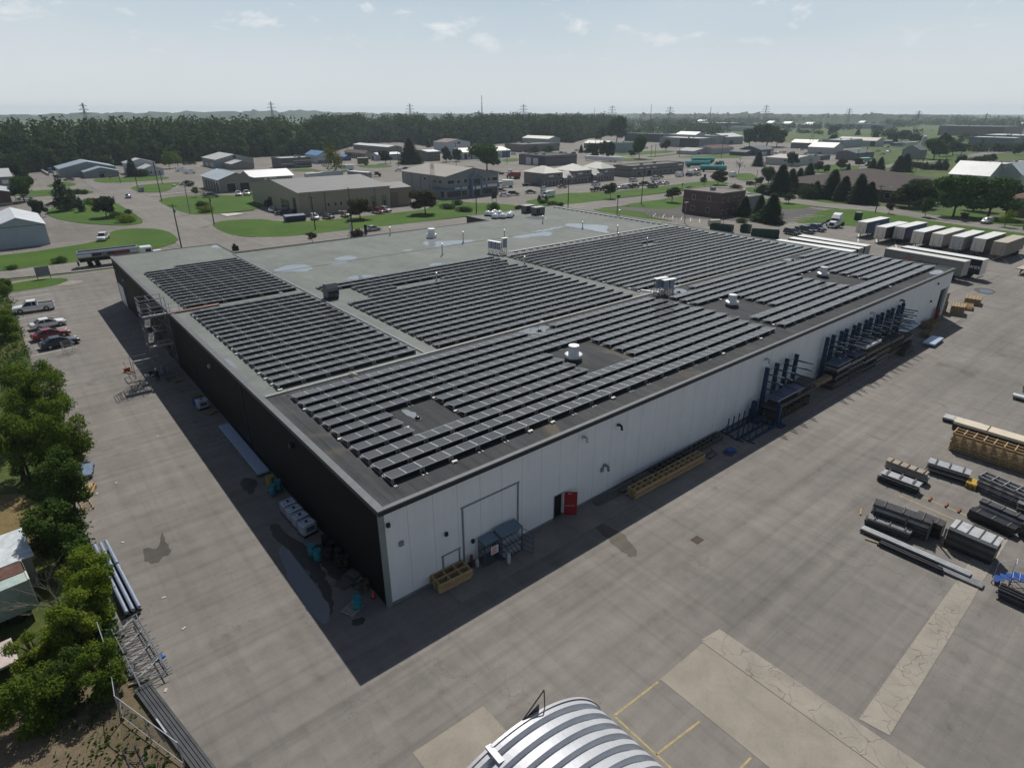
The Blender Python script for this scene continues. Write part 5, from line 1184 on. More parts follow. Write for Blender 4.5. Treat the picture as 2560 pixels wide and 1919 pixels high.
# scraps of litter on the asphalt
LIT=mk('pale_litter',(.45,.42,.36),.8)
for k,(v,x,y) in enumerate((('m2',1815,190),('m2',1340,725),('m2',1120,848),('m2',1415,1410),('m3',1310,300),('m3',1470,545),('m3',1325,1040),('w8',700,345))):
    P=at(v,x,y); tag(MB().obox((P.x,P.y,.025),(.26,.14,.03),k*.7).build('paper_scrap',LIT),'scrap of pale litter on the bare asphalt','litter','scraps of litter on the asphalt')
# ================================================================== vehicles
GLASS,ng_,bg_=new_mat('vehicle_glass'); bg_.inputs['Base Color'].default_value=(.012,.014,.018,1); bg_.inputs['Roughness'].default_value=.06; bg_.inputs['Specular IOR Level'].default_value=.6
TYRE=mk('tyre_rubber',(.014,.014,.015),.8); RIM=mk('wheel_rim',(.38,.39,.40),.35,.6,.1,6); LAMP=mk('head_lamp',(.75,.76,.78),.1,0,.05,8); TAIL=mk('tail_lamp',(.30,.01,.012),.2,0,.05,8); PLAST=mk('black_trim',(.018,.018,.02),.55)
PAINT={}
def paint(name,rgb=(.5,.5,.5),rough=.28,metal=.15):
    if name not in PAINT:
        m,nt,bs=new_mat('paint_'+name); bs.inputs['Base Color'].default_value=(*rgb,1); bs.inputs['Roughness'].default_value=rough; bs.inputs['Metallic'].default_value=metal; bs.inputs['Coat Weight'].default_value=.6; bs.inputs['Coat Roughness'].default_value=.06; PAINT[name]=m
    return PAINT[name]
for n_,c_ in dict(white=(.72,.73,.74),red=(.20,.006,.02),navy=(.012,.022,.038),black=(.012,.012,.014),silver=(.42,.43,.44),grey=(.13,.135,.14),blue=(.03,.07,.20),brown=(.045,.025,.018),teal=(.03,.34,.32),tan=(.30,.25,.18),darkgreen=(.015,.04,.025),green=(.10,.35,.05)).items(): paint(n_,c_)
# side profiles (x forward, z up) of the body and of the glasshouse; widths per level
CARS=dict(
 sedan=dict(L=4.75,W=1.82,body=[(-2.36,.32),(-2.38,.62),(-2.28,.92),(-1.55,.98),(1.0,.93),(1.95,.80),(2.32,.62),(2.37,.35)],cab=[(-1.75,.95),(-1.05,1.36),(-.45,1.45),(.15,1.42),(1.05,.94)],wr=.33,ax=(-1.38,1.42)),
 suv=dict(L=4.7,W=1.9,body=[(-2.32,.38),(-2.34,.80),(-2.28,1.08),(1.05,1.08),(2.0,.98),(2.30,.75),(2.34,.42)],cab=[(-2.22,1.05),(-1.95,1.62),(-1.4,1.70),(.1,1.68),(.55,1.52),(1.15,1.07)],wr=.37,ax=(-1.35,1.42)),
 pickup=dict(L=5.8,W=2.0,body=[(-2.9,.50),(-2.92,1.1),(-.45,1.12),(1.25,1.12),(2.55,1.05),(2.85,.85),(2.9,.48)],cab=[(-.62,1.10),(-.5,1.75),(-.2,1.84),(.75,1.82),(1.45,1.11)],wr=.40,ax=(-1.75,1.85)),
 crew=dict(L=5.9,W=2.0,body=[(-2.95,.50),(-2.97,1.1),(-1.1,1.12),(1.3,1.12),(2.6,1.05),(2.9,.85),(2.95,.48)],cab=[(-1.35,1.10),(-1.2,1.75),(-.8,1.86),(.7,1.84),(1.45,1.11)],wr=.42,ax=(-1.8,1.9)),
 van=dict(L=5.9,W=2.05,body=[(-2.93,.45),(-2.95,1.35),(1.55,1.35),(2.35,1.15),(2.85,.95),(2.92,.48)],cab=[(-2.93,1.3),(-2.88,2.35),(-2.6,2.45),(.7,2.45),(1.15,2.2),(1.95,1.28)],wr=.37,ax=(-1.8,1.95)))
def make_car(kind,label,color,group=None,cap=False):
    d=CARS[kind]; w=d['W']/2; t=thing('parked_'+{'crew':'pickup'}.get(kind,kind),label,{'sedan':'car','suv':'car','pickup':'pickup truck','crew':'pickup truck','van':'van'}[kind],(0,0,0),0,group)
    def shell(pr,wl,wu,zl,zu,closed_bottom=True):
        n=len(pr); f=lambda z:wl+(wu-wl)*max(0,min(1,(z-zl)/(zu-zl)))
        vs=[(x,-f(z),z) for x,z in pr]+[(x,f(z),z) for x,z in pr]
        return vs,[tuple(range(n)),tuple(range(2*n-1,n-1,-1))]+[(i,n+i,n+(i+1)%n,(i+1)%n) for i in range(n)]
    b=MB(); vs,fs=shell(d['body'],w*.97,w*.96,.3,1.1); b.add(vs,fs)
    if kind in('pickup','crew'):
        pass
    body=b.build('body',paint(color),t,bevel=.05,smooth=True)
    c=d['cab']; zb=min(z for _,z in c); zt=max(z for _,z in c)
    vs,fs=shell(c,w*.93,w*.74 if kind!='van' else w*.86,zb,zt); MB().add(vs,fs).build('window_glass',GLASS if kind!='van' else paint(color),t,bevel=.03,smooth=True)
    # roof skin and pillars over the glass
    b=MB(); rp=[p for p in c if p[1]>zt-.16]; x0=rp[0][0]; x1=rp[-1][0]; wu=w*.75 if kind!='van' else w*.86
    b.box(x0,-wu,zt-.05,x1,wu,zt+.02)
    f=lambda z:w*.935+(w*.75-w*.935)*(z-zb)/(zt-zb)
    if kind!='van':
        lo0,lo1=c[0],c[-1]; q0=c[1] if c[1][1]>zb+.2 else c[2]; q1=[p for p in c if p[1]>zb+.3][-1]
        xm=(x0+x1)/2-.05
        for s in (-1,1):
            for P,Q in ((lo0,q0),(lo1,q1),((xm,zb),(xm,zt))): b.bar((P[0],s*f(P[1]),P[1]),(Q[0],s*f(Q[1]),Q[1]),.09,.05)
            b.bar((q0[0],s*f(q0[1]),q0[1]),(q1[0],s*f(q1[1]),q1[1]),.05,.06)
    b.build('roof',paint(color),t)
    if kind=='van':
        MB().add([(1.2,-w*.84,2.12),(1.2,w*.84,2.12),(1.93,w*.9,1.36),(1.93,-w*.9,1.36),(1.16,-w*.84,2.14),(1.16,w*.84,2.14),(1.98,w*.9,1.34),(1.98,-w*.9,1.34)],[(0,1,2,3),(4,5,6,7),(0,1,5,4),(2,3,7,6)]).build('windscreen',GLASS,t)
        for s in (-1,1): MB().box(.35,s*w*.885-.02,1.45,1.3,s*w*.885+.02,1.95).build('side_window',GLASS,t)
    if kind in('pickup','crew'):
        xb=-.7 if kind=='pickup' else -1.42; B=MB().box(-2.82,-w*.84,1.118,xb,w*.84,1.13).build('cargo_bed',PLAST,t)
        b=MB(); b.box(-2.9,-w*.96,1.1,xb+.05,-w*.84,1.24); b.box(-2.9,w*.84,1.1,xb+.05,w*.96,1.24); b.box(-2.95,-w*.9,1.05,-2.84,w*.9,1.24); b.build('bed_side',paint(color),t)
        if cap: MB().add([(-2.9,-w*.93,1.2),(xb,-w*.93,1.2),(xb,w*.93,1.2),(-2.9,w*.93,1.2),(-2.8,-w*.8,1.8),(xb,-w*.8,1.8),(xb,w*.8,1.8),(-2.8,w*.8,1.8)],[(0,3,2,1),(4,5,6,7),(0,1,5,4),(1,2,6,5),(2,3,7,6),(3,0,4,7)]).build('cargo_cap',paint(color),t)
    for ax in d['ax']:
        for s in (-1,1):
            wl=MB().tube([(ax,s*(w-.22),d['wr']),(ax,s*(w+.015),d['wr'])],d['wr'],18).build('wheel',TYRE,t,smooth=True); MB().tube([(ax,s*(w-.02),d['wr']),(ax,s*(w+.022),d['wr'])],d['wr']*.62,14).build('rim',RIM,wl)
    xf=d['body'][-2][0]; zf=d['body'][-2][1]; xr=d['body'][1][0]; zr=d['body'][1][1]
    for s in (-1,1):
        MB().box(xf-.28,s*w*.72-.2,zf-.02,xf-.03,s*w*.72+.2,zf+.12).build('headlight',LAMP,t); MB().box(xr-.02,s*w*.78-.15,zr+.02,xr+.07,s*w*.78+.15,zr+.2).build('tail_light',TAIL,t)
    MB().box(xf-.1,-w*.5,zf-.2,xf+.055,w*.5,zf-.04).build('grille',PLAST,t)
    b=MB(); b.box(xf-.2,-w*.96,.3,xf+.08,w*.96,.44); b.box(d['body'][0][0]-.06,-w*.96,.34,d['body'][0][0]+.2,w*.96,.48); b.build('bumper',PLAST if kind in('suv','van') else paint(color) if kind=='sedan' else RIM,t)
    for s in (-1,1): MB().obox((c[-1][0]-.15,s*(w+.06),zb+.1),(.12,.2,.13)).build('mirror',PLAST,t)
    return t
PROTO={}
def car(kind,color,v,x,y,deg,label,cap=False,P=None):
    """place a vehicle; (v,x,y) is the ground point below its middle, deg the heading of its nose (0 = +x, 90 = +y)"""
    k=(kind,color,cap)
    if k not in PROTO: PROTO[k]=t=make_car(kind,label,color,None,cap)
    else: t=copy_tree(PROTO[k])
    P=P or at(v,x,y); t.location=(P[0],P[1],.02); t.rotation_euler=(0,0,rad(deg)); t['label']=label
    return t
# parking by the black wall
car('pickup','white','m1',285,480,175,'white pickup truck with an open bed, farthest of the four vehicles beside the trees',P=(-12.6,98.7))
car('sedan','white','m1',410,630,8,'white car parked between the white pickup and the red car',P=(-11.6,86.9))
car('sedan','red','m1',420,720,8,'dark red car parked between the white and the navy car',P=(-11.8,80.6))
car('sedan','navy','m1',490,790,8,'navy blue car parked nearest the tree crown',P=(-11.2,75.6))
# along the streets, left
car('crew','white','w1',1740,1475,-110,'white pickup parked alone on the verge by the tanker truck')
car('sedan','blue','w1',2155,775,-98,'blue car driving alone down the side street')
car('pickup','white','w1',420,800,185,'white pickup behind the tree, beside the dark red shed')
car('sedan','black','w1',880,910,160,'black car half hidden behind the dark rounded conifer')
car('sedan','grey','w1',1160,485,170,'dark car parked in front of the blue grey workshop')
car('suv','white','w1',1065,325,100,'white car by the garage door of the blue grey workshop')
t=car('van','blue','w1',850,350,-95,'blue and white truck parked before the forest')
car('van','white','w2',740,350,0,'white van, back one of two, in front of the forest'); car('van','white','w2',865,385,0,'white van with blue windows, front one of two, in front of the forest')
car('suv','grey','w2',815,255,20,'grey car parked farthest back, left of a dark one, by the tall grey workshop'); car('suv','brown','w2',905,250,10,'dark car parked farthest back beside a grey one by the tall workshop')
car('crew','grey','w2',1185,740,-20,'grey pickup with a trailer behind it, by the garage forecourt')
t=thing('utility_trailer','small trailer with mesh sides hitched to the grey pickup','trailer',at('w2',1075,705),rad(-20)); MB().box(-1.4,-.8,.5,1.4,.8,.6).build('deck',TUBED,t); b=MB()
for s in (-1,1):
    for z in (.9,1.2,1.6): b.bar((-1.4,s*.8,z),(1.4,s*.8,z),.06)
    for x in (-1.4,0,1.4): b.bar((x,s*.8,.6),(x,s*.8,1.6),.06)
b.build('side_rail',RUST,t); MB().tube([(0,-.95,.35),(0,-.75,.35)],.35,14).build('wheel',TYRE,t); MB().tube([(0,.75,.35),(0,.95,.35)],.35,14).build('wheel',TYRE,t)
car('suv','white','w2',1595,715,-100,'white car parked nose out in front of the garage doors'); car('crew','white','w2',1720,705,-100,'white pickup beside the white car at the garage doors'); car('sedan','silver','w2',1815,690,-100,'pale car half behind the corner of the tan building')
# tan building frontage
car('crew','navy','w3',60,1140,170,'dark pickup at the left end of the tan building'); car('suv','black','w3',200,1135,175,'black car in the shade beside the dark pickup')
car('suv','white','w3',485,1210,-100,'white car parked in front of the tan building'); car('suv','navy','w3',670,1200,-80,'dark blue car parked in front of the tan building'); car('suv','tan','w3',915,1175,-90,'tan car half hidden by the round reddish tree')
car('crew','red','w3',1360,1125,-80,'red pickup parked near the right end of the tan building'); car('suv','silver','w3',1465,1105,-85,'silver car beside the red pickup')
car('sedan','silver','w3',1230,1345,0,'silver car driving on the street behind the warehouse roof',P=(68.2,131.5))
car('sedan','white','w2',2100,950,60,'pale car nose in at the left end of the tan building frontage')
# office and plaza
car('sedan','white','w4',1115,890,-40,'white car nearest the blue grey office'); car('suv','brown','w4',1240,875,-45,'dark brown car next to the white car at the office'); car('sedan','black','w4',1060,825,-60,'black car tucked behind the office corner'); car('sedan','grey','w4',1475,850,-35,'dark car alone near the pylon sign')
car('van','white','w4',1715,905,180,'white van with roof bars beside the pylon sign'); car('sedan','tan','w4',1910,775,-20,'beige car in front of the plaza shops')
car('crew','white','w4',1060,750,0,'white pickup hitched to the enclosed trailer beside the office')
car('suv','white','w5',165,905,0,'white car left of the plaza, behind a black pickup'); car('pickup','black','w5',165,985,0,'black pickup left of the young tree'); car('crew','darkgreen','w5',290,975,0,'dark pickup right behind the young tree'); car('sedan','white','w5',420,965,0,'white car peeping out right of the young tree')
car('sedan','white','w5',520,950,0,'low white car between the young tree and the white pickup'); car('crew','white','w5',600,945,0,'white pickup with its cap, right of the young tree',True); car('pickup','darkgreen','w5',690,940,0,'dark flatbed at the end of the white pickup row')
car('suv','white','w5',680,855,0,'white car alone in the middle of the plaza parking'); car('crew','white','w5',985,825,0,'white pickup in front of the long brown building'); car('sedan','navy','w5',1045,805,0,'dark car behind the white pickup at the long brown building')
car('crew','brown','w5',835,905,0,'dark brown pickup beside the lamp post'); car('crew','grey','w5',945,940,0,'dark green car at the edge of the plaza lawn'); car('sedan','silver','w5',1030,895,0,'silver car behind a sign at the plaza lawn'); car('sedan','white','w5',1120,890,0,'white car at the right end of the plaza row')
car('van','white','w5',1320,785,0,'big white van at the end of the long brown building'); car('van','white','w5',1480,765,0,'second white van behind the big one'); car('suv','navy','w5',1455,780,0,'dark car between the two big vans'); car('suv','silver','w5',1570,770,0,'silver car at the right end beside the vans'); car('sedan','black','w5',1560,715,0,'black car behind the vans by the green tanks')
car('van','white','w5',2055,785,10,'white van on the lawn corner by the bare tree'); car('suv','black','w6',195,900,0,'black car on the street between lawn and spruces')
car('suv','silver','w7',1470,1430,175,'silver blue car on the side road at the right')
# trailer yard parking
car('suv','navy','s5',350,120,-105,'dark blue car by the green dumpsters, leftmost of three'); car('crew','navy','s5',495,95,-105,'dark pickup in the middle of three beside the white truck'); car('crew','blue','s5',612,75,-105,'blue pickup nearest the white truck')
# far cars, small
fc=[('w4',1240,320,'white'),('w4',1365,305,'silver'),('w4',1460,310,'black'),('w4',1880,305,'black'),('w4',1955,300,'grey'),('w4',2110,265,'silver'),('w4',2060,310,'brown'),('w5',45,445,'silver'),('w5',100,510,'silver'),('w5',455,445,'black'),('w5',850,400,'silver'),('w5',1040,340,'white'),('w5',1640,470,'white'),('w5',1560,480,'brown'),('w5',2000,335,'silver'),('w5',1720,365,'white'),('w6',530,475,'silver'),('w6',590,455,'white'),('w6',660,460,'white'),('w6',780,455,'white'),('w6',900,420,'silver'),('w6',960,480,'silver'),('w6',1145,430,'silver'),('w6',1160,470,'navy'),('w6',1340,470,'white'),('w6',1960,440,'silver'),('w6',2020,480,'silver'),('w6',2100,450,'white'),('w6',1490,715,'black'),('w7',120,430,'white'),('w7',90,390,'silver'),('w7',680,155,'white'),('w7',720,155,'white'),('w7',820,160,'white'),('w7',1095,190,'white'),('w7',1160,190,'silver'),('w7',1615,330,'white'),('w7',1735,335,'white'),('w7',90,120,'white'),('w3',1950,420,'black'),('w3',1640,545,'white'),('w3',1740,525,'blue')]
wd=['behind the dark flat garage','by the crossing road','in the far sheds yard','among parked cars beyond the plaza']
for i,(v,x,y,c) in enumerate(fc):
    car('sedan' if i%3 else 'suv',c,v,x,y,(i*53)%180,'')
    COL.objects[-1]
FC=[o for o in COL.objects if o.get('label','x')=='']
for o,(v,x,y,c) in zip(FC,fc):
    px,py=src(v,x,y); zone='far beyond the lawns at the right' if px>2200 else 'in the boat and trailer yards right of the big dark tree' if px>1900 else 'near the crossroads beyond the plaza' if px>1450 else 'beyond the blue grey office' if px>1200 else 'behind the tan building'
    o['label']='distant tiny %s car %s'%(c,zone); o['group']='distant %s cars %s'%(c,zone)
# ------------------------------------------------------------------ semi trailers
def text_mesh(name,s,size,mat,parent,M,ext=.01):
    cu=bpy.data.curves.new(name,'FONT'); cu.body=s; cu.size=size; cu.extrude=ext; cu.align_x='CENTER'; cu.align_y='CENTER'
    o=bpy.data.objects.new(name,cu); COL.objects.link(o); dg=bpy.context.evaluated_depsgraph_get(); me=bpy.data.meshes.new_from_object(o.evaluated_get(dg)); bpy.data.objects.remove(o); bpy.data.curves.remove(cu)
    me.materials.clear(); me.materials.append(mat); me.transform(M); return link(name,me,parent)
TRW=mk('trailer_white',(.66,.67,.66),.45,.1,.06,1.2); TRG=mk('trailer_side_grey',(.22,.22,.215),.5,.1,.12,1); TRB=mk('trailer_side_blue',(.02,.045,.17),.4,.1,.1,1); TRD=mk('trailer_side_navy',(.014,.016,.028),.4,.1,.1,1); TRT=mk('trailer_beige',(.40,.36,.29),.5,.1,.1,1); CREAM=mk('trailer_front_cream',(.72,.67,.58),.5,.05,.08,1)
def trailer(P,rz,label,side,front,ln=14.6,roof=None,words=None,legs=True,group='semi trailers parked in the trailer yard',logo=False):
    """nose at P, body runs along local +x"""
    t=thing('semi_trailer',label,'trailer',P,rz,group); w=1.3
    MB().box(0,-w,1.15,ln,w,4.05).build('cargo_box',[side],t)
    MB().box(-.04,-w,1.15,-.003,w,4.05).build('front_panel',front,t); MB().box(ln+.003,-w,1.15,ln+.05,w,4.05).build('rear_doors',front,t)
    r=MB().box(-.03,-w-.02,4.05,ln+.03,w+.02,4.1); r.build('roof',roof or TRW,t)
    b=MB(); b.box(.1,-.5,.95,ln-.1,-.38,1.15); b.box(.1,.38,.95,ln-.1,.5,1.15); b.box(ln-.2,-w,.5,ln,w,.62); b.build('chassis',BLK,t)
    for x in (ln-3.6,ln-2.3):
        for s in (-1,1): MB().tube([(x,s*.65,.5),(x,s*1.27,.5)],.5,18).build('wheel',TYRE,t,smooth=True)
    for s in (-1,1): MB().box(2.4,s*.9-.08,0,2.6,s*.9+.08,1.15).build('landing_leg',TUBED,t)
    MB().box(2.2,-w+.05,.9,9,-w+.1,1.15).build('side_skirt',TUBED,t)
    b=MB(); b.bar((-.06,-.75,1.3),(-.06,-.75,3.2),.04); b.bar((-.06,.55,1.3),(-.06,.55,3.3),.04); b.bar((-.06,-.2,1.5),(-.06,.6,1.5),.06); b.build('front_rail',TUBED,t)
    if words: text_mesh('side_lettering',words[0],words[1],words[2],t,Matrix.Translation((words[3],-w-.015,words[4])) @ Matrix.Rotation(rad(90),4,'X'))
    if logo:
        b=MB()
        for a in range(4):
            an=rad(90*a+25); b.add([(words[3]-3.4+math.cos(an)*.15,-w-.02,3.05+math.sin(an)*.15),(words[3]-3.4+math.cos(an-.35)*.85,-w-.02,3.05+math.sin(an-.35)*.6),(words[3]-3.4+math.cos(an+.4)*.75,-w-.02,3.05+math.sin(an+.4)*.5)],[(0,1,2)])
        b.build('side_emblem',mk('emblem_red',(.45,.03,.03),.5),t,fix=False)
    return t
LW=mk('lettering_white',(.7,.7,.7),.5); LB=mk('lettering_dark',(.03,.03,.035),.5)
# eight trailers nose out in a row: noses toward the camera, bodies run along +x
n8=[('white roofed trailer with a long blue side, first from the white truck',TRB,CREAM,None),('white roofed trailer with a navy side, second from the white truck',TRD,CREAM,None),('white roofed trailer with a bright blue side, third from the white truck',TRB,CREAM,None),('white roofed trailer with a dark side, fourth from the white truck',TRD,CREAM,None),('cream grey trailer, fifth from the white truck',TRG,CREAM,mk('trailer_roof_cream',(.60,.59,.55),.5,.1,.06,1)),('scuffed pale trailer, sixth from the white truck',mk('trailer_side_mid',(.30,.29,.27),.5,.1,.1,1),mk('scuffed_front',(.48,.48,.47),.5,.1,.2,3),None),('white roofed trailer with a black side, second from the right end',TRD,CREAM,None),('beige roofed trailer at the right end of the row',mk('trailer_side_brown',(.12,.11,.095),.5,.1,.1,1),mk('beige_front',(.33,.30,.25),.5,.1,.1,1),TRT)]
tops=[(370,60),(575,115),(785,115),(985,165),(1195,190),(1415,220),(1655,240),(1875,280)]
botr=[(470,195),(690,230),(880,255),(1090,290),(1310,320),(1530,355),(1775,385),(2005,435)]
for (lab,sd,fr,rf),tp in zip(n8,tops):
    P=at('w8',*tp,z=4.1); i=tops.index(tp)
    tr=trailer((P.x,P.y-1.3,.01),rad(-2),lab,sd,fr,13.2,rf,words=(('wwwwww',.01,LW,4,2) if False else None))
    if i in(0,2): 
        MB().box(5.0,-1.325,1.9,7.4,-1.306,3.3).build('side_emblem',mk('emblem_pale_blue',(.25,.33,.55),.5,0,.6,3),tr)
P=at('w8',2200,440); trailer((151.5,6.0-3.6,.01),rad(-2),'beige flat deck trailer cut off by the right edge of the photo',mk('deck_beige',(.42,.38,.30),.6,.1,.1,1),TRT,12,TRT) if False else None
t=thing('flat_deck_trailer','pale flat deck trailer at the right edge next to the beige roofed one','trailer',(146.5,-.6,0),rad(-2),None); MB().box(0,-1.25,1.2,13,1.25,1.35).build('deck',TRT,t); b=MB(); b.box(.2,-.45,.8,12.8,-.3,1.2); b.box(.2,.3,.8,12.8,.45,1.2); b.build('chassis',BLK,t)
for x in (10,11.3):
    for s in (-1,1): MB().tube([(x,s*.65,.5),(x,s*1.2,.5)],.5,16).build('wheel',TYRE,t)
for s in (-1,1): MB().box(1.9,s*.8-.08,0,2.1,s*.8+.08,1.2).build('landing_leg',TUBED,t)
# two lying along the yard behind the corner, long side to the camera: body runs -y
P=at('w8',718,352,4.1); Q=at('w8',1590,498,4.1); an=math.atan2(Q.y-P.y,Q.x-P.x)
trailer((P.x,P.y,.01),an,'grey trailer with a red emblem and lettering on its long side',TRG,mk('trailer_end_grey',(.36,.34,.32),.5,.1,.1,1),(Q-P).length,mk('trailer_roof_grey',(.55,.55,.53),.5,.1,.08,1),words=('vicwest',1.5,LB,(Q-P).length*.56,2.55),logo=True)
COL.objects[-1]
P=at('w8',890,335,4.1); Q=at('w8',1780,485,4.1); trailer((P.x,P.y,.01),an,'dark navy trailer behind the grey lettered one',TRD,CREAM,(Q-P).length,None,words=('vicwest',1.3,LW,(Q-P).length-1.6,2.6))
# three long white roofs just beyond the parapet
for (a,c),l in zip((((445,125),(1195,240)),((345,150),(1120,268)),((190,175),(1040,300))),('farthest','middle','nearest')):
    P=at('s5',*a,z=4.1); Q=at('s5',*c,z=4.1); an=math.atan2(Q.y-P.y,Q.x-P.x)
    trailer((P.x,P.y,.01),an,'long white roofed trailer close behind the parapet, %s of three'%l,TRD,TRG,(Q-P).length,None)
# white tractor unit
t=thing('tractor_unit','white long nosed truck tractor parked left of the trailer row','truck',(175.8,51.2,.02),rad(180+8)); WP=paint('white')
b=MB(); b.extr([(1.2,.7),(3.4,.7),(3.5,1.3),(3.3,1.75),(1.2,2.0)],-.85,.85); b.build('hood',WP,t,bevel=.05); MB().box(-1.6,-1.2,.9,1.25,1.2,2.6).build('cab',WP,t,bevel=.06); MB().add([(-1.6,-1.2,2.6),(1.1,-1.15,2.6),(1.1,1.15,2.6),(-1.6,1.2,2.6),(-1.6,-1.15,3.9),(.1,-1.0,3.6),(.1,1.0,3.6),(-1.6,1.15,3.9)],[(0,3,2,1),(4,5,6,7),(0,1,5,4),(1,2,6,5),(2,3,7,6),(3,0,4,7)]).build('roof_fairing',WP,t,bevel=.05)
MB().box(1.2,-1.0,1.95,1.32,1.0,2.55).build('windscreen',GLASS,t); MB().box(3.42,-.6,.75,3.56,.6,1.5).build('grille',BLK,t); MB().box(3.3,-1.1,.4,3.65,1.1,.75).build('bumper',WP,t)
for s in (-1,1):
    MB().box(3.3,s*.9-.16,.9,3.5,s*.9+.16,1.15).build('headlight',LAMP,t)
    MB().box(2.0,s*1.0-.22,.75,3.3,s*1.0+.22,1.25).build('fender',WP,t,bevel=.04); MB().box(1.1,s*1.35-.08,1.8,1.2,s*1.35+.08,2.5).build('mirror',BLK,t)
    for x in (2.6,-3.2,-4.5): MB().tube([(x,s*.7,.5),(x,s*1.2,.5)],.5,18).build('wheel',TYRE,t,smooth=True)
b=MB(); b.box(-5.2,-.45,.65,1.2,.45,.95); b.build('chassis',BLK,t)
# motorbike between the cars
P=at('s5',712,20); t=thing('motorcycle','small purple blue motorcycle between the blue pickup and the truck','motorcycle',(P.x,P.y,.02),rad(-100)); MB().extr([(-.6,.55),(.3,.55),(.55,.9),(.3,1.05),(-.2,.85),(-.7,.95)],-.15,.15).build('body',mk('purple_paint',(.05,.03,.28),.3),t)
for x in (-.75,.75): MB().tube([(x,-.07,.32),(x,.07,.32)],.32,16).build('wheel',TYRE,t)
MB().bar((.45,-.35,1.1),(.45,.35,1.1),.04).build('handlebar',BLK,t); MB().box(-.5,-.13,.9,.05,.13,1.0).build('saddle',BLK,t)
# tank truck behind the left wing
t=thing('tanker_truck','polished tank truck passing behind the left corner of the warehouse','tank truck',(-2.2,131.2,.02),rad(-2)); POL=mk('polished_tank',(.52,.53,.54),.22,.85,.06,1)
prof=[(1.18*math.cos(2*math.pi*k/24),2.45+1.0*math.sin(2*math.pi*k/24)) for k in range(24)]
MB().extr([(u,z) for u,z in prof],0,11.6,axis='x').build('tank',POL,t,smooth=True); MB().box(.3,-.5,3.4,11.3,.5,3.52).build('catwalk',TUBED,t)
b=MB(); b.box(.2,-1.2,1.2,11.6,1.2,1.55); b.box(-.3,-1.2,.5,.0,1.2,1.3); b.build('chassis',BLK,t)
MB().box(2.6,-1.215,2.2,9.8,-1.18,2.9).build('black_band',TARP,t); MB().box(6.8,-1.235,2.35,9.9,-1.215,2.75).build('red_lettering_band',mk('band_red',(.28,.01,.03),.4,0,.5,4),t)
for k in range(3): MB().obox((4.6+k*.35,-1.235,2.55),(.1,.03,.6),0,tilt=(0,.5)).build('stripe',POL,t)
for x in (2.0,3.4,9.0,10.3,14.6):
    for s in (-1,1): MB().tube([(x,s*.75,.5),(x,s*1.25,.5)],.5,18).build('wheel',TYRE,t,smooth=True)
MB().box(12.0,-1.2,.9,14.3,1.2,3.0).build('cab',WP,t,bevel=.08); MB().box(14.3,-.95,.7,16.2,.95,1.8).build('hood',WP,t,bevel=.08); MB().box(14.29,-1.05,1.9,14.36,1.05,2.7).build('windscreen',GLASS,t)
for s in (-1,1): MB().box(12.9,s*1.21-.01,1.9,14.0,s*1.21+.01,2.6).build('side_window',GLASS,t)
# green tank trailers and other trucks in the middle distance
def tanker(v,a,c,label,h=3.6):
    P=at(v,*a); Q=at(v,*c); an=math.atan2(Q.y-P.y,Q.x-P.x); ln=(Q-P).length
    t=thing('tank_trailer',label,'tank trailer',P,an,'teal green tank trailers beyond the plaza'); MB().extr([(1.2*math.cos(2*math.pi*k/18),2.35+1.2*math.sin(2*math.pi*k/18)) for k in range(18)],0,ln,axis='x').build('tank',paint('teal'),t,smooth=True)
    MB().box(.2,-1.1,.8,ln,1.1,1.25).build('chassis',BLK,t); MB().box(ln*.1,-1.22,1.5,ln*.7,-1.17,2.3).build('dark_band',mk('teal_dark',(.02,.06,.09),.4),t)
    for x in (ln-3,ln-1.7,2.0):
        for s in (-1,1): MB().tube([(x,s*.7,.5),(x,s*1.2,.5)],.5,14).build('wheel',TYRE,t)
tanker('w5',(1400,655),(1730,650),'teal green tank trailer, biggest and nearest of the three'); tanker('w5',(1480,600),(1790,600),'teal green tank trailer with a blue side behind the biggest one'); tanker('w5',(1600,715),(1960,720),'low bright teal tank trailer lying in front of the biggest one')
def lorry(v,x,y,deg,label,color,box=None,ln=5.5):
    t=thing('parked_truck',label,'truck',at(v,x,y),rad(deg)); MB().box(0,-1.1,.8,2.0,1.1,2.6).build('cab',paint(color),t,bevel=.06); MB().extr([(2.0,.8),(3.3,.8),(3.3,1.5),(2.0,1.75)],-.8,.8).build('hood',paint(color),t,bevel=.05); MB().box(2.0,-.95,1.75,2.06,.95,2.45).build('windscreen',GLASS,t); MB().box(-ln,-.5,.7,0,.5,.95).build('chassis',BLK,t)
    for xx in (2.5,-ln+.9,-ln+2.1):
        for s in (-1,1): MB().tube([(xx,s*.7,.5),(xx,s*1.15,.5)],.5,14).build('wheel',TYRE,t)
    if box: MB().box(-ln,-1.2,1.0,-.2,1.2,3.2).build('cargo_box',box,t)
    return t
lorry('w5',1880,625,0,'teal green truck tractor beside the tank trailers','teal'); lorry('w5',1830,640,0,'dark flat truck parked right of the tank trailers','navy'); lorry('w4',1560,745,-30,'blue and white truck tractor in front of the plaza gable','blue',None,7); lorry('w4',1165,590,-60,'white and blue truck behind the office','white')
lorry('w4',1215,640,90,'red truck behind the plaza corner','red',mk('red_box',(.22,.02,.02),.5)); lorry('w3',1310,620,-20,'dark wrecked truck tractor in the gravel yard','black')
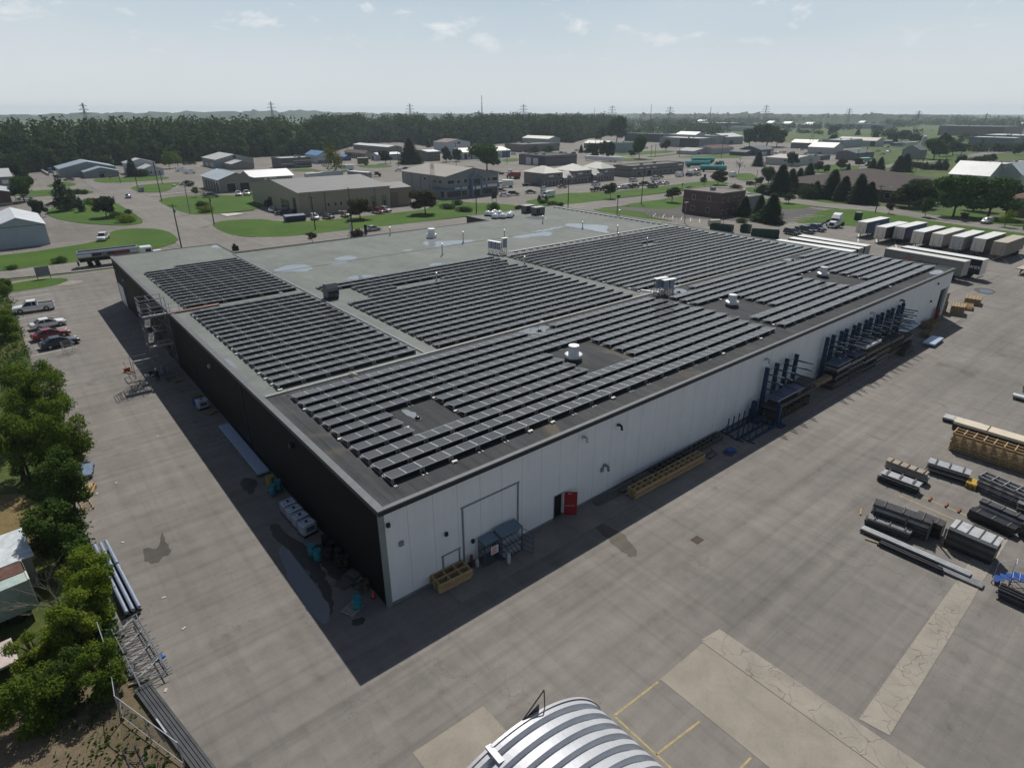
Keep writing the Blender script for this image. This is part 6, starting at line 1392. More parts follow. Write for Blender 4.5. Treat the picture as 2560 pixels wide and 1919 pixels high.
def boxtrailer(v,a,c,h,mat,label,w=2.5):
    P=at(v,*a); Q=at(v,*c); an=math.atan2(Q.y-P.y,Q.x-P.x); ln=(Q-P).length
    t=thing('box_trailer',label,'trailer',P,an); MB().box(0,0,.7,ln,w,h).build('cargo_box',mat,t); MB().box(-.03,-.03,h,ln+.03,w+.03,h+.06).build('roof',TRW,t)
    for x in (ln*.7,ln*.82):
        for y in (.05,w-.3): MB().tube([(x,y,.4),(x,y+.25,.4)],.4,14).build('wheel',TYRE,t)
boxtrailer('w4',(1090,770),(1235,768),3.0,TRW,'white enclosed trailer beside the office'); boxtrailer('w3',(390,690),(880,640),3.6,mk('trailer_grey_white',(.45,.47,.48),.5,.1,.1,1),'long pale semi trailer behind the tan building'); boxtrailer('w3',(940,640),(1220,665),3.4,mk('container_green_grey',(.20,.25,.23),.5,.1,.1,1),'grey green container behind the tan roof'); boxtrailer('w3',(830,535),(1020,535),3.0,TRW,'white tank trailer behind the leafy tree'); boxtrailer('w4',(1790,420),(2060,425),3.6,TRW,'pale trailer between plaza roofs and the dark garage'); boxtrailer('w5',(10,565),(510,590),3.2,TRW,'long white trailer behind the plaza roofs')
boxtrailer('w7',(190,375),(340,365),3.8,mk('container_blue',(.03,.12,.36),.5,.1,.1,1),'blue container by the grey shed with the silo'); boxtrailer('w7',(340,372),(510,360),3.8,mk('container_pale',(.40,.43,.42),.5,.1,.1,1),'pale container among the blue ones'); boxtrailer('w6',(2040,345),(2200,340),3.4,mk('container_navy',(.02,.05,.2),.5,.1,.1,1),'dark blue container beyond the big barn'); boxtrailer('w6',(1740,585),(1860,580),2.6,paint('teal'),'small teal container behind the spruces')
boxtrailer('w7',(1870,830),(1990,845),4.2,mk('yellow_box',(.60,.30,.02),.5,0,.1,1),'yellow truck box beside the white roofed hall at the right edge')
# dumpsters
def dumpster(P,rz,label,mat,s=(6.0,2.4,1.9),lid=None):
    t=thing('dumpster',label,'dumpster',P,rz); x,y,z=s; b=MB(); b.box(0,0,.15,x,.08,z); b.box(0,y-.08,.15,x,y,z); b.box(0,.08,.15,.08,y-.08,z); b.box(x-.08,.08,.15,x,y-.08,z); b.box(.08,.08,.15,x-.08,y-.08,.25); b.build('bin_shell',mat,t); b=MB()
    for i in range(int(x/.6)): b.box(.1+i*.6,-.07,.2,.2+i*.6,-.002,z-.1); b.box(.1+i*.6,y+.002,.2,.2+i*.6,y+.07,z-.1)
    for q in (-.07,y): b.box(-.05,q,z-.1,x+.05,q+.07,z+.02) 
    b.build('rib',mat,t)
    if lid: MB().add([(0,0,z+.02),(x,0,z+.02),(x,y,z+.3),(0,y,z+.3)],[(0,1,2,3)]).build('lid',lid,t)
DG=mk('dumpster_green',(.008,.045,.03),.5,.1,.25,2)
dumpster(at('v3',1705,1235),rad(-75),'dark green open dumpster left of three behind the roof edge',DG); dumpster(at('v3',1965,1245),rad(-80),'narrow dark green dumpster in the middle of three',DG,(2.4,2.2,2.0)); dumpster(at('v3',2060,1290),rad(-60),'open dark green dumpster at the right of three',DG,(7.0,2.5,2.0))
dumpster((at('w3',85,1255).x,at('w3',85,1255).y,0),rad(-5),'blue lidded dumpster pair on the verge left of the tan building',mk('dumpster_blue',(.012,.02,.07),.45,.1,.2,2),(6.2,2.4,1.7),mk('blue_lid_steel',(.25,.28,.36),.3,.2,.3,2))
P=at('v3',1700,1190); t=thing('steel_tank_heap','beige junk tank and coils beside the dumpsters','scrap heap',(P.x,P.y,0),-.4); MB().tube([(0,0,.9),(3.4,0,.9)],.85,16).build('tank',mk('beige_tank',(.50,.43,.36),.5,.1,.2,2),t,smooth=True); MB().tube([(3.6,0,.1),(3.9,0,1.0),(4.4,0,1.6),(4.9,0,1.0),(5.0,0,.1)],.1,8).build('coil',MATS['beige_tank'],t)
# ================================================================== town buildings
WIN,nw_,bw_=new_mat('window_pane'); bw_.inputs['Base Color'].default_value=(.02,.025,.03,1); bw_.inputs['Roughness'].default_value=.12; bw_.inputs['Specular IOR Level'].default_value=.6
WALL=lambda n,c,p=None: ribbed('wall_'+n,c,p or 0,'x',.6,0,.07)
ROOFM=lambda n,c: mk('roof_'+n,c,.5 if 'metal' in n or 'white' in n else .85,.05,.12,.25,fine=.12)
FRM=mk('window_frame',(.45,.46,.47),.5); DGAR=mk('garage_dark',(.014,.015,.017),.5); DWHT=mk('garage_white',(.50,.52,.54),.5,0,.06,1); DBRN=mk('garage_brown',(.16,.11,.09),.5); SIGN=mk('sign_face',(.62,.64,.66),.5,0,.06,2); BASE=mk('foundation',(.2,.19,.18),.8)
def foot(v,n,r,l):
    P=at(v,*n); vr,xr=r if isinstance(r,tuple) else (v,r); vl,xl=l if isinstance(l,tuple) else (v,l)
    return P.x,P.y,xsolve(vr,xr,P.y),ysolve(vl,xl,P.x)
DIM=[]
def bld(name,label,box,h,wall,roof,kind='flat',rise=0,eave=.4,ops=(),cat='building',trim=None,over=None,par=.35,group=None,hip=0):
    x0,y0,x1,y1=box; t=thing(name,label,cat,(x0,y0,0),0,group); w,d=x1-x0,y1-y0; DIM.append((name,round(w,1),round(d,1),round(h,1)))
    b=MB()
    if kind=='flat':
        b.box(0,0,-.1,w,d,h); b.build('wall',wall,t)
        b=MB(); e=.12; b.box(-e,-e,h-.02,w+e,.3,h+par); b.box(-e,d-.3,h-.02,w+e,d+e,h+par); b.box(-e,.3,h-.02,.3,d-.3,h+par); b.box(w-.3,.3,h-.02,w+e,d-.3,h+par); b.build('parapet',trim or wall,t)
        b=MB().box(.3,.3,h+.01,w-.3,d-.3,h+.06).build('roof',roof,t)
        q=random.Random(int(w*7+d)); b=MB()
        for k in range(2 if w*d>250 else 1):
            x,y=q.uniform(.25,.75)*w,q.uniform(.3,.7)*d; b.box(x-.8,y-.6,h+.06,x+.8,y+.6,h+1.1)
        b.build('roof_unit',GREYTRIM,t)
    elif kind in('gx','gy'):   # ridge along x or along y
        e=eave; th=.14
        if kind=='gx': prof=[(0,-.1),(d,-.1),(d,h),(d/2,h+rise),(0,h)]; b.extr(prof,0,w,axis='x')
        else: prof=[(0,-.1),(w,-.1),(w,h),(w/2,h+rise),(0,h)]; b.extr(prof,0,d,axis='y')
        b.build('wall',wall,t); s_=d if kind=='gx' else w; sl=rise/(s_/2); b=MB()
        for (ua,za,ub,zb) in ((-e,h-e*sl+.02,s_/2,h+rise+.02),(s_+e,h-e*sl+.02,s_/2,h+rise+.02)):
            pr=[(ua,za),(ub,zb),(ub,zb+th),(ua,za+th)]; b.extr(pr,-e,(w if kind=='gx' else d)+e,axis='x' if kind=='gx' else 'y')
        b.build('roof',roof,t)
    elif kind=='hip':
        b.box(0,0,-.1,w,d,h); b.build('wall',wall,t); e=eave; m=min(w,d)/2
        if w>=d: R1,R2=(m,d/2),(w-m,d/2)
        else: R1,R2=(w/2,m),(w/2,d-m)
        vs=[(-e,-e,h-.05),(w+e,-e,h-.05),(w+e,d+e,h-.05),(-e,d+e,h-.05),(R1[0],R1[1],h+rise),(R2[0],R2[1],h+rise)]
        fs=[(0,1,5,4),(1,2,5),(2,3,4,5),(3,0,4),(0,3,2,1)] if w>=d else [(0,1,4),(1,2,5,4),(2,3,5),(3,0,4,5),(0,3,2,1)]
        MB().add(vs,fs).build('roof',roof,t)
    for (f,u0,u1,z0,z1,k) in ops:
        mat={'win':WIN,'door':DGAR,'gar':DGAR,'garw':DWHT,'garb':DBRN,'sign':SIGN}.get(k) or MATS.get(k) or {'wall_tan2':mk('wall_tan2',(.20,.18,.135))}.get(k,SIGN)
        nm={'win':'window','door':'door','gar':'garage_door','garw':'garage_door','garb':'garage_door','sign':'sign'}.get(k,'wall_band')
        def slab(a,c,z_a,z_b,off,th):
            m=MB()
            if f=='S': m.box(a*w,-off-th,z_a*h,c*w,-off,z_b*h)
            elif f=='W': m.box(-off-th,a*d,z_a*h,-off,c*d,z_b*h)
            else: m.box(w+off,a*d,z_a*h,w+off+th,c*d,z_b*h)
            return m
        L_=(w if f=='S' else d)
        if k=='win':
            fr=slab(u0-.12/L_,u1+.12/L_,z0-.12/h,z1+.12/h,.004,.05).build('window',FRM,t); slab(u0,u1,z0,z1,.056,.012).build('pane',mat,fr)
        elif k in('gar','garw','garb'):
            fr=slab(u0-.15/L_,u1+.15/L_,z0,z1+.15/h,.004,.05).build('door_frame',FRM if k!='garb' else wall,t); slab(u0,u1,z0,z1,.056,.012).build(nm,mat,t)
        else: slab(u0,u1,z0,z1,.004,.06 if k=='sign' else .03).build(nm,mat,t)
    return t
def wins(f,u0,u1,n,z0,z1,fill=.5,k='win'): 
    s=(u1-u0)/n; return [(f,u0+i*s+s*(1-fill)/2,u0+i*s+s*(1+fill)/2,z0,z1,k) for i in range(n)]
mk('band_dark',(.03,.033,.038),.5); mk('band_blue',(.06,.12,.20),.5); mk('band_pale',(.36,.35,.33),.5); mk('band_brick',(.2,.13,.10),.7); mk('band_stone',(.30,.25,.21),.7); mk('glass_front',(.05,.055,.06),.15,0,.5,.8)
def hz_(v,n,y): P=at(v,*n); return ztop(P,v,0,y)
# --- left
P=at('w1',850,1545); h=ztop(P,'w1',0,1215); xa=xsolve('w1',268,P.y,h+1.6); P2=at('w1',672,1030,h)
bld('metal_shed','pale blue metal shed with a light gable roof at the left edge of the photo',(2*xa-P.x,P.y,P.x,P2.y),h,WALL('pale_blue',(.30,.35,.40),.25),ROOFM('pale',(.50,.53,.57)),'gy',2.0,.25,[('S',0,1,.985,1.01,'band_dark')],'shed')
P=at('w1',220,890); h=ztop(P,'w1',0,670); bld('metal_shed','dark red shed with a pale roof behind the pale blue shed',(P.x-16,P.y,P.x,P.y+20),h,WALL('dark_red',(.06,.02,.025)),ROOFM('grey_metal',(.36,.39,.42)),'gy',1.8,.3,[('S',0,1,0,.2,'band_stone')],'shed')
bx=foot('w1',(-120,690),230,-500); bx=(bx[0],bx[1],at('w1',235,640).x,bx[1]+26); h=6.0; bld('grey_hall','grey hall with a wide pale roof and a sign at the far left edge',bx,h,WALL('mid_grey',(.20,.195,.19)),ROOFM('pale_grey',(.40,.41,.42)),'gx',2.4,.6,[('S',.55,.85,.55,.8,'sign'),('S',0,1,.30,.42,'band_pale')],'hall')
# blue-grey workshop: long gable with front wings
bx=foot('w1',(1440,445),2000,1100); h=hz_('w1',(1440,445),345); bld('workshop_wing','low front wing of the blue grey workshop with a sign on its gable',bx[:3]+(bx[1]+14,),h,WALL('blue_grey',(.20,.225,.23),.3),ROOFM('blue_grey_metal',(.27,.34,.41)),'gy',1.9,.5,[('S',.4,.62,.75,1.0,'band_blue'),('S',.42,.56,0,.6,'door'),('S',.05,.35,0,.28,'band_stone'),('S',.62,.95,0,.28,'band_stone')],'workshop')
bx2=(bx[0]-9,bx[1]+12,bx[2]+1,bx[1]+34); bld('workshop','blue grey workshop with a long metal roof against the forest',bx2,h+1.2,WALL('blue_grey',(.2,.2,.2)),ROOFM('blue_grey_metal',(.3,.3,.3)),'gy',3.0,.5,[('W',.55,.75,0,.62,'garw')],'workshop')
bx=foot('w2',(170,425),485,60); h=hz_('w2',(170,425),330); bld('white_house','small white house with front gable before the forest',bx,h,WALL('white_siding',(.42,.45,.46),.2),ROOFM('pale_grey',(.4,.4,.4)),'gy',1.8,.5,wins('S',.1,.9,4,.35,.7,.35),'house'); bld('white_house_wing','taller rear part of the small white house',(bx[0]-4,bx[3]-2,bx[2],bx[3]+9),h+2.4,MATS['wall_white_siding'],MATS['roof_pale_grey'],'gy',1.9,.5,(),'house')
bx=foot('w2',(1275,310),1830,1065); h=hz_('w2',(1275,330),200); bld('tall_workshop','tall grey green workshop with a round emblem in its gable',bx,h,WALL('grey_green',(.25,.27,.26),.3),ROOFM('pale_grey',(.4,.4,.4)),'gy',2.6,.4,[('W',.2,.45,0,.5,'garw'),('W',.6,.8,0,.45,'garw')],'workshop')
P=Vector(((bx[0]+bx[2])/2,bx[1],h+1.1)); tag(MB().tube([(P.x,P.y-.12,P.z),(P.x,P.y-.01,P.z)],1.1,20).build('round_emblem',mk('emblem_dark',(.06,.07,.075),.5)),'dark round emblem on the gable of the tall grey green workshop','emblem')
bx=foot('w2',(1500,330),1830,1395); h=hz_('w2',(1450,330),285); bld('annex','low annex in front of the tall grey green workshop',bx,max(h,3),WALL('taupe',(.19,.18,.165)),ROOFM('pale_grey',(.4,.4,.4)),'gy',1.6,.3,(),'building')
# garage building with bright metal roof
bx=foot('w2',(1350,660),('w3',190),800); h=hz_('w2',(1350,650),465); LWALL=WALL('stone_grey',(.235,.225,.205))
gw=bx[2]-bx[0]
bld('garage_hall','long garage hall with a bright white metal roof and dark bay doors',(bx[0]+13,bx[1],bx[2],bx[1]+15),h,LWALL,mk('bright_metal_roof',(.66,.66,.68),.35,.2,.05,.3),'gx',2.2,.7,[('S',.02,.12,.02,.72,'gar'),('S',.16,.26,.02,.72,'gar'),('S',.29,.36,.55,.92,'sign'),('S',.40,.50,.02,.72,'gar'),('S',.56,.66,.02,.72,'gar'),('S',.74,.92,.02,.8,'gar'),('S',.4,.6,.84,.97,'sign')],'garage')
bld('garage_porch','blue roofed front part of the garage hall with pillars',(bx[0]-1,bx[1]-1.5,bx[0]+13,bx[1]+24),h,LWALL,ROOFM('light_blue_metal',(.36,.42,.47)),'gy',2.4,.8,[('S',.20,.45,.02,.66,'gar'),('S',.58,.85,.02,.66,'gar')]+[('W',.1+.16*i,.19+.16*i,.02,.7,'door') for i in range(5)]+[('W',.03,.06,.6,.85,'sign'),('W',.2,.24,.6,.85,'sign')],'garage')
t=thing('blue_tank','blue tank between the garage and the tall workshop','tank',at('w2',1330,310)); MB().tube([(-2,3,1.5),(4,3,1.5)],1.5,16).build('shell',mk('tank_blue',(.03,.2,.36),.4),t,smooth=True); MB().box(-1.6,2.2,0,3.6,3.8,.5).build('cradle',BLK,t)
# tan building
bx=foot('w3',(290,1165),1535,('w2',1815)); h=hz_('w3',(290,1165),850); TAN=WALL('tan',(.27,.245,.185),.6)
bld('tan_factory','long tan factory with a grey roof across the street',(bx[0],bx[1],bx[2],bx[3]),h,TAN,mk('roof_grey_gravel',(.20,.205,.205),.6,0,.1,.3,fine=.15),'gx',2.3,.35,
  [('S',.285,.31,.30,.48,'win'),('S',.36,.385,.30,.48,'win'),('S',.42,.445,.30,.48,'win'),('S',.63,.70,.05,.66,'wall_tan'),('S',.77,.83,.02,.6,'wall_tan2'),('S',.79,.805,.02,.35,'door'),('S',.895,.955,.02,.6,'wall_tan2'),('S',.92,.935,.02,.35,'door'),('S',0,1,.965,1.0,'band_pale'),('W',.06,.12,.02,.75,'door'),('W',.2,.36,.02,.55,'glass_front'),('W',.55,.62,.1,.5,'door')],'factory')
for u in (.117,.265,.82):
    tag(MB().box(bx[0]+u*(bx[2]-bx[0])-.08,bx[1]-.14,0,bx[0]+u*(bx[2]-bx[0])+.08,bx[1]-.01,h).build('rain_pipe',mk('tan_dark',(.15,.135,.10),.6)),'tan rain pipe on the front of the tan factory, %s'%{.117:'left',.265:'middle',.82:'right'}[u],'rain pipe')
P=at('w3',1540,1030); X1=xsolve('w3',1815,P.y); bld('brown_annex','brown annex with a big roller door at the right end of the tan factory',(P.x,P.y-.2,X1,P.y+15),hz_('w3',(1540,1030),785),WALL('brown_tan',(.20,.165,.12),.6),MATS['roof_grey_gravel'],'gx',1.2,.2,[('S',.02,.36,.02,.78,'garb')],'building')
# behind
bx=foot('w3',(30,510),445,-10); h=hz_('w3',(30,510),375); bld('flat_grey_unit','flat dark grey unit with pale stripes and ribbon windows',bx[:3]+(bx[1]+16,),h,WALL('charcoal',(.085,.085,.09)),ROOFM('pale_grey',(.4,.4,.4)),'flat',0,.3,[('S',0,.4,.40,.52,'band_pale'),('S',.4,1,.68,.80,'band_pale'),('S',.12,.42,.05,.3,'win'),('S',.48,.98,.2,.5,'win')],'building')
bx=foot('w3',(530,440),720,360); h=hz_('w3',(530,440),330); bld('blue_roof_hall','white hall with a blue edged roof behind the yellowing tree',bx,h,WALL('pale_white',(.42,.44,.48),.3),ROOFM('blue_metal',(.12,.24,.42)),'gy',2.4,.4,[('W',.1,.3,.05,.5,'garw'),('W',.5,.7,.05,.5,'garw'),('S',0,1,0,.35,'band_blue')],'hall')
bx=foot('w3',(900,400),985,820); bld('blue_annex','low blue roofed annex right of the yellowing tree',bx[:3]+(bx[1]+12,),hz_('w3',(900,400),350),WALL('navy',(.05,.08,.17)),ROOFM('blue_metal',(.1,.1,.1)),'gy',1.2,.3,(),'building')
bx=foot('w3',(1180,380),1268,900); h=hz_('w3',(1180,380),300); bld('brown_roof_row','long low unit with a brown roof and a row of dark doors',bx,h,WALL('beige',(.26,.23,.17)),ROOFM('brown_shingle',(.16,.13,.12)),'gy',1.6,.5,wins('W',.03,.9,8,.05,.75,.5,'door'),'storage units')
bx=foot('w3',(1500,330),1700,1020); h=hz_('w3',(1500,330),215); bld('grey_depot','big grey depot with wall lamps beside the forest',bx[:2]+(xsolve('w3',1690,bx[1]),bx[3]),h,WALL('dull_grey',(.16,.17,.175),.4),ROOFM('pale_metal',(.50,.52,.53)),'gy',1.0,.3,(),'depot')
bx=foot('w3',(1355,400),1675,1262); h=hz_('w3',(1355,400),320); bld('white_storage','white storage unit with big door openings by the dark conifer',bx,h,WALL('off_white',(.36,.37,.38)),ROOFM('pale_metal',(.4,.4,.4)),'gx',1.0,.3,[('W',.25,.5,.05,.75,'garw'),('W',.62,.85,.05,.75,'gar')],'storage units')
boxtrailer('w3',(1085,465),(1228,460),4.4,mk('olive_container',(.13,.12,.055),.6,0,.15,1),'olive container by the driveway of the white storage unit')
bx=foot('w4',(318,250),640,135); h=hz_('w4',(318,300),150); bx=foot('w4',(318,300),640,135); bld('tall_white_hall','tall white hall with a brown roof and one high window',bx,h,WALL('cool_white',(.42,.46,.50),.3),ROOFM('brown_grey',(.23,.19,.18)),'gy',2.2,.3,[('S',.45,.58,.86,1.02,'win')],'hall')
bx=foot('w4',(60,405),225,-120); h=hz_('w4',(60,405),280); bld('low_brown_unit','low grey brown unit beside the tall white hall',bx,h,WALL('grey_brown',(.13,.125,.115)),ROOFM('pale_metal',(.4,.4,.4)),'gx',.9,.3,wins('S',.2,1,3,.3,.65,.3),'building')
bx=foot('w4',(545,385),1190,505); h=hz_('w4',(545,385),285); bld('white_blue_shop','long white shop with a pale roof and blue end behind the big tree',bx[:3]+(bx[1]+20,),h,WALL('cool_white',(.4,.4,.4)),ROOFM('cream_metal',(.55,.55,.50)),'gx',2.2,.5,[('S',.02,.08,.02,.8,'door'),('S',.1,.13,.3,.7,'win'),('S',.15,.17,.02,.55,'door'),('S',.82,1,0,.95,'band_blue')],'shop')
# office
bx=foot('w4',(310,925),1030,('w3',1700)); h=hz_('w4',(310,925),625); OFF=WALL('office_grey',(.20,.21,.215),.5)
of=bld('office','two storey blue grey office with shop fronts and a gabled entrance',bx,h,OFF,mk('roof_tan_grey',(.27,.255,.235),.6,0,.08,.3),'gy',2.6,.4,[('S',0,1,.36,.5,'band_blue'),('S',.03,.15,.66,.82,'win'),('S',.20,.26,.66,.82,'win'),('S',.33,.39,.66,.82,'win'),('S',.70,.73,.66,.82,'win'),('S',.78,.83,.66,.82,'win'),('S',.87,.97,.66,.82,'win'),('S',.02,.27,.05,.32,'glass_front'),('S',.28,.38,.05,.32,'win'),('S',.68,.97,.05,.32,'glass_front'),('S',.16,.26,.385,.475,'sign'),('S',.29,.39,.385,.475,'sign'),('S',.68,.75,.385,.48,'sign'),('S',.78,.97,.385,.50,'sign'),('W',.08,.16,.66,.82,'win'),('W',.2,.28,.66,.82,'win'),('W',.42,.48,.72,.85,'win'),('W',0,.3,.36,.5,'band_blue'),('W',.05,.11,.02,.3,'door')]+[('W',u,u+.008,0,1,'band_dark') for u in (.35,.55,.76)],'office')
w_=bx[2]-bx[0]; bld('office_entrance','gabled blue entrance bay in the middle of the office front',(bx[0]+w_*.44,bx[1]-1.2,bx[0]+w_*.64,bx[1]+4),h*.86,WALL('entrance_blue',(.10,.15,.21)),ROOFM('entrance_grey',(.30,.32,.34)),'gy',2.2,.3,[('S',.2,.8,.62,.95,'glass_front'),('S',.15,.85,.40,.55,'sign'),('S',.25,.75,.02,.36,'door')],'entrance')
# plaza
bx=foot('w4',(1660,755),('w5',430),1245); h=hz_('w4',(1660,755),575); PLZ=WALL('plaza_grey',(.16,.155,.15),.5); PRF=ROOFM('plaza_metal',(.42,.42,.39))
W_=bx[2]-bx[0]
for i,(a,c,l) in enumerate(((0,.24,'left'),(.40,.66,'middle'),(.80,1.0,'right'))): bld('plaza_pavilion','hipped pale roof pavilion of the shop plaza, %s one of three'%l,(bx[0]+a*W_,bx[1]+(0 if i==0 else .8),bx[0]+c*W_,bx[1]+14),h,PLZ,PRF,'hip',2.6,.6,[('S',.25,.5,.68,.8,'sign'),('S',.7,.85,.72,.86,'win'),('S',0,1,.5,.535,'band_dark')]+wins('S',.02,.98,5,.05,.38,.5),'shops',group='hipped shop pavilions of the plaza')
for a,c,l in ((.24,.40,'left'),(.66,.80,'right')): bld('plaza_link','low sloping roofed shop between the pavilions, %s one'%l,(bx[0]+a*W_+.05,bx[1]-.6,bx[0]+c*W_-.05,bx[1]+8),h*.55,PLZ,PRF,'gx',2.4,.4,wins('S',.03,.97,4,.08,.7,.5)+[('S',.3,.7,1.0,1.2,'band_blue')],'shops')
bx=foot('w4',(1680,475),2110,1310); h=hz_('w4',(1680,475),340); bld('dark_garage','flat dark garage with two white roller doors behind the plaza',bx,h,WALL('dark_brown_grey',(.10,.095,.095)),ROOFM('dark_felt',(.075,.075,.08)),'flat',0,.3,[('W',.54,.72,.02,.75,'garw'),('W',.28,.45,.02,.7,'garw'),('W',0,.25,.02,.95,'band_dark'),('S',0,1,.72,.8,'band_dark')],'garage')
bx=foot('w5',(640,795),1370,400); h=hz_('w5',(640,795),650); bld('long_brown_shops','long flat brown shop building with a dark fascia band',bx,h,WALL('brown_stone',(.155,.145,.13),.8),mk('roof_brown_gravel',(.11,.105,.10),.7,0,.15,.4,fine=.2),'flat',0,.3,[('S',0,1,.60,.68,'band_dark'),('W',0,1,.60,.68,'band_dark')]+[('S',.03+.12*i,.10+.12*i,.74,.86,'sign') for i in (0,1,2,3)]+[('S',.88,.97,.74,.92,'sign')]+wins('S',.1,.98,9,.1,.48,.5)+[('S',.12,.19,.02,.5,'door'),('S',.29,.36,.02,.52,'win')],'shops',trim=MATS['band_dark'])
bx=foot('w4',(1370,285),1870,1115); h=hz_('w4',(1370,290),185); bld('flat_grey_block','flat grey block before the cream roofed hall, behind two conifers',bx,h,WALL('taupe2',(.14,.13,.12)),ROOFM('slate',(.16,.17,.18)),'flat',0,.3,(),'building')
bx=foot('w4',(1720,200),1880,1355); h=6.5; bld('cream_hall','hall with a bright cream metal roof near the forest edge',bx[:3]+(bx[3],),h,WALL('sage',(.26,.29,.29)),ROOFM('cream_metal',(.5,.5,.5)),'gy',2.2,.3,(),'hall')
def q2(name,label,v,rx,yt,lx,h,dx,wall,roof,kind='flat',rise=1.6,ops=(),cat='building',eave=.4):
    P=at(v,rx,yt,h); y1=ysolve(v,lx,P.x,h); return bld(name,label,(P.x,P.y,P.x+dx,y1),h,wall,roof,kind,rise,eave,ops,cat)
# right of centre, far
def quick(name,label,v,n,r,l,ytop,wall,roof,kind='gx',rise=1.6,ops=(),cat='building',dmax=None,eave=.4):
    bx=foot(v,n,r,l); h=max(2.6,hz_(v,n,ytop)); 
    if dmax: bx=bx[:3]+(bx[1]+dmax,)
    return bld(name,label,bx,h,wall,roof,kind,rise,eave,ops,cat)
G1=WALL('far_blue_grey',(.22,.27,.30)); G2=WALL('far_slate',(.055,.07,.08)); G3=WALL('far_pale',(.36,.38,.39)); G4=WALL('far_beige',(.28,.26,.22))
quick('blue_box_unit','plain blue grey box unit left of the tall round tree','w5',(505,455),715,370,325,G1,ROOFM('slate',(.16,.17,.18)),'flat')
q2('pale_roof_unit','low unit with a wide pale roof left of the blue box','w5',305,335,0,4.5,12,WALL('grey_brown',(.13,.13,.12)),ROOFM('cream_metal',(.5,.5,.5)),'gy',2.2)
q2('dark_hall','long dark slate hall behind the tall round tree','w5',1110,205,565,8,22,G2,ROOFM('slate_blue',(.13,.16,.17)))
q2('grey_plant','grey plant with a row of small windows and a dark wing','w5',1600,262,1050,8,25,WALL('far_grey',(.19,.20,.21)),ROOFM('pale_metal',(.5,.5,.5)),ops=wins('W',.5,.8,3,.6,.72,.3)+[('W',0,.48,.0,.95,'band_dark')])
q2('pale_plant','long pale blue plant behind the grey plant','w5',1820,225,1100,8.5,22,G1,ROOFM('pale_metal',(.5,.5,.5)))
q2('white_top_hall','white roofed hall rising behind the pale blue plant','w5',1540,208,1270,10,16,G3,ROOFM('bright_white',(.62,.64,.64)),'gy',2.4)
quick('brown_roof_house','low white house with a brown roof beside the crossroads','w5',(1770,480),2060,1640,400,G3,ROOFM('maroon',(.12,.075,.075)),'gx',2.0,dmax=18)
quick('white_gable_house','small white gable in front of the brown roofed house','w5',(1510,485),1770,1490,450,G3,ROOFM('pale_grey',(.4,.4,.4)),'gy',1.8,dmax=16)
quick('grey_gable_house','grey house with pale roofs left of the big dark tree','w5',(1950,345),2190,1935,240,WALL('far_grey2',(.2,.2,.2)),ROOFM('pale_metal',(.5,.5,.5)),'gx',3.0,[('S',.2,.45,.05,.5,'door')],dmax=25)
quick('small_dark_house','small dark house left of the grey house with pale roofs','w5',(1790,350),1920,1770,275,WALL('far_dark',(.1,.11,.12)),ROOFM('slate_blue',(.1,.1,.1)),'gx',1.4,dmax=14)
bx=foot('w6',(330,500),510,40); h=hz_('w6',(330,500),415); bld('dark_blue_barn','dark blue barn with white doors below the big dark tree',bx,h,WALL('barn_navy',(.05,.065,.10)),ROOFM('slate',(.1,.1,.1)),'gx',2.4,.5,[('S',.08,.3,.05,.6,'garw'),('S',.35,.45,.05,.6,'garw'),('S',.6,.75,.05,.8,'door'),('S',.8,.95,.05,.8,'garw')],'barn')
quick('low_barn_wing','low dark wing in front of the dark blue barn','w6',(130,500),260,30,450,MATS['wall_barn_navy'],ROOFM('slate',(.1,.1,.1)),'gy',1.2,dmax=14)
bx=foot('w6',(800,640),1150,405); h=hz_('w6',(800,640),540); bld('white_low_hall','low white hall with blue lettering among the spruces',bx,h,WALL('warm_white',(.40,.40,.38)),ROOFM('tan_metal',(.36,.34,.30)),'gy',1.2,.3,[('W',.3,.36,.6,.8,'door')],'hall')
text_mesh('blue_lettering','YMA',2.6,paint('blue'),COL.objects[-1] if False else [o for o in COL.objects if o.name.startswith('white_low_hall')][0],Matrix.Translation(((bx[2]-bx[0])*.62,-.06,h*.6))@Matrix.Rotation(rad(90),4,'X'))
quick('dark_low_unit','dark low unit at the right end of the white low hall','w6',(1150,560),1295,1140,510,WALL('far_dark',(.1,.1,.1)),ROOFM('slate',(.1,.1,.1)),'flat',dmax=15)
q2('cream_roof_barn','barn with a big cream roof in the boat yard','w6',1350,385,1000,5,18,G3,ROOFM('cream_metal',(.5,.5,.5)),'gy',3.2,cat='barn')
bx=foot('w6',(1075,405),1170,750); bld('cream_gable_shed','shed with a cream roof and grey gable left of the cream roofed barn',bx,5,WALL('grey_brown',(.1,.1,.1)),ROOFM('cream_metal',(.5,.5,.5)),'gy',2.4,.3,(),'shed')
quick('long_pale_wall','long pale low hall behind the cream roofed barn','w6',(1470,390),1730,1380,285,G1,ROOFM('pale_metal',(.5,.5,.5)),'flat',dmax=20)
bx=foot('w6',(1925,370),2035,1385); h=hz_('w6',(1925,370),292); bld('big_barn','big barn with a wide tan metal roof on the meadow edge',bx,h,WALL('pale_sage',(.33,.37,.37)),ROOFM('tan_metal',(.4,.4,.4)),'gy',2.6,.5,[('W',.02,.14,.02,.9,'door')],'barn')
bx=foot('w6',(1640,560),1895,1370); h=hz_('w6',(1640,560),465); bld('dark_grey_hall','dark grey hall with a slate roof behind the teal container',bx,h,WALL('dull_grey2',(.11,.12,.125)),ROOFM('slate_blue',(.1,.1,.1)),'gx',1.8,.3,(),'hall')
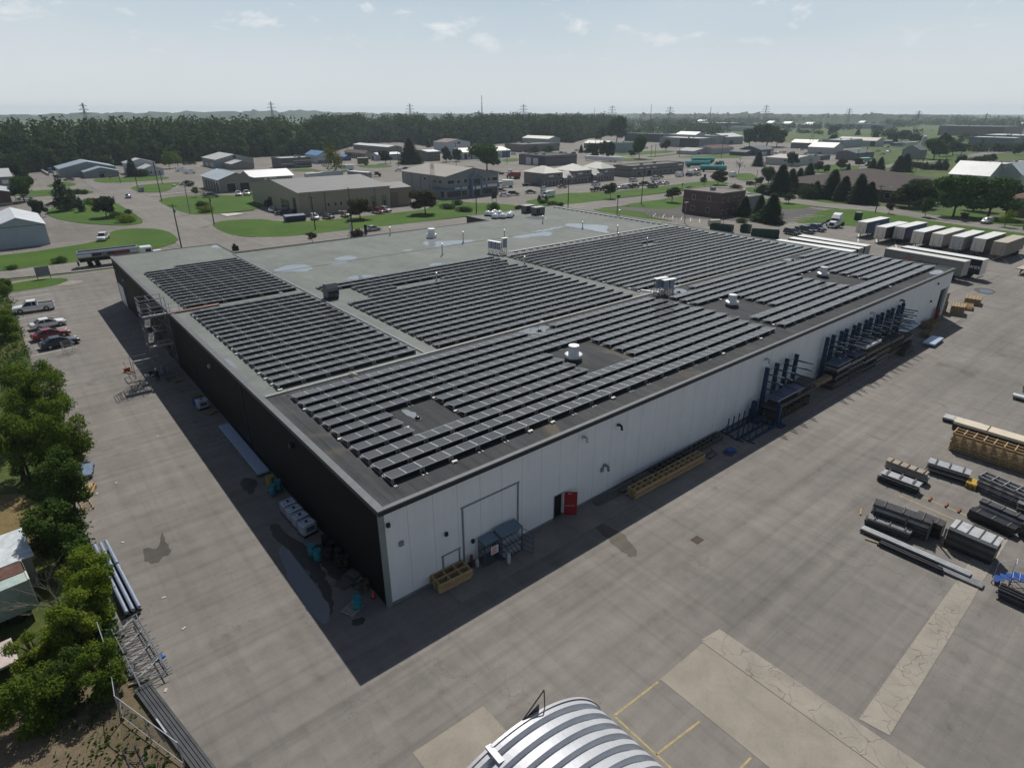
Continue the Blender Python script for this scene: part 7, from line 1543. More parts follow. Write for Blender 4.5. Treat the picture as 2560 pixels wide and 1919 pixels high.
# brown roofed brick house behind the spruces
bx=foot('w6',(1130,1020),2212,960); bx=(at('w6',1870,1045).x-6,at('w6',1870,1045).y-8,0,0); x0,y0=at('w7',150,1060)[:2]
bld('brick_clinic','wide brick building with a hipped brown roof behind the spruces',(246,56,296,110),4.2,WALL('red_brick',(.10,.055,.043),.3),ROOFM('brown_shingle2',(.075,.062,.058)),'hip',5.2,1.0,wins('W',.1,.9,7,.3,.75,.3),'brick building')
# brick office
P=at('w5',1870,1345); h=ztop(P,'w5',0,1022); yb=ysolve('w5',1350,P.x); BR=WALL('brown_brick',(.095,.048,.042),.25)
bld('brick_office','two storey red brown brick office with a flat roof',(P.x,P.y,P.x+13.5,yb),h,BR,mk('roof_dark_gravel',(.16,.145,.135),.7,0,.15,.4,fine=.2),'flat',0,.3,[('W',.08,.97,.60,.64,'band_brick')]+[('W',u,u+.07,z,z+.2,'win') for u in (.28,.68) for z in (.14,.62)]+[('S',.05+.22*i,.12+.22*i,.62,.80,'win') for i in range(4)]+[('S',.05+.22*i,.12+.22*i,.12,.28,'win') for i in range(4)],'office building',trim=mk('coping_beige',(.32,.28,.23),.6),par=.25)
bld('office_annex','low grey annex with a pale roof edge beside the brick office',(P.x+13.7,P.y+2,P.x+27,yb),h*.62,WALL('annex_grey',(.17,.18,.18),.3),MATS['roof_dark_gravel'],'flat',0,.3,(),'building',trim=mk('pale_edge',(.5,.5,.48),.5))
# right edge
q2('white_roof_hall','hall with a bright white roof at the right, behind the big trees','w7',1505,775,968,5,22,WALL('mint',(.34,.38,.37)),ROOFM('bright_white',(.62,.64,.66)),'gy',5.0,cat='hall',eave=.6)
q2('white_gable_hall','pale grey gable hall joined to the bright white roofed hall','w7',1960,760,1590,5,20,WALL('pale_sage',(.3,.3,.3)),ROOFM('pale_blue_metal',(.50,.55,.57)),'gx',4.6,cat='hall')
q2('red_white_hall','white and red low hall behind the bright white roof','w7',1730,620,1345,5,20,WALL('red_white',(.30,.22,.21)),ROOFM('pale_metal',(.5,.5,.5)))
q2('dark_flat_hall','dark flat hall at the right edge behind the pale gable','w7',2080,600,1740,5,22,WALL('far_dark',(.1,.1,.1)),ROOFM('tan_metal',(.4,.4,.4)))
P=at('w7',1720,1310); bld('suburban_house','two storey house with a brown roof and brick base at the right edge',(P.x,P.y-13,P.x+13,P.y),5.6,WALL('house_sage',(.30,.32,.29),.25),ROOFM('brown_tile',(.15,.09,.065)),'hip',2.4,.7,[('W',0,1,0,.48,'band_brick'),('W',.2,.28,.62,.8,'win'),('W',.3,.38,.62,.8,'win'),('W',.55,.75,.6,.82,'win')],'house')
q2('grey_shed','grey gable shed beside the white silo','w7',555,420,315,6,14,WALL('far_grey',(.2,.2,.2)),ROOFM('slate_blue',(.1,.1,.1)),'gx',3.0,cat='shed')
t=thing('silo','white silo beside the grey gable shed','silo',at('w7',565,470)); MB().lathe([(2.4,0),(2.0,11),(1.6,13),(.2,13.6)],n=20).build('shell',mk('silo_white',(.42,.44,.46),.5,0,.1,1),t,smooth=True)
q2('slate_blue_hall','long dark blue hall on the meadow at the right','w7',1870,255,1240,7,30,WALL('far_navy',(.08,.105,.15)),ROOFM('bright_white',(.6,.6,.6)))
q2('pale_top_hall','long hall with a pale roof behind the dark blue one','w7',2100,225,1390,8,60,WALL('far_navy',(.1,.1,.1)),ROOFM('pale_metal',(.5,.5,.5)))
q2('far_plant','dark brown plant on the horizon at the right edge','w7',1730,100,820,12,90,WALL('far_brown',(.12,.10,.10)),ROOFM('slate_blue',(.1,.1,.1)))
q2('far_long_hall','far dark hall with a pale blue roof beyond the tree belt','w5',2010,48,1370,10,60,G2,ROOFM('pale_metal',(.5,.5,.5))); q2('far_pale_hall','far pale hall right of the dark one beyond the tree belt','w5',2260,100,1880,7,40,G3,ROOFM('slate_blue',(.1,.1,.1))); q2('far_white_hall','far white roof between the trees, left of the far dark hall','w5',1240,66,850,6,60,G1,ROOFM('bright_white',(.6,.6,.6)))
for i,(v,x,y,r,yt,l) in enumerate((('w6',640,62,750,40,'left of two'),('w6',940,70,1050,52,'right of two'),('w6',420,45,500,30,'farthest left'),('w6',1690,48,1760,28,'on the wooded ridge'),('w7',1160,12,1210,4,'nearest the horizon'),('w7',1930,72,2010,50,'at the right edge'),('w5',1560,20,1660,8,'above the pale blue plant'))): q2('far_white_shed','tiny far white shed on the plain, '+l,v,r,yt+12,x,6,25,G3,ROOFM('bright_white',(.6,.6,.6)),'gy',4.0,cat='shed')
q2('grey_long_low','long grey low works on the far plain','w6',2000,65,1290,8,60,G1,ROOFM('slate_blue',(.1,.1,.1)))
# ================================================================== vegetation
def leaf_mat(name,a,b,scale=.5,trans=.2,isl_=.55,lo=.3,hi=.7):
    m,nt,bs=new_mat(name); g=geo_pos(nt); f=noise(nt,scale,4,.6,g); c=ramp(nt,f,[(lo,a),(hi,b)])
    isl=nt.nodes.new('ShaderNodeNewGeometry').outputs['Random Per Island']; c=mixc(nt,isl_,c,ramp(nt,isl,[(0.0,.62),(1.0,1.25)]),'MULTIPLY')
    nt.links.new(c,bs.inputs['Base Color']); bs.inputs['Roughness'].default_value=.8; bs.inputs['Specular IOR Level'].default_value=.08
    tr=nt.nodes.new('ShaderNodeBsdfTranslucent'); lc=mixc(nt,1.0,c,(1.25,1.45,.6),'MULTIPLY'); nt.links.new(lc,tr.inputs['Color'])
    mx=nt.nodes.new('ShaderNodeMixShader'); mx.inputs[0].default_value=trans; nt.links.new(bs.outputs[0],mx.inputs[1]); nt.links.new(tr.outputs[0],mx.inputs[2]); nt.links.new(mx.outputs[0],nt.nodes['Material Output'].inputs['Surface'])
    MATS[name]=m; return m
LF_MID=leaf_mat('leaf_mid',(.035,.075,.016),(.065,.12,.025)); LF_DK=leaf_mat('leaf_dark',(.018,.040,.014),(.035,.065,.02)); LF_YL=leaf_mat('leaf_yellow_green',(.095,.145,.012),(.165,.21,.03),.5,.3); LF_RED=leaf_mat('leaf_bronze',(.045,.04,.018),(.075,.06,.025)); LF_CON=leaf_mat('needle_dark',(.014,.033,.017),(.03,.058,.027),.8,.12); LF_PUR=leaf_mat('leaf_purple',(.03,.018,.02),(.05,.03,.028)); LF_NEAR=leaf_mat('leaf_near_tree',(.058,.098,.014),(.12,.17,.024),.6,.3); LF_MIDN=leaf_mat('leaf_mid_near',(.034,.062,.014),(.068,.105,.022),.6,.25); LF_AUT=leaf_mat('leaf_turning',(.07,.11,.02),(.17,.15,.03))
LF_FOR=leaf_mat('forest_leaf',(.013,.032,.012),(.062,.100,.022),.075,.18,.3,.36,.68)
BARK=mk('bark',(.075,.06,.045),.9,0,.3,6)
def leaf_cloud(lobes, n, size, seed, up=.35, asp=.55, shell=.55):
    """n leaf quads spread through ellipsoid lobes (c, r) -> verts, faces arrays"""
    g=np.random.default_rng(seed); vol=np.array([l[1][0]*l[1][1]*l[1][2] for l in lobes]); vol=vol**.7; pick=g.choice(len(lobes),n,p=vol/vol.sum())
    C=np.array([l[0] for l in lobes])[pick]; Rr=np.array([l[1] for l in lobes])[pick]
    d=g.normal(size=(n,3)); d/=np.linalg.norm(d,axis=1)[:,None]; r=(shell+(1-shell)*g.random(n))**.8*(.86+.3*g.random(n)); r=np.where(g.random(n)<.12,r*1.18,r)
    P=C+d*Rr*r[:,None]
    nrm=d*.75+g.normal(size=(n,3))*.6; nrm[:,2]+=up; nrm/=np.linalg.norm(nrm,axis=1)[:,None]
    a=np.cross(nrm,g.normal(size=(n,3))); a/=np.linalg.norm(a,axis=1)[:,None]; b=np.cross(nrm,a); s=size*(.6+.8*g.random(n))[:,None]
    V=np.stack([P-a*s*.5,P+b*s*asp*.5+a*s*.05,P+a*s*.55,P-b*s*asp*.5-a*s*.05],1).reshape(-1,3)
    return V
def quads_mesh(name,V,mat):
    n=len(V)//4; me=bpy.data.meshes.new(name); me.vertices.add(len(V)); me.vertices.foreach_set('co',V.astype(np.float32).ravel()); me.loops.add(4*n); me.loops.foreach_set('vertex_index',np.arange(4*n,dtype=np.int32)); me.polygons.add(n); me.polygons.foreach_set('loop_start',np.arange(n,dtype=np.int32)*4)
    me.update(calc_edges=True); me.materials.append(mat); return me
def round_lobes(seed,k=9,w=1.0,h=1.0,low=.30):
    q=random.Random(seed); L=[((0,0,low+.36*h),(.30*w,.30*w,.30*h))]
    for i in range(k):
        a=2*math.pi*i/k+q.uniform(-.4,.4); rr=q.uniform(.16,.34)*w; z=low+h*q.uniform(.06,.58); s=q.uniform(.14,.23); L.append(((rr*math.cos(a),rr*math.sin(a),z),(s*w,s*w,s*h*q.uniform(.7,1))))
    L.append(((q.uniform(-.08,.08),q.uniform(-.08,.08),low+.60*h),(.16*w,.16*w,.16*h))); return L
TP={}
def trunk_mesh(seed,h=.45,r=.028,br=5,top=.75,spread=.28):
    q=random.Random(seed); b=MB(); b.tube([(0,0,-.01),(q.uniform(-.01,.01),q.uniform(-.01,.01),h*.5),(q.uniform(-.02,.02),q.uniform(-.02,.02),h),(0,0,top)],r,7,r2=r*.3)
    for i in range(br):
        a=2*math.pi*i/br+q.uniform(-.5,.5); z=h*q.uniform(.65,1.1); sp=spread*q.uniform(.6,1.1); b.tube([(0,0,z),(sp*.5*math.cos(a),sp*.5*math.sin(a),z+.12),(sp*math.cos(a),sp*math.sin(a),z+q.uniform(.2,.32))],r*.45,5,r2=r*.12)
    return b
def conifer_V(seed,n=1500,w=.20,low=.05,size=.05):
    g=np.random.default_rng(seed); t=g.random(n)**.65*1.0; z=1-(1-low)*t; tier=(z*9+.25*np.sin(g.random(n)*6.28))%1.0
    rad_=w*(1-z)**.82*(.42+.85*(1-tier))*(.75+.4*g.random(n)); a=g.random(n)*2*math.pi; rad_*=(1+.12*np.sin(a*3+seed)); rr=rad_*(.35+.65*g.random(n)**.5)
    P=np.stack([rr*np.cos(a),rr*np.sin(a),z-rr*.25],1); out=np.stack([np.cos(a),np.sin(a),-.35+0*a],1); side=np.cross(out,[0,0,1.0])+g.normal(size=(n,3))*.25
    s=size*(.6+.8*g.random(n))[:,None]; return np.stack([P-side*s*.35,P+out*s*.2-side*s*.05,P+out*s*.9,P+side*s*.35],1).reshape(-1,3)
def proto_tree(kind):
    if kind in TP: return TP[kind]
    base,_,c=kind.partition(':'); mat={'mid':LF_MID,'dark':LF_DK,'yel':LF_YL,'red':LF_RED,'pur':LF_PUR,'con':LF_CON,'near':LF_NEAR,'aut':LF_AUT}[c]
    sd=sum(map(ord,kind))
    if base=='round': V=leaf_cloud(round_lobes(sd,9,1.25,.95,.26),4600,.085,sd); tb=trunk_mesh(sd)
    elif base=='tall': V=leaf_cloud(round_lobes(sd,11,.78,1.05,.2),4600,.072,sd); tb=trunk_mesh(sd,.4,.02)
    elif base=='loose': V=leaf_cloud(round_lobes(sd,9,.95,1.0,.2),1500,.055,sd,shell=.3); tb=trunk_mesh(sd,.5,.018,8,.9,.3)
    elif base=='small': V=leaf_cloud(round_lobes(sd,6,1.1,.8,.34),1500,.085,sd); tb=trunk_mesh(sd,.4,.022)
    elif base=='bush': V=leaf_cloud([((x,y,.42),(.5,.5,.42)) for x,y in ((0,0),(.4,.15),(-.38,.1),(.1,-.35))]+[((.15,.1,.7),(.32,.32,.3))],1600,.12,sd); tb=trunk_mesh(sd,.25,.03,5,.6,.3)
    elif base=='cone': V=leaf_cloud([((0,0,.2),(.30,.30,.22)),((0,0,.42),(.27,.27,.25)),((0,0,.66),(.18,.18,.22)),((0,0,.88),(.08,.08,.14))],2000,.06,sd); tb=trunk_mesh(sd,.2,.03,3,.7,.1)
    elif base=='spruce': V=conifer_V(sd,5200,.33,.03,.085); tb=trunk_mesh(sd,.3,.018,0,.95)
    elif base=='bare': V=leaf_cloud(round_lobes(sd,9,.95,1.0,.3),90,.05,sd); tb=trunk_mesh(sd,.5,.02,16,.95,.36)
    cm=quads_mesh('crown',V,mat); o=tb.build('trunk',BARK); tm=o.data; bpy.data.objects.remove(o); TP[kind]=(cm,tm); return TP[kind]
TREE_N={'round':'broadleaf_tree','tall':'broadleaf_tree','loose':'broadleaf_tree','small':'young_tree','bush':'shrub','cone':'clipped_conifer','spruce':'spruce_tree','bare':'bare_tree'}
def tree(kind,v,x,y,ytop,label,wid=1.0,P=None,h=None,group=None):
    P=P or at(v,x,y); h=h or ztop(P,v,0,ytop); cm,tm=proto_tree(kind); b=kind.split(':')[0]
    t=thing(TREE_N[b],label,'shrub' if b in('bush',) else 'tree',(P[0],P[1],0),(P[0]*7.3+P[1]*3.1)%6.28,group); t.scale=(h*wid,h*wid,h)
    link('trunk',tm,t); link('crown',cm,t); return t
# left street
tree('round:mid','w1',410,830,390,'broad green tree left of the dark conifers, nearer the white pickup',.85); tree('tall:dark','w1',400,600,175,'tall dark tree behind the broad green one, by the grey hall',.9); tree('round:dark','w1',680,1090,800,'dark drooping tree right beside the pale blue shed',.8)
tree('cone:con','w1',1110,985,400,'big dark conifer on the street corner lawn, tallest of the group',1.0); tree('cone:con','w1',1250,935,600,'dark conifer tucked right behind the tallest corner conifer',.95); tree('cone:con','w1',1380,1005,750,'small rounded dark conifer in front of the corner group',.9)
tree('round:dark','w1',1790,1100,740,'spreading dark tree alone on the corner lawn by the street',.95); tree('bush:mid','w1',1960,1110,990,'low green bush at the foot of the spreading dark tree',1.2); tree('bush:mid','w1',1560,870,770,'low shrubs on the lawn behind the spreading tree, left',2.0); tree('bush:yel','w1',1690,890,780,'low shrubs on the lawn behind the spreading tree, right',1.8); tree('bush:yel','w1',2120,1180,1040,'weedy light green bush near the street kerb',1.4); tree('bush:dark','w1',2160,1040,955,'tiny dark shrub at the kerb by the street',1.0)
tree('bush:dark','w1',1300,705,620,'dark shrub on the narrow lawn strip, left one',1.2); tree('bush:mid','w1',1425,705,625,'green shrub on the narrow lawn strip, right one',1.2); tree('spruce:con','w2',20,430,140,'dark spruce left of the small white house',1.1)
tree('bush:dark','w2',140,430,310,'dark shrub in front of the small white house',1.2); tree('bush:dark','w2',850,570,480,'dark shrub by the pillars of the garage front',1.4)
tree('loose:yel','w2',690,300,20,'light green tree standing out before the forest, behind the vans',.8); tree('round:yel','w2',560,310,60,'light green tree beside another before the forest',.7) 
tree('small:aut','w2',960,740,575,'thin young tree on the garage lawn',.7); tree('bush:dark','w2',1050,900,790,'dark bush in the roadside ditch, left of the grass lot',1.3); tree('bush:yel','w2',1100,960,860,'yellow green bush in the roadside ditch',1.5); tree('bush:dark','w2',2090,880,750,'dark shrub against the left wall of the tan factory',1.0)
tree('bush:mid','m1',520,60,5,'weedy bush in the ditch by the tank truck',1.4); tree('bush:mid','m1',110,115,75,'low weeds at the left edge by the road',1.6)
# centre street
tree('round:red','w3',1110,1205,915,'round reddish tree in front of the tan factory',1.05); tree('round:red','w3',2010,1135,800,'round reddish tree at the right end of the tan factory',1.05); tree('small:pur','w3',450,1530,1385,'small purple tree peeking over the back edge of the roof, left',1.1); tree('bush:pur','w3',1080,1490,1330,'dark purple shrub at the roof edge by the street pole',1.0)
tree('loose:aut','w3',770,640,120,'tall loose tree with yellowing top behind the tan factory',.75); tree('bush:mid','w3',560,600,535,'weedy bush behind the tan factory, left of the tall loose tree',2.0); tree('round:dark','w3',1460,440,255,'dark tree in front of the white storage unit',.9); tree('spruce:con','w3',1800,440,80,'tall dark spruce pair beside the street, larger one',1.5); tree('spruce:con','w3',1910,425,250,'smaller dark spruce beside the larger street spruce',1.2)
tree('tall:dark','w4',310,415,200,'dark tree in front of the tall white hall, left one',1.0); tree('tall:dark','w4',460,410,225,'dark tree in front of the tall white hall, right one',1.0); tree('round:mid','w4',870,540,150,'big leafy tree behind the blue grey office',1.1)
tree('bush:mid','w4',460,1010,930,'small bush on the lawn in front of the office, left',1.2); tree('bush:dark','w4',330,1060,990,'row of low shrubs before the office, left part',2.4); tree('bush:dark','w4',560,1100,1030,'row of low shrubs before the office, right part',2.4); tree('bush:mid','w4',960,1100,965,'tall bush around the black sign before the office',.9); tree('bush:dark','w4',1310,1070,1010,'low bush at the driveway behind the roof skylights',1.4)
tree('cone:con','w4',1590,955,860,'small dark cone shaped conifer beside the pylon sign',1.0); tree('cone:con','w4',1690,975,880,'small dark conifer right of the pylon sign',1.0); tree('bush:mid','w4',1640,990,930,'low bush between the two small conifers',1.3); tree('bush:mid','w4',1770,1020,950,'low bushes on the verge right of the small conifers',1.6); tree('bush:dark','w4',1890,1020,970,'dark low bush on the verge, farthest right',1.5)
tree('small:dark','w5',365,1090,855,'young dark tree on the plaza lawn',.85); tree('small:dark','w5',1215,1140,915,'round young dark tree on the lawn by the street bend',1.15); tree('round:red','w5',1845,900,700,'round reddish tree at the right end of the plaza lawn',1.0); tree('bare:dark','w5',2135,750,500,'nearly bare tree by the green lawn corner',.9); tree('bush:red','w5',2095,965,880,'bronze bush behind the brick office roof',1.3); tree('bush:dark','w5',1470,955,920,'low dark hedge behind the brick office',2.6); tree('bush:dark','w5',1650,860,780,'dark shrub by the sign post at the lawn end',.9)
tree('tall:mid','w5',760,535,200,'tall round crowned tree beside the crossing road',.85); tree('tall:dark','w5',355,530,300,'dark tree left of the tall round crowned tree',.9); tree('tall:dark','w5',150,545,320,'thin dark tree at the left of the crossing road',.7); tree('spruce:con','w5',75,420,310,'dark conifer in front of the pale roofed unit',1.2); tree('round:dark','w5',1130,430,270,'round dark clipped tree before the grey plant',.85)
tree('bush:dark','w4',1530,290,195,'wide dark conifer before the flat grey block, left',1.0); tree('bush:dark','w4',1720,290,180,'wide dark conifer before the flat grey block, right',1.0)
tree('round:dark','w5',450,330,-60,'very tall dark tree at the end of the forest',.8); tree('round:mid','w5',230,320,60,'green tree at the end of the forest, left of the very tall one',.9)
# right side
tree('round:dark','w6',420,380,55,'huge dark tree standing alone in the yards at the right',1.15); tree('round:dark','w6',560,370,140,'dark tree merging with the huge one on its right',1.1); tree('round:dark','w6',180,370,120,'dark tree merging with the huge one on its left',.9)
for i,(x,y,yt,l) in enumerate(((300,640,430,'narrow spruce by the bare tree'),(590,1040,610,'tall dark spruce right of the brick office, front left'),(740,1000,670,'tall dark spruce next to the front left one'),(860,900,660,'spruce in the back row right of the brick office'),(985,880,590,'widest spruce in the back row right of the brick office'),(1300,1090,680,'tallest spruce of the island before the brown roof'),(1460,1120,770,'middle spruce of the island before the brown roof'),(1670,1150,740,'big spruce at the right of the island before the brown roof'),(1820,1165,850,'last small spruce at the tip of the island'),(1090,1080,840,'shorter spruce at the left of the island'),(100,1330,1050,'spruce right beside the brick office annex, left'),(320,1300,1040,'spruce right beside the brick office annex, middle'),(470,1420,1000,'spruce right beside the brick office annex, right and nearest'))): tree('spruce:con','w6',x,y,yt,l,1.35)
tree('spruce:con','w6',1870,720,530,'left spruce of the pair behind the brown roof',1.4); tree('spruce:con','w6',1975,720,510,'right spruce of the pair behind the brown roof',1.3); tree('spruce:con','w7',240,715,490,'left spruce of the pair by the lawn beyond the brown roof',1.5); tree('spruce:con','w7',330,715,460,'right spruce of the pair by the lawn beyond the brown roof',1.4)
tree('bush:mid','w6',280,1400,1280,'green bush by the dumpsters, right',1.2); tree('bush:mid','w6',70,1420,1350,'green bush by the dumpsters, left',1.6); tree('bush:dark','w6',380,1030,900,'dark bush beside the tall front spruces',1.2); tree('small:dark','w6',310,930,780,'dark round tree left of the tall front spruces',1.0); tree('round:mid','w6',440,900,640,'green tree behind the tall front spruces',.9); tree('bush:dark','w6',980,1080,870,'dark tree at the left end of the spruce island',1.1); tree('bush:dark','w6',850,930,860,'grey green bush between the spruce rows',1.2)
tree('small:dark','w6',725,1155,1000,'little round dark tree on the office car park lawn',1.35); tree('small:pur','w6',2110,1295,1140,'small purple tree by the road left of the trailers',.9); tree('round:dark','w6',770,640,450,'dark tree in front of the white low hall',.9); tree('round:red','w6',1130,720,570,'bronze tree on the lawn behind the spruces, left',.9); tree('round:red','w6',1440,690,545,'bronze tree on the lawn behind the spruces, right',.9); tree('round:dark','w6',1690,640,530,'dark round tree on the lawn by the teal container',1.2)
tree('round:dark','w7',400,1200,830,'big dark tree overhanging the road bend',1.25); tree('round:dark','w7',560,1160,810,'second big dark tree behind the road bend',1.0); tree('loose:yel','w7',760,1150,900,'yellow green tree between the big dark ones',.9); tree('tall:mid','w7',620,1340,1060,'slim green tree by the side road',.8); tree('round:mid','w7',1010,1330,750,'large green tree by the side road, left of the pair',1.0); tree('round:mid','w7',1490,1350,780,'large green tree by the side road, right of the pair',1.1); tree('round:dark','w7',1290,1250,850,'dark tree behind the pair of large green ones',.9); tree('round:dark','w7',1800,1100,830,'dark tree beside the suburban house',1.0); tree('loose:yel','w7',1720,1480,1220,'light young tree in front of the suburban house',.95); tree('small:pur','w7',1150,1400,1270,'small purple tree by the silver car',1.0); tree('small:dark','w7',860,880,830,'small conifer on the lawn behind the big trees',1.0); tree('small:dark','w7',740,890,825,'tiny conifer on the lawn, right of the dark tree',1.0)
tree('round:mid','w7',740,545,240,'round tree beside the silo',1.0); tree('tall:dark','w7',820,500,180,'tall dark tree behind the round silo tree',.9); tree('round:dark','w7',1000,490,290,'dark grove tree right of the silo, left part',1.2); tree('round:mid','w7',1120,480,320,'dark grove tree right of the silo, right part',1.1); tree('cone:con','w7',625,685,575,'cone shaped dark bush by the road',1.5); tree('cone:con','w7',790,690,540,'dark conifer clump by the road, left',1.3); tree('cone:con','w7',880,690,530,'dark conifer clump by the road, right',1.3); tree('tall:dark','w7',1085,610,490,'dark tree left of the bright white hall roof',1.1); tree('bush:dark','w7',1300,615,505,'dark bushes behind the bright white roof, left',1.3); tree('bush:dark','w7',1430,600,480,'dark bushes behind the bright white roof, right',1.4)
# far groves on the meadow
for i,(v,x,y,yt,k,w_,l) in enumerate((('w7',180,300,160,'round:dark',1.5,'left'),('w7',300,300,140,'round:dark',1.4,'second'),('w7',430,310,210,'round:mid',1.5,'third'),('w7',540,310,220,'round:dark',1.5,'fourth'),('w6',1930,180,75,'round:dark',1.6,'by the pylon'),('w6',1680,210,120,'spruce:con',1.5,'conifer pair'),('w6',1310,200,80,'tall:dark',1.0,'slim'),('w6',1370,200,75,'tall:mid',1.2,'slim twin'),('w7',1420,390,290,'loose:mid',1.0,'alone on the meadow'),('w7',1900,420,320,'round:dark',1.3,'at the far right'),('w7',1090,340,250,'loose:dark',1.2,'before the dark blue hall'))): tree(k,v,x,y,yt,'far tree on the meadow at the right, '+l,w_)
for grp,lab,kinds,lst in (('loose light trees at the ragged forest edge','light green tree at the ragged forest edge',('loose:yel','tall:mid','loose:mid'),(('c4',410,178,138),('c4',480,172,122),('c4',545,195,160),('c4',600,190,150),('c4',640,185,150),('c4',700,165,120),('c4',760,170,125),('c4',855,165,118),('c4',75,185,138),('c2',640,270,205),('c2',500,280,190),('c2',180,290,185),('c2',90,285,200),('c2',1000,245,180),('c2',1090,240,175),('c2',340,275,195))),
 ('small dark trees between the far buildings','small dark tree between the far buildings',('round:dark','tall:dark','spruce:con'),(('c4',940,250,198),('c4',985,248,190),('c4',900,235,205),('c4',1090,250,225),('c4',680,215,190),('c4',330,215,185),('c4',30,260,235),('c6',60,175,150),('c6',150,190,160),('c6',560,195,165),('c6',720,185,150),('c6',790,205,165),('c6',860,195,160),('c6',1000,210,175),('c6',1110,215,180),('c6',1200,200,165),('c6',1240,240,200),('c6',620,300,270),('c6',700,290,262),('c6',540,305,275),('c6',480,345,310),('c6',1150,265,235),('c6',1040,275,240),('c6',360,380,335),('c6',300,385,350)))):
    for i,(v,x,y,yt) in enumerate(lst): tree(kinds[i%3],v,x,y,yt,lab,1.1 if 'dark' in lab else .9,group=grp)
# ------------------------------------------------------------------ near trees on the left edge
def near_tree(P,h,lobes,n,size,mat,label,seed,trunks,name='broadleaf_tree',cat='tree'):
    t=thing(name,label,cat,P,0); b=MB()
    for tr in trunks: b.tube(tr,.13,7,r2=.03)
    b.build('trunk',BARK,t); V=leaf_cloud(lobes,n,size,seed,.4,.62,.45); o=link('crown',quads_mesh('crown',V,mat),t); return t
def lobecloud(c,r,k,s,seed):
    q=random.Random(seed); L=[]
    for i in range(k):
        while True:
            d=[q.uniform(-1,1) for _ in range(3)]
            if sum(x*x for x in d)<1: break
        ss=s*q.uniform(.65,1.25); L.append(((c[0]+d[0]*r[0],c[1]+d[1]*r[1],c[2]+d[2]*r[2]),(ss,ss,ss*.8)))
    return L
def ntree(v,x,y,z,r,k,s,n,mat,label,seed,size=.2):
    """crown centre seen at (v,x,y) at height z"""
    P=at(v,x,y,z); L=lobecloud((0,0,z),r,k,s,seed)+lobecloud((0,0,z*.42),(r[0]*.95,r[1]*.95,z*.36),int(k*.8),s,seed+100); n=int(n*1.55); q=random.Random(seed)
    tr=[[(q.uniform(-.3,.3),q.uniform(-.3,.3),0),(q.uniform(-.4,.4),q.uniform(-.4,.4),z*.5),(q.uniform(-.6,.6)*r[0],q.uniform(-.6,.6)*r[1],z+r[2]*.5)] for _ in range(4)]
    L=[(c_,(r_[0]*.78,r_[1]*.78,r_[2]*.85)) for c_,r_ in L]; return near_tree((P.x,P.y,0),z,L,n,size*.92,mat,label,seed,tr)
ntree('p',70,955,5.6,(2.8,4.2,2.4),26,1.15,15000,LF_NEAR,'large green tree overhanging the yard beside the dark parked car',21)
ntree('p',130,1050,5.0,(2.0,3.0,2.2),20,1.05,11000,LF_NEAR,'large green tree overhanging the yard, right below the first',22)
ntree('p',20,1075,5.0,(1.6,2.2,1.9),12,1.0,6000,LF_NEAR,'green tree at the left edge beside the big yard trees',23)
ntree('p',150,1190,4.4,(1.1,2.4,1.9),16,.9,8500,LF_MIDN,'tree shading the sheet stacks along the fence',24)
ntree('p',120,1310,3.8,(1.3,1.7,1.5),13,.85,6500,LF_MIDN,'dark tree right of the white roofed shed',25)
ntree('p',215,1430,3.6,(1.1,1.8,1.6),16,.75,10000,LF_YL,'yellow green willow bush by the rolled sheets',26,.15)
ntree('p',165,1540,3.0,(1.3,1.4,1.3),14,.72,8000,LF_YL,'yellow green bush under the bare branches, lower left',27,.15)
ntree('p',240,1650,2.4,(1.0,1.5,1.1),14,.62,7500,LF_NEAR,'leafy bush behind the chain link fence',28,.13)
ntree('p',60,1730,2.2,(1.7,1.5,1.1),16,.7,8500,LF_NEAR,'leafy bush in the lower left corner',29,.13)
ntree('p',150,1680,2.1,(1.2,1.4,1.0),10,.65,5000,LF_MIDN,'shaded bush in the middle of the lower left thicket',30,.13)
ntree('p',70,1620,2.2,(1.2,1.0,.9),9,.6,5000,LF_YL,'light bush at the left edge below the flat trailer',33,.13)
ntree('p',15,800,2.6,(1.0,4.2,1.1),14,.8,7000,LF_NEAR,'green hedge bush at the left edge behind the parked cars',31,.18)
ntree('p',10,710,1.6,(.8,3.6,.6),10,.7,4500,LF_NEAR,'low hedge at the left edge by the white pickup',32,.18)
P=at('p',150,1500,1.5); t=thing('dead_tree','bare grey tree with forked branches in the lower left bushes','tree',(P.x,P.y,0)); b=MB(); q=random.Random(9)
def branch(p,d,ln,r,dep):
    e=p+d*ln; m=p+d*ln*.5+Vector((q.uniform(-1,1),q.uniform(-1,1),q.uniform(-.5,1)))*ln*.08; b.tube([p,m,e],r,5,r2=r*.55)
    if dep:
        for _ in range(3): 
            nd=(d+Vector((q.uniform(-1,1),q.uniform(-1,1),q.uniform(-.2,.7)))*.75).normalized(); branch(p+d*ln*q.uniform(.5,1),nd,ln*q.uniform(.5,.75),r*.55,dep-1)
for k in range(5): branch(Vector((0,0,.2)),Vector((q.uniform(-1,.6),q.uniform(-.9,.6),q.uniform(.9,1.3))).normalized(),2.4,.045,3)
b.build('branches',mk('dead_bark',(.20,.18,.15),.9,0,.2,8),t)
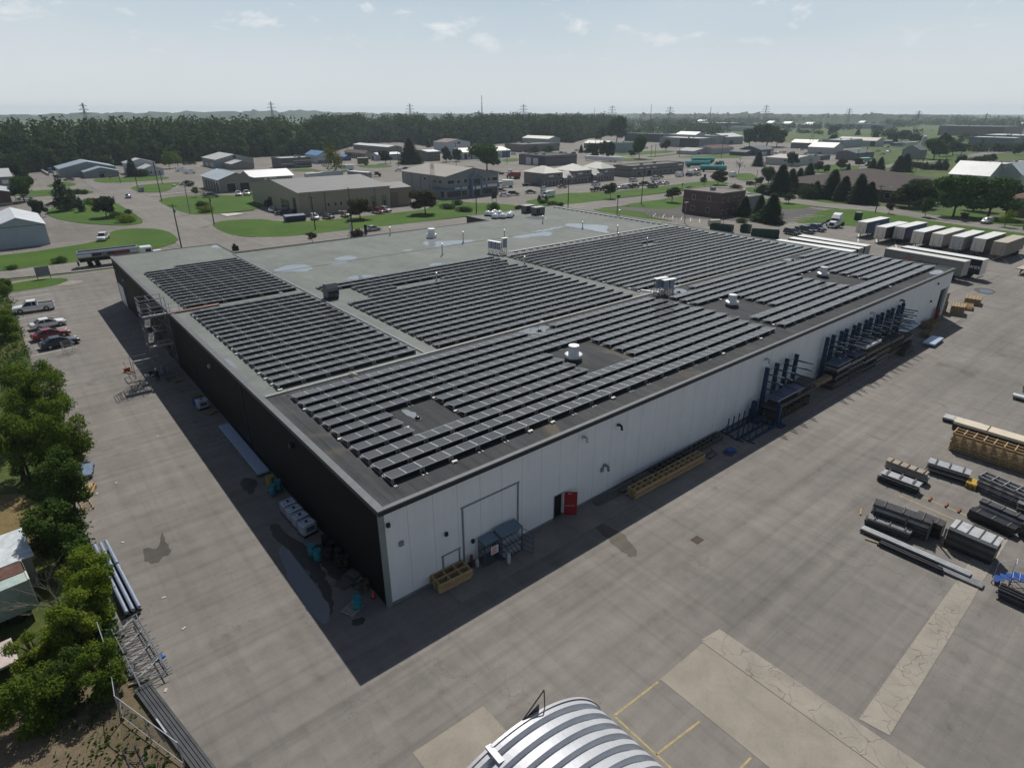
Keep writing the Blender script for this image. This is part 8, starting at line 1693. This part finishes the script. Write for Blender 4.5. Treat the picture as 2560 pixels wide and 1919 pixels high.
# weeds at the yard edge and on the dirt: ground cover
g=np.random.default_rng(5); pts=[]
for k in range(1500): y=g.uniform(22,124); pts.append((g.uniform(-18.5,-15.0)+.35*math.sin(y*.6)+ (0.0 if y>60 else .25),y,.25*g.random()+.15))
for k in range(110): pts.append((g.uniform(-19,-14.2),g.uniform(-6,6),.1))
for k in range(700): pts.append((g.uniform(-15.9,-14.8),g.uniform(6,22),.35))
pts=np.array(pts); n=len(pts)*6; idx=np.repeat(np.arange(len(pts)),6); base=pts[idx]; P=np.stack([base[:,0]+g.normal(size=n)*.22,base[:,1]+g.normal(size=n)*.22,base[:,2]*g.random(n)*1.3+.05],1); nr=g.normal(size=(n,3)); nr[:,2]+=.6; nr/=np.linalg.norm(nr,axis=1)[:,None]; a=np.cross(nr,g.normal(size=(n,3))); a/=np.linalg.norm(a,axis=1)[:,None]; bb=np.cross(nr,a); s=(.16+.18*g.random(n))[:,None]
V=np.stack([P-a*s*.5,P+bb*s*.3,P+a*s*.5,P-bb*s*.3],1).reshape(-1,3); o=link('weeds',quads_mesh('weeds',V,LF_MID)); tag(o,kind='stuff')
# ------------------------------------------------------------------ forest and far tree belts (one mass each)
def wood(name,spots,seed,mat,per=170,size=1.5):
    g=np.random.default_rng(seed); Vs=[]
    for (x,y,h,r,nn) in spots:
        L=[((x,y,h*.55),(r*.85,r*.85,h*.38)),((x,y,h*.2),(r*.9,r*.9,h*.22))]
        for k in range(4): a=g.random()*6.28; q_=r*g.uniform(.25,.6); L.append(((x+q_*math.cos(a),y+q_*math.sin(a),h*g.uniform(.45,.82)),(r*.5,r*.5,h*.17)))
        L.append(((x+g.normal()*.4,y+g.normal()*.4,h*.87),(r*.5,r*.5,h*.13)))
        Vs.append(leaf_cloud(L,nn,size*(r/3.6)**.6,int(g.integers(1e9)),.45,.7,.6))
    V=np.concatenate(Vs); return tag(link(name,quads_mesh(name,V,mat)),kind='stuff')
g=np.random.default_rng(77); spots=[]
def along(poly,step):
    out=[]
    for (x0,y0),(x1,y1) in zip(poly[:-1],poly[1:]):
        ln=math.hypot(x1-x0,y1-y0); k=max(1,int(ln/step))
        for i in range(k): out.append((x0+(x1-x0)*i/k,y0+(y1-y0)*i/k))
    return out
dxy=Vector((math.cos(rad(62)),math.sin(rad(62))))
for ring,(off,step,nn,rr) in enumerate(((-4,6.0,150,3.4),(2,5.5,300,4.0),(7,5.5,280,4.2),(14,6,230,4.2),(22,6.5,180,4.4),(31,7.5,160,4.6),(39,8.5,150,4.8),(52,9,150,5.4),(68,10,150,6),(88,11.5,140,6.6),(112,13,140,7.4),(142,15,140,8.2),(180,17,150,9.5),(225,20,150,11),(285,24,150,13),(360,30,150,16))):
    for (x,y) in along(E_,step):
        d=off+g.uniform(-2.5,2.5)*(1+ring*.25); h=(8,12,14.5,18,21,23.5,25,26,26.5)[min(ring,8)]*(g.uniform(.78,1.16) if ring<5 else g.uniform(.84,1.12)*(1.12 if g.random()<.06 else 1)); h=max(5,min(h,32))
        spots.append((x+dxy.x*d+g.uniform(-2.5,2.5)*(1+ring*.2),y+dxy.y*d+g.uniform(-2.5,2.5)*(1+ring*.2),h,rr*g.uniform(.8,1.25),nn))
wood('forest',spots,3,LF_FOR)
# distant belts: rows of tree masses at growing distance
spots=[]
def belt(v,pts,h,n,rr,nn=60,jit=10):
    P=[at(v,x,y) for x,y in pts]; L=[(p.x,p.y) for p in P]
    tot=sum(math.hypot(a[0]-c[0],a[1]-c[1]) for a,c in zip(L[:-1],L[1:])); 
    for (x,y) in along(L,tot/n): spots.append((x+g.normal()*jit,y+g.normal()*jit,max(3,h*g.uniform(.6,1.25)),rr*g.uniform(.7,1.4),nn))
belt('w5',[(540,170),(900,165),(1300,150),(1900,190)],16,70,7,80); belt('w5',[(600,230),(900,215),(1150,190),(1240,170)],13,26,5,90,4); belt('w5',[(1250,165),(1600,185),(1850,215),(1950,240)],10,34,5,80,5)
belt('w5',[(500,110),(1000,100),(1400,95),(2000,85),(2212,80)],15,60,10,60,25); belt('w5',[(560,60),(1100,48),(1600,40),(2212,35)],16,70,16,60,50)
belt('w6',[(0,120),(300,130),(560,120),(900,120),(1300,110)],10,50,6,70,8); belt('w6',[(640,130),(1000,125),(1400,130),(1700,140)],9,40,6,70,8); belt('w6',[(0,60),(600,40),(1200,38),(2212,45)],15,80,15,60,40); belt('w6',[(700,165),(1100,190),(1350,210)],5,24,4,60,8)
belt('w7',[(0,110),(600,70),(1200,80),(1990,130)],13,60,12,60,25); belt('w7',[(0,210),(300,260),(600,280)],11,22,5,90,8); belt('w7',[(1150,310),(1220,300),(1260,290)],8,8,4,80,5); belt('w7',[(1200,430),(1500,440),(1990,430)],6,40,3.2,80,3); belt('w7',[(400,640),(560,670),(760,690),(950,690)],2.2,26,1.6,90,1)
belt('v3',[(1450,290),(1800,280),(2211,285)],14,60,16,60,50); belt('v4',[(0,285),(700,290),(1400,310),(2211,335)],14,90,18,60,60); belt('v3',[(900,255),(1500,255),(2211,262)],17,90,30,60,120); belt('v4',[(0,262),(1000,268),(2211,300)],18,100,34,60,120)
wood('far_tree_belts',spots,8,LF_FOR)
# low wooded ridges on the horizon
RID=leaf_mat('ridge_woods',(.03,.05,.022),(.05,.075,.03),.01,.1)
def ridge(pts,D,seed):
    g=np.random.default_rng(seed); b=MB(); n=len(pts); up=[];dn=[]
    xs_=np.linspace(pts[0][0],pts[-1][0],260); ys_=np.interp(xs_,[p[0] for p in pts],[p[1] for p in pts])+1
    for i,(px,py) in enumerate(zip(xs_,ys_)):
        d=FW+RT*((px-1280)/FPX)-UP*((py-960)/FPX); hd=math.hypot(d.x,d.y); t=D/hd; P=CAM+d*t; z=P.z+g.normal()*2.2+3*math.sin(i*.9)*g.random(); up.append((P.x,P.y,max(z,3)))
    vs=[];fs=[]
    for k,(dd,f) in enumerate(((-160,0),(-60,.7),(0,1),(140,.6),(300,0))):
        for (x,y,z) in up:
            r=math.hypot(x-CAM.x,y-CAM.y); vs.append((x+(x-CAM.x)/r*dd+g.normal()*4,y+(y-CAM.y)/r*dd+g.normal()*4,z*f-.2))
    m=len(up)
    for k in range(4):
        for i in range(m-1): fs.append((k*m+i,k*m+i+1,(k+1)*m+i+1,(k+1)*m+i))
    b.add(vs,fs); o=b.build('hills',RID,fix=False); return tag(o,kind='structure')
ridge([(-500,290),(120,286),(180,282),(420,280),(700,277),(760,276),(860,281),(1100,283),(1300,284),(1700,286),(1900,284),(2120,294),(2700,304)],3300,1)
ridge([(1600,284),(1800,284),(1880,281),(2000,287),(2130,287),(2180,282),(2240,287),(2330,293),(2420,296),(2560,300),(2900,304)],2300,2)
# ================================================================== poles, signs, pylons
WOODP=mk('pole_wood',(.075,.062,.05),.85,0,.2,3); CONCP=mk('pole_concrete',(.26,.25,.235),.75,0,.1,2)
def pole(v,x,y,ytop,label,lamp=0,cross=True,mat=None,P=None,ang=50):
    P=P or at(v,x,y); h=ztop(P,v,0,ytop); t=thing('utility_pole' if cross else 'street_lamp',label,'pole' if cross else 'street lamp',(P.x,P.y,0),rad(ang)); MB().tube([(0,0,0),(0,0,h)],.17,8,r2=.11).build('pole',mat or WOODP,t)
    if cross:
        b=MB(); b.bar((0,-1.1,h-.5),(0,1.1,h-.5),.12,.12); b.build('crossarm',WOODP,t); b=MB()
        for q in (-1,-.4,.4,1): b.tube([(0,q,h-.45),(0,q,h-.2)],.05,6)
        b.build('insulator',GREYTRIM,t); MB().lathe([(.22,0),(.24,.1),(.24,.7),(.18,.8)],(.3,0,h*.8),10).build('transformer',GREYTRIM,t)
    if lamp:
        a=MB(); z=h*lamp; a.tube([(0,0,z-.6),(0,1.2,z+.2),(0,2.4,z+.45)],.05,6); a.build('lamp_arm',GALV,t); MB().obox((0,2.7,z+.45),(.25,.7,.14)).build('lamp_head',WMET,t)
    return t
for v,x,y,yt,l,lm,cr,m_,an in (('w2',740,1490,840,'leaning wooden pole behind the left corner of the warehouse roof',0,True,None,40),('w2',1228,1140,720,'wooden pole on the grass tongue by the road fork',0,True,None,40),('w2',870,990,540,'concrete street pole at the ditch by the side street',.97,False,CONCP,-60),('w2',445,795,90,'tall wooden pole with transformer at the side street corner',0,True,None,60),('w2',95,640,0,'pole with a lamp arm by the grey cabinet',.66,True,None,100),('w2',455,540,360,'short wooden pole behind the tall transformer pole',0,True,None,60),('w3',490,1355,890,'wooden pole on the verge before the tan factory',0,True,None,50),('w3',1010,1450,770,'tall wooden pole with a lamp over the street at the roof edge',.5,True,None,65),('w4',725,1130,700,'wooden lamp pole in front of the office',.42,True,None,100),('w4',1990,1040,580,'wooden pole on the verge before the plaza',0,True,None,50),('w5',790,1160,690,'lamp pole at the street bend by the driveway',.62,True,None,100),('w3',1640,480,190,'pole by the white storage unit',0,True,None,40),('w4',445,470,150,'pole by the road behind the office',0,True,None,40),('w4',1148,440,140,'pole left of the dark flat garage',0,True,None,50),('w5',148,545,260,'pole at the crossing road before the pale roofs',0,True,None,50),('w5',925,505,350,'pole by the crossing road, left of three',0,True,None,50),('w5',980,510,340,'pole by the crossing road, middle of three',0,True,None,50),('w5',1315,510,400,'pole by the crossing road, right of three',0,True,None,50),('w5',1895,535,330,'pole by the brown roofed house',0,True,None,50),('w6',1925,1280,900,'wooden lamp pole leaning beside the road bend',.9,True,None,200),('w6',265,930,690,'street lamp by the black car on the street',.99,False,CONCP,120),('w6',340,930,720,'street lamp right of the black car',.99,False,CONCP,-30),('w7',490,710,530,'pole pair by the far road, left',0,True,None,50),('w7',565,700,540,'pole pair by the far road, right',0,True,None,50),('w6',1780,560,370,'pole by the dark grey hall',0,True,None,50),('w6',1670,560,410,'pole left of the dark grey hall',0,True,None,50),('w7',1975,1520,1400,'pole at the right edge by the side road',0,True,None,50),('w6',400,640,520,'pole at the left corner of the white low hall',0,True,None,50)): pole(v,x,y,yt,l,lm,cr,m_,None,an)
pole('w1',920,480,340,'pole on the small lawn by the blue grey workshop'); pole('w1',2020,520,330,'pole on the lawn of the blue grey workshop')
# floodlights of the warehouse edge
P=at('p',1617,545); 
P=Vector((103.6,68,0)); h=ztop(P,'w5',0,1165); t=thing('flood_light','black floodlight on a thin post at the right edge of the roof','flood light',(104,at('w5',440,1310,H).y,0)); MB().tube([(0,0,0),(0,0,12.0)],.09,8).build('post',BLK,t); MB().obox((.2,0,12.2),(.9,.5,.6),.4).build('lamp_head',BLK,t)
P=at('w5',1385,1425); t=thing('flood_light','twin lamp post on the car park corner beside the brick office','street lamp',(P.x,P.y,0)); MB().tube([(0,0,0),(0,0,6.0)],.1,8).build('post',GREYTRIM,t); MB().box(-.9,-.25,5.9,.9,.25,6.1).build('lamp_head',GREYTRIM,t)
# signs
def sign(P,w,h,z0,label,mat,rz=0,posts=2,bands=(),name='street_sign'):
    t=thing(name,label,'sign',P,rz); MB().box(-w/2,-.08,z0,w/2,.08,z0+h).build('sign_panel',mat,t)
    for s in ((-1,1) if posts==2 else (0,)): MB().bar((s*w*.45,0,0),(s*w*.45,0,z0+.1),.12).build('post',GREYTRIM,t)
    for (a,c,m_) in bands: MB().box(-w*.44,-.1,z0+h*a,w*.44,-.082,z0+h*c).build('sign_band',m_,t)
sign(at('v1',385,1650),2.4,1.9,.6,'grey backed sign board at the car park entrance',mk('sign_grey',(.20,.21,.23),.5),rad(8))
sign(at('w4',1645,900),2.6,3.6,1.2,'tall blue and white pylon sign beside the van',mk('sign_navy',(.03,.05,.14),.4),0,2,((.05,.3,SIGN),(.36,.6,SIGN),(.66,.82,SIGN)),'pylon_sign')
sign(at('w4',970,1010),2.6,2.6,2.2,'black sign box above the tall bush before the office',BLK,rad(10),2,(),'pylon_sign'); sign(at('w5',950,900),2.0,1.6,.3,'low green sign board before the silver car on the plaza lawn',mk('sign_green_grey',(.12,.14,.13),.5)); sign(at('w5',1355,970),.7,.8,2.0,'small road sign on the plaza lawn',BLK,0,1); sign(at('w5',1655,910),1.6,2.4,2.6,'tall sign post by the reddish tree at the plaza end',mk('sign_dark',(.05,.05,.055),.5),0,1); sign(at('w1',1860,510),.8,.8,1.8,'orange sign on the lawn of the workshop',mk('sign_orange',(.42,.10,.03),.5),0,1); sign(at('w3',1190,1430),.8,2.6,.2,'dark narrow sign post in front of the silver car',BLK,0,1); sign(at('w3',990,1455),.5,3.4,.4,'white narrow sign right beside the tall street pole',SIGN,0,1)
for x,l in ((1505,'left'),(1715,'right')):
    P=at('w3',x+20,455); t=thing('feather_flag','red feather flag leaning on the verge, %s of two'%l,'flag',P,rad(40)); MB().tube([(0,0,0),(.9,0,3.6)],.03,5).build('pole',GREYTRIM,t); MB().add([(.35,-.01,1.0),(.95,-.01,3.5),(1.3,-.01,3.2),(.9,-.01,.9),(.35,.01,1.0),(.95,.01,3.5),(1.3,.01,3.2),(.9,.01,.9)],[(0,1,2,3),(7,6,5,4)]).build('flag_cloth',mk('flag_red',(.35,.05,.07),.7),t)
t=thing('utility_cabinet','grey utility cabinet by the lamp pole at the side street','cabinet',at('w2',140,660)); MB().box(-1.1,-.6,0,1.1,.6,1.9).build('cabinet_body',GREYTRIM,t,bevel=.05); MB().box(-1.0,-.63,.2,-.05,-.6,1.7).build('door',mk('cabinet_pale',(.28,.29,.29),.5),t)
t=thing('green_bin','dark green box bin beside the first blue trailer','bin',at('w6',1680,1385)); MB().box(-1,-.8,0,1,.8,2.3).build('bin_body',DG,t,bevel=.08); MB().box(-1.05,-.85,2.3,1.05,.85,2.4).build('lid',mk('bin_lid',(.2,.21,.2),.5),t)
P=at('w2',1430,1020); tag(MB().obox((P.x+4,P.y,1.0),(9,.12,.18),rad(4)).build('barrier_arm',BLK),'long dark barrier pole over the white kerb by the tan factory','barrier')
tag(MB().prism([tuple(at('w2',x,y)[:2]) for x,y in ((1310,992),(1420,1030),(1700,985),(1560,975))],.0,.1).build('concrete_kerb',mk('pale_kerb',(.45,.44,.40),.8)),'pale concrete slab under the long barrier pole','slab')
for x,y,l in ((630,575,'left'),(725,560,'right')): tag(MB().lathe([(.9,0),(.8,.5),(.4,.8),(.05,.85)],at('w2',x,y),10).build('boulder',mk('boulder_stone',(.4,.37,.32),.8)),'pale boulder on the lawn by the garage front, '+l,'boulder')
t=thing('concrete_barrier','pale concrete barrier wall in the yard before the forest','barrier',(0,0,0)); A=at('w1',680,318); B_=at('w1',820,400); MB().bar((A.x,A.y,.6),(B_.x,B_.y,.6),.6,1.2).build('wall',mk('barrier_concrete',(.36,.33,.29),.8),t)
P=at('w3',1880,780); 
# lattice antenna mast beside the office, and pylons on the horizon
def lattice(P,h,w,label,name='lattice_mast',arms=(),th=.1,cat='mast',rz=.4,taper=.12):
    t=thing(name,label,cat,(P[0],P[1],0),rz); b=MB(); N=max(6,int(h/ (w*1.1))); f=lambda z:w/2*(1-(1-taper)*min(1,z/(h*.85)))
    cs=[(-1,-1),(1,-1),(1,1),(-1,1)]
    for k in range(N):
        z0,z1=h*k/N,h*(k+1)/N; a,c=f(z0),f(z1)
        for i in range(4):
            p,q=cs[i],cs[(i+1)%4]; b.bar((p[0]*a,p[1]*a,z0),(p[0]*c,p[1]*c,z1),th); b.bar((p[0]*a,p[1]*a,z0),(q[0]*c,q[1]*c,z1),th*.6); b.bar((p[0]*c,p[1]*c,z1),(q[0]*c,q[1]*c,z1),th*.6)
    b.build('lattice',mk('mast_steel',(.20,.21,.22),.6,.2,.1,1),t)
    for z,l in arms:
        b=MB(); b.bar((-l,0,h*z),(l,0,h*z),th*1.3); b.bar((-l,0,h*z),(0,0,h*(z+.05)),th); b.bar((l,0,h*z),(0,0,h*(z+.05)),th); b.build('crossarm',MATS['mast_steel'],t)
    return t
P=at('w4',130,905); lattice(P,ztop(P,'w4',0,435),2.0,'lattice mast with a wide head standing by the office corner',arms=((.86,1.2),(.93,1.2)),th=.07,taper=.5)
P=at('w6',1020,420); lattice(P,22,4.0,'lattice mast in the boat yard at the right',th=.14)
def pylon(px,ybase,ytop,D,label,arms=True):
    d=FW+RT*((px-1280)/FPX)-UP*((ytop-960)/FPX); hd=math.hypot(d.x,d.y); Q=CAM+d*(D/hd); lattice((Q.x,Q.y),max(Q.z,20),7 if arms else 2.4,label,'transmission_pylon' if arms else 'radio_mast',((.72,8),(.82,6.5),(.92,5)) if arms else (),.3 if arms else .4,'pylon' if arms else 'mast',rad(-50))
for px,yt,D,a,l in ((205,258,900,1,'farthest left, above the forest'),(676,255,1000,1,'above the forest left of centre'),(1024,260,1000,1,'above the forest right of the middle pair'),(1309,261,1000,1,'above the end of the forest'),(1487,270,1500,0,'tiny one left of the tall dark tree'),(1531,264,1100,1,'right over the tall dark tree'),(1629,262,1200,0,'above the gap between forest and plain'),(1676,266,1000,1,'biggest on the plain'),(1778,268,1200,0,'slim, beside a chimney'),(1917,263,1300,1,'above the huge dark tree'),(2125,271,1300,1,'above the wooded ridge'),(2299,277,1300,1,'right of the wooded ridge'),(2468,284,1300,1,'second from the right edge'),(2548,291,1300,1,'at the right edge')): pylon(px,300,yt,D,'power line pylon on the horizon, '+l if a else 'slim mast on the horizon, '+l,a)
pylon(1204,280,239,1000,'tall thin radio mast above the forest at the centre',0)
P=at('v3',1765,262); t=thing('chimney','pale chimney stack on the far plain','chimney',(at('v3',1765,285).x,at('v3',1765,285).y,0)); MB().tube([(0,0,0),(0,0,30)],1.6,12,r2=1.1).build('stack',CONCP,t)
# mesh fence beside the trailer yard and low fence of the car park
t=thing('wire_fence','thin wire fence between the warehouse and the dark car park','fence',(0,0,0)); b=MB(); A=at('w5',840,1325); B_=at('w5',1400,1432)
for i in range(13):
    f=i/12; x,y=A.x+(B_.x-A.x)*f,A.y+(B_.y-A.y)*f; b.bar((x,y,0),(x,y,1.6),.06)
b.bar((A.x,A.y,1.55),(B_.x,B_.y,1.55),.04); b.build('post_and_rail',GREYTRIM,t)
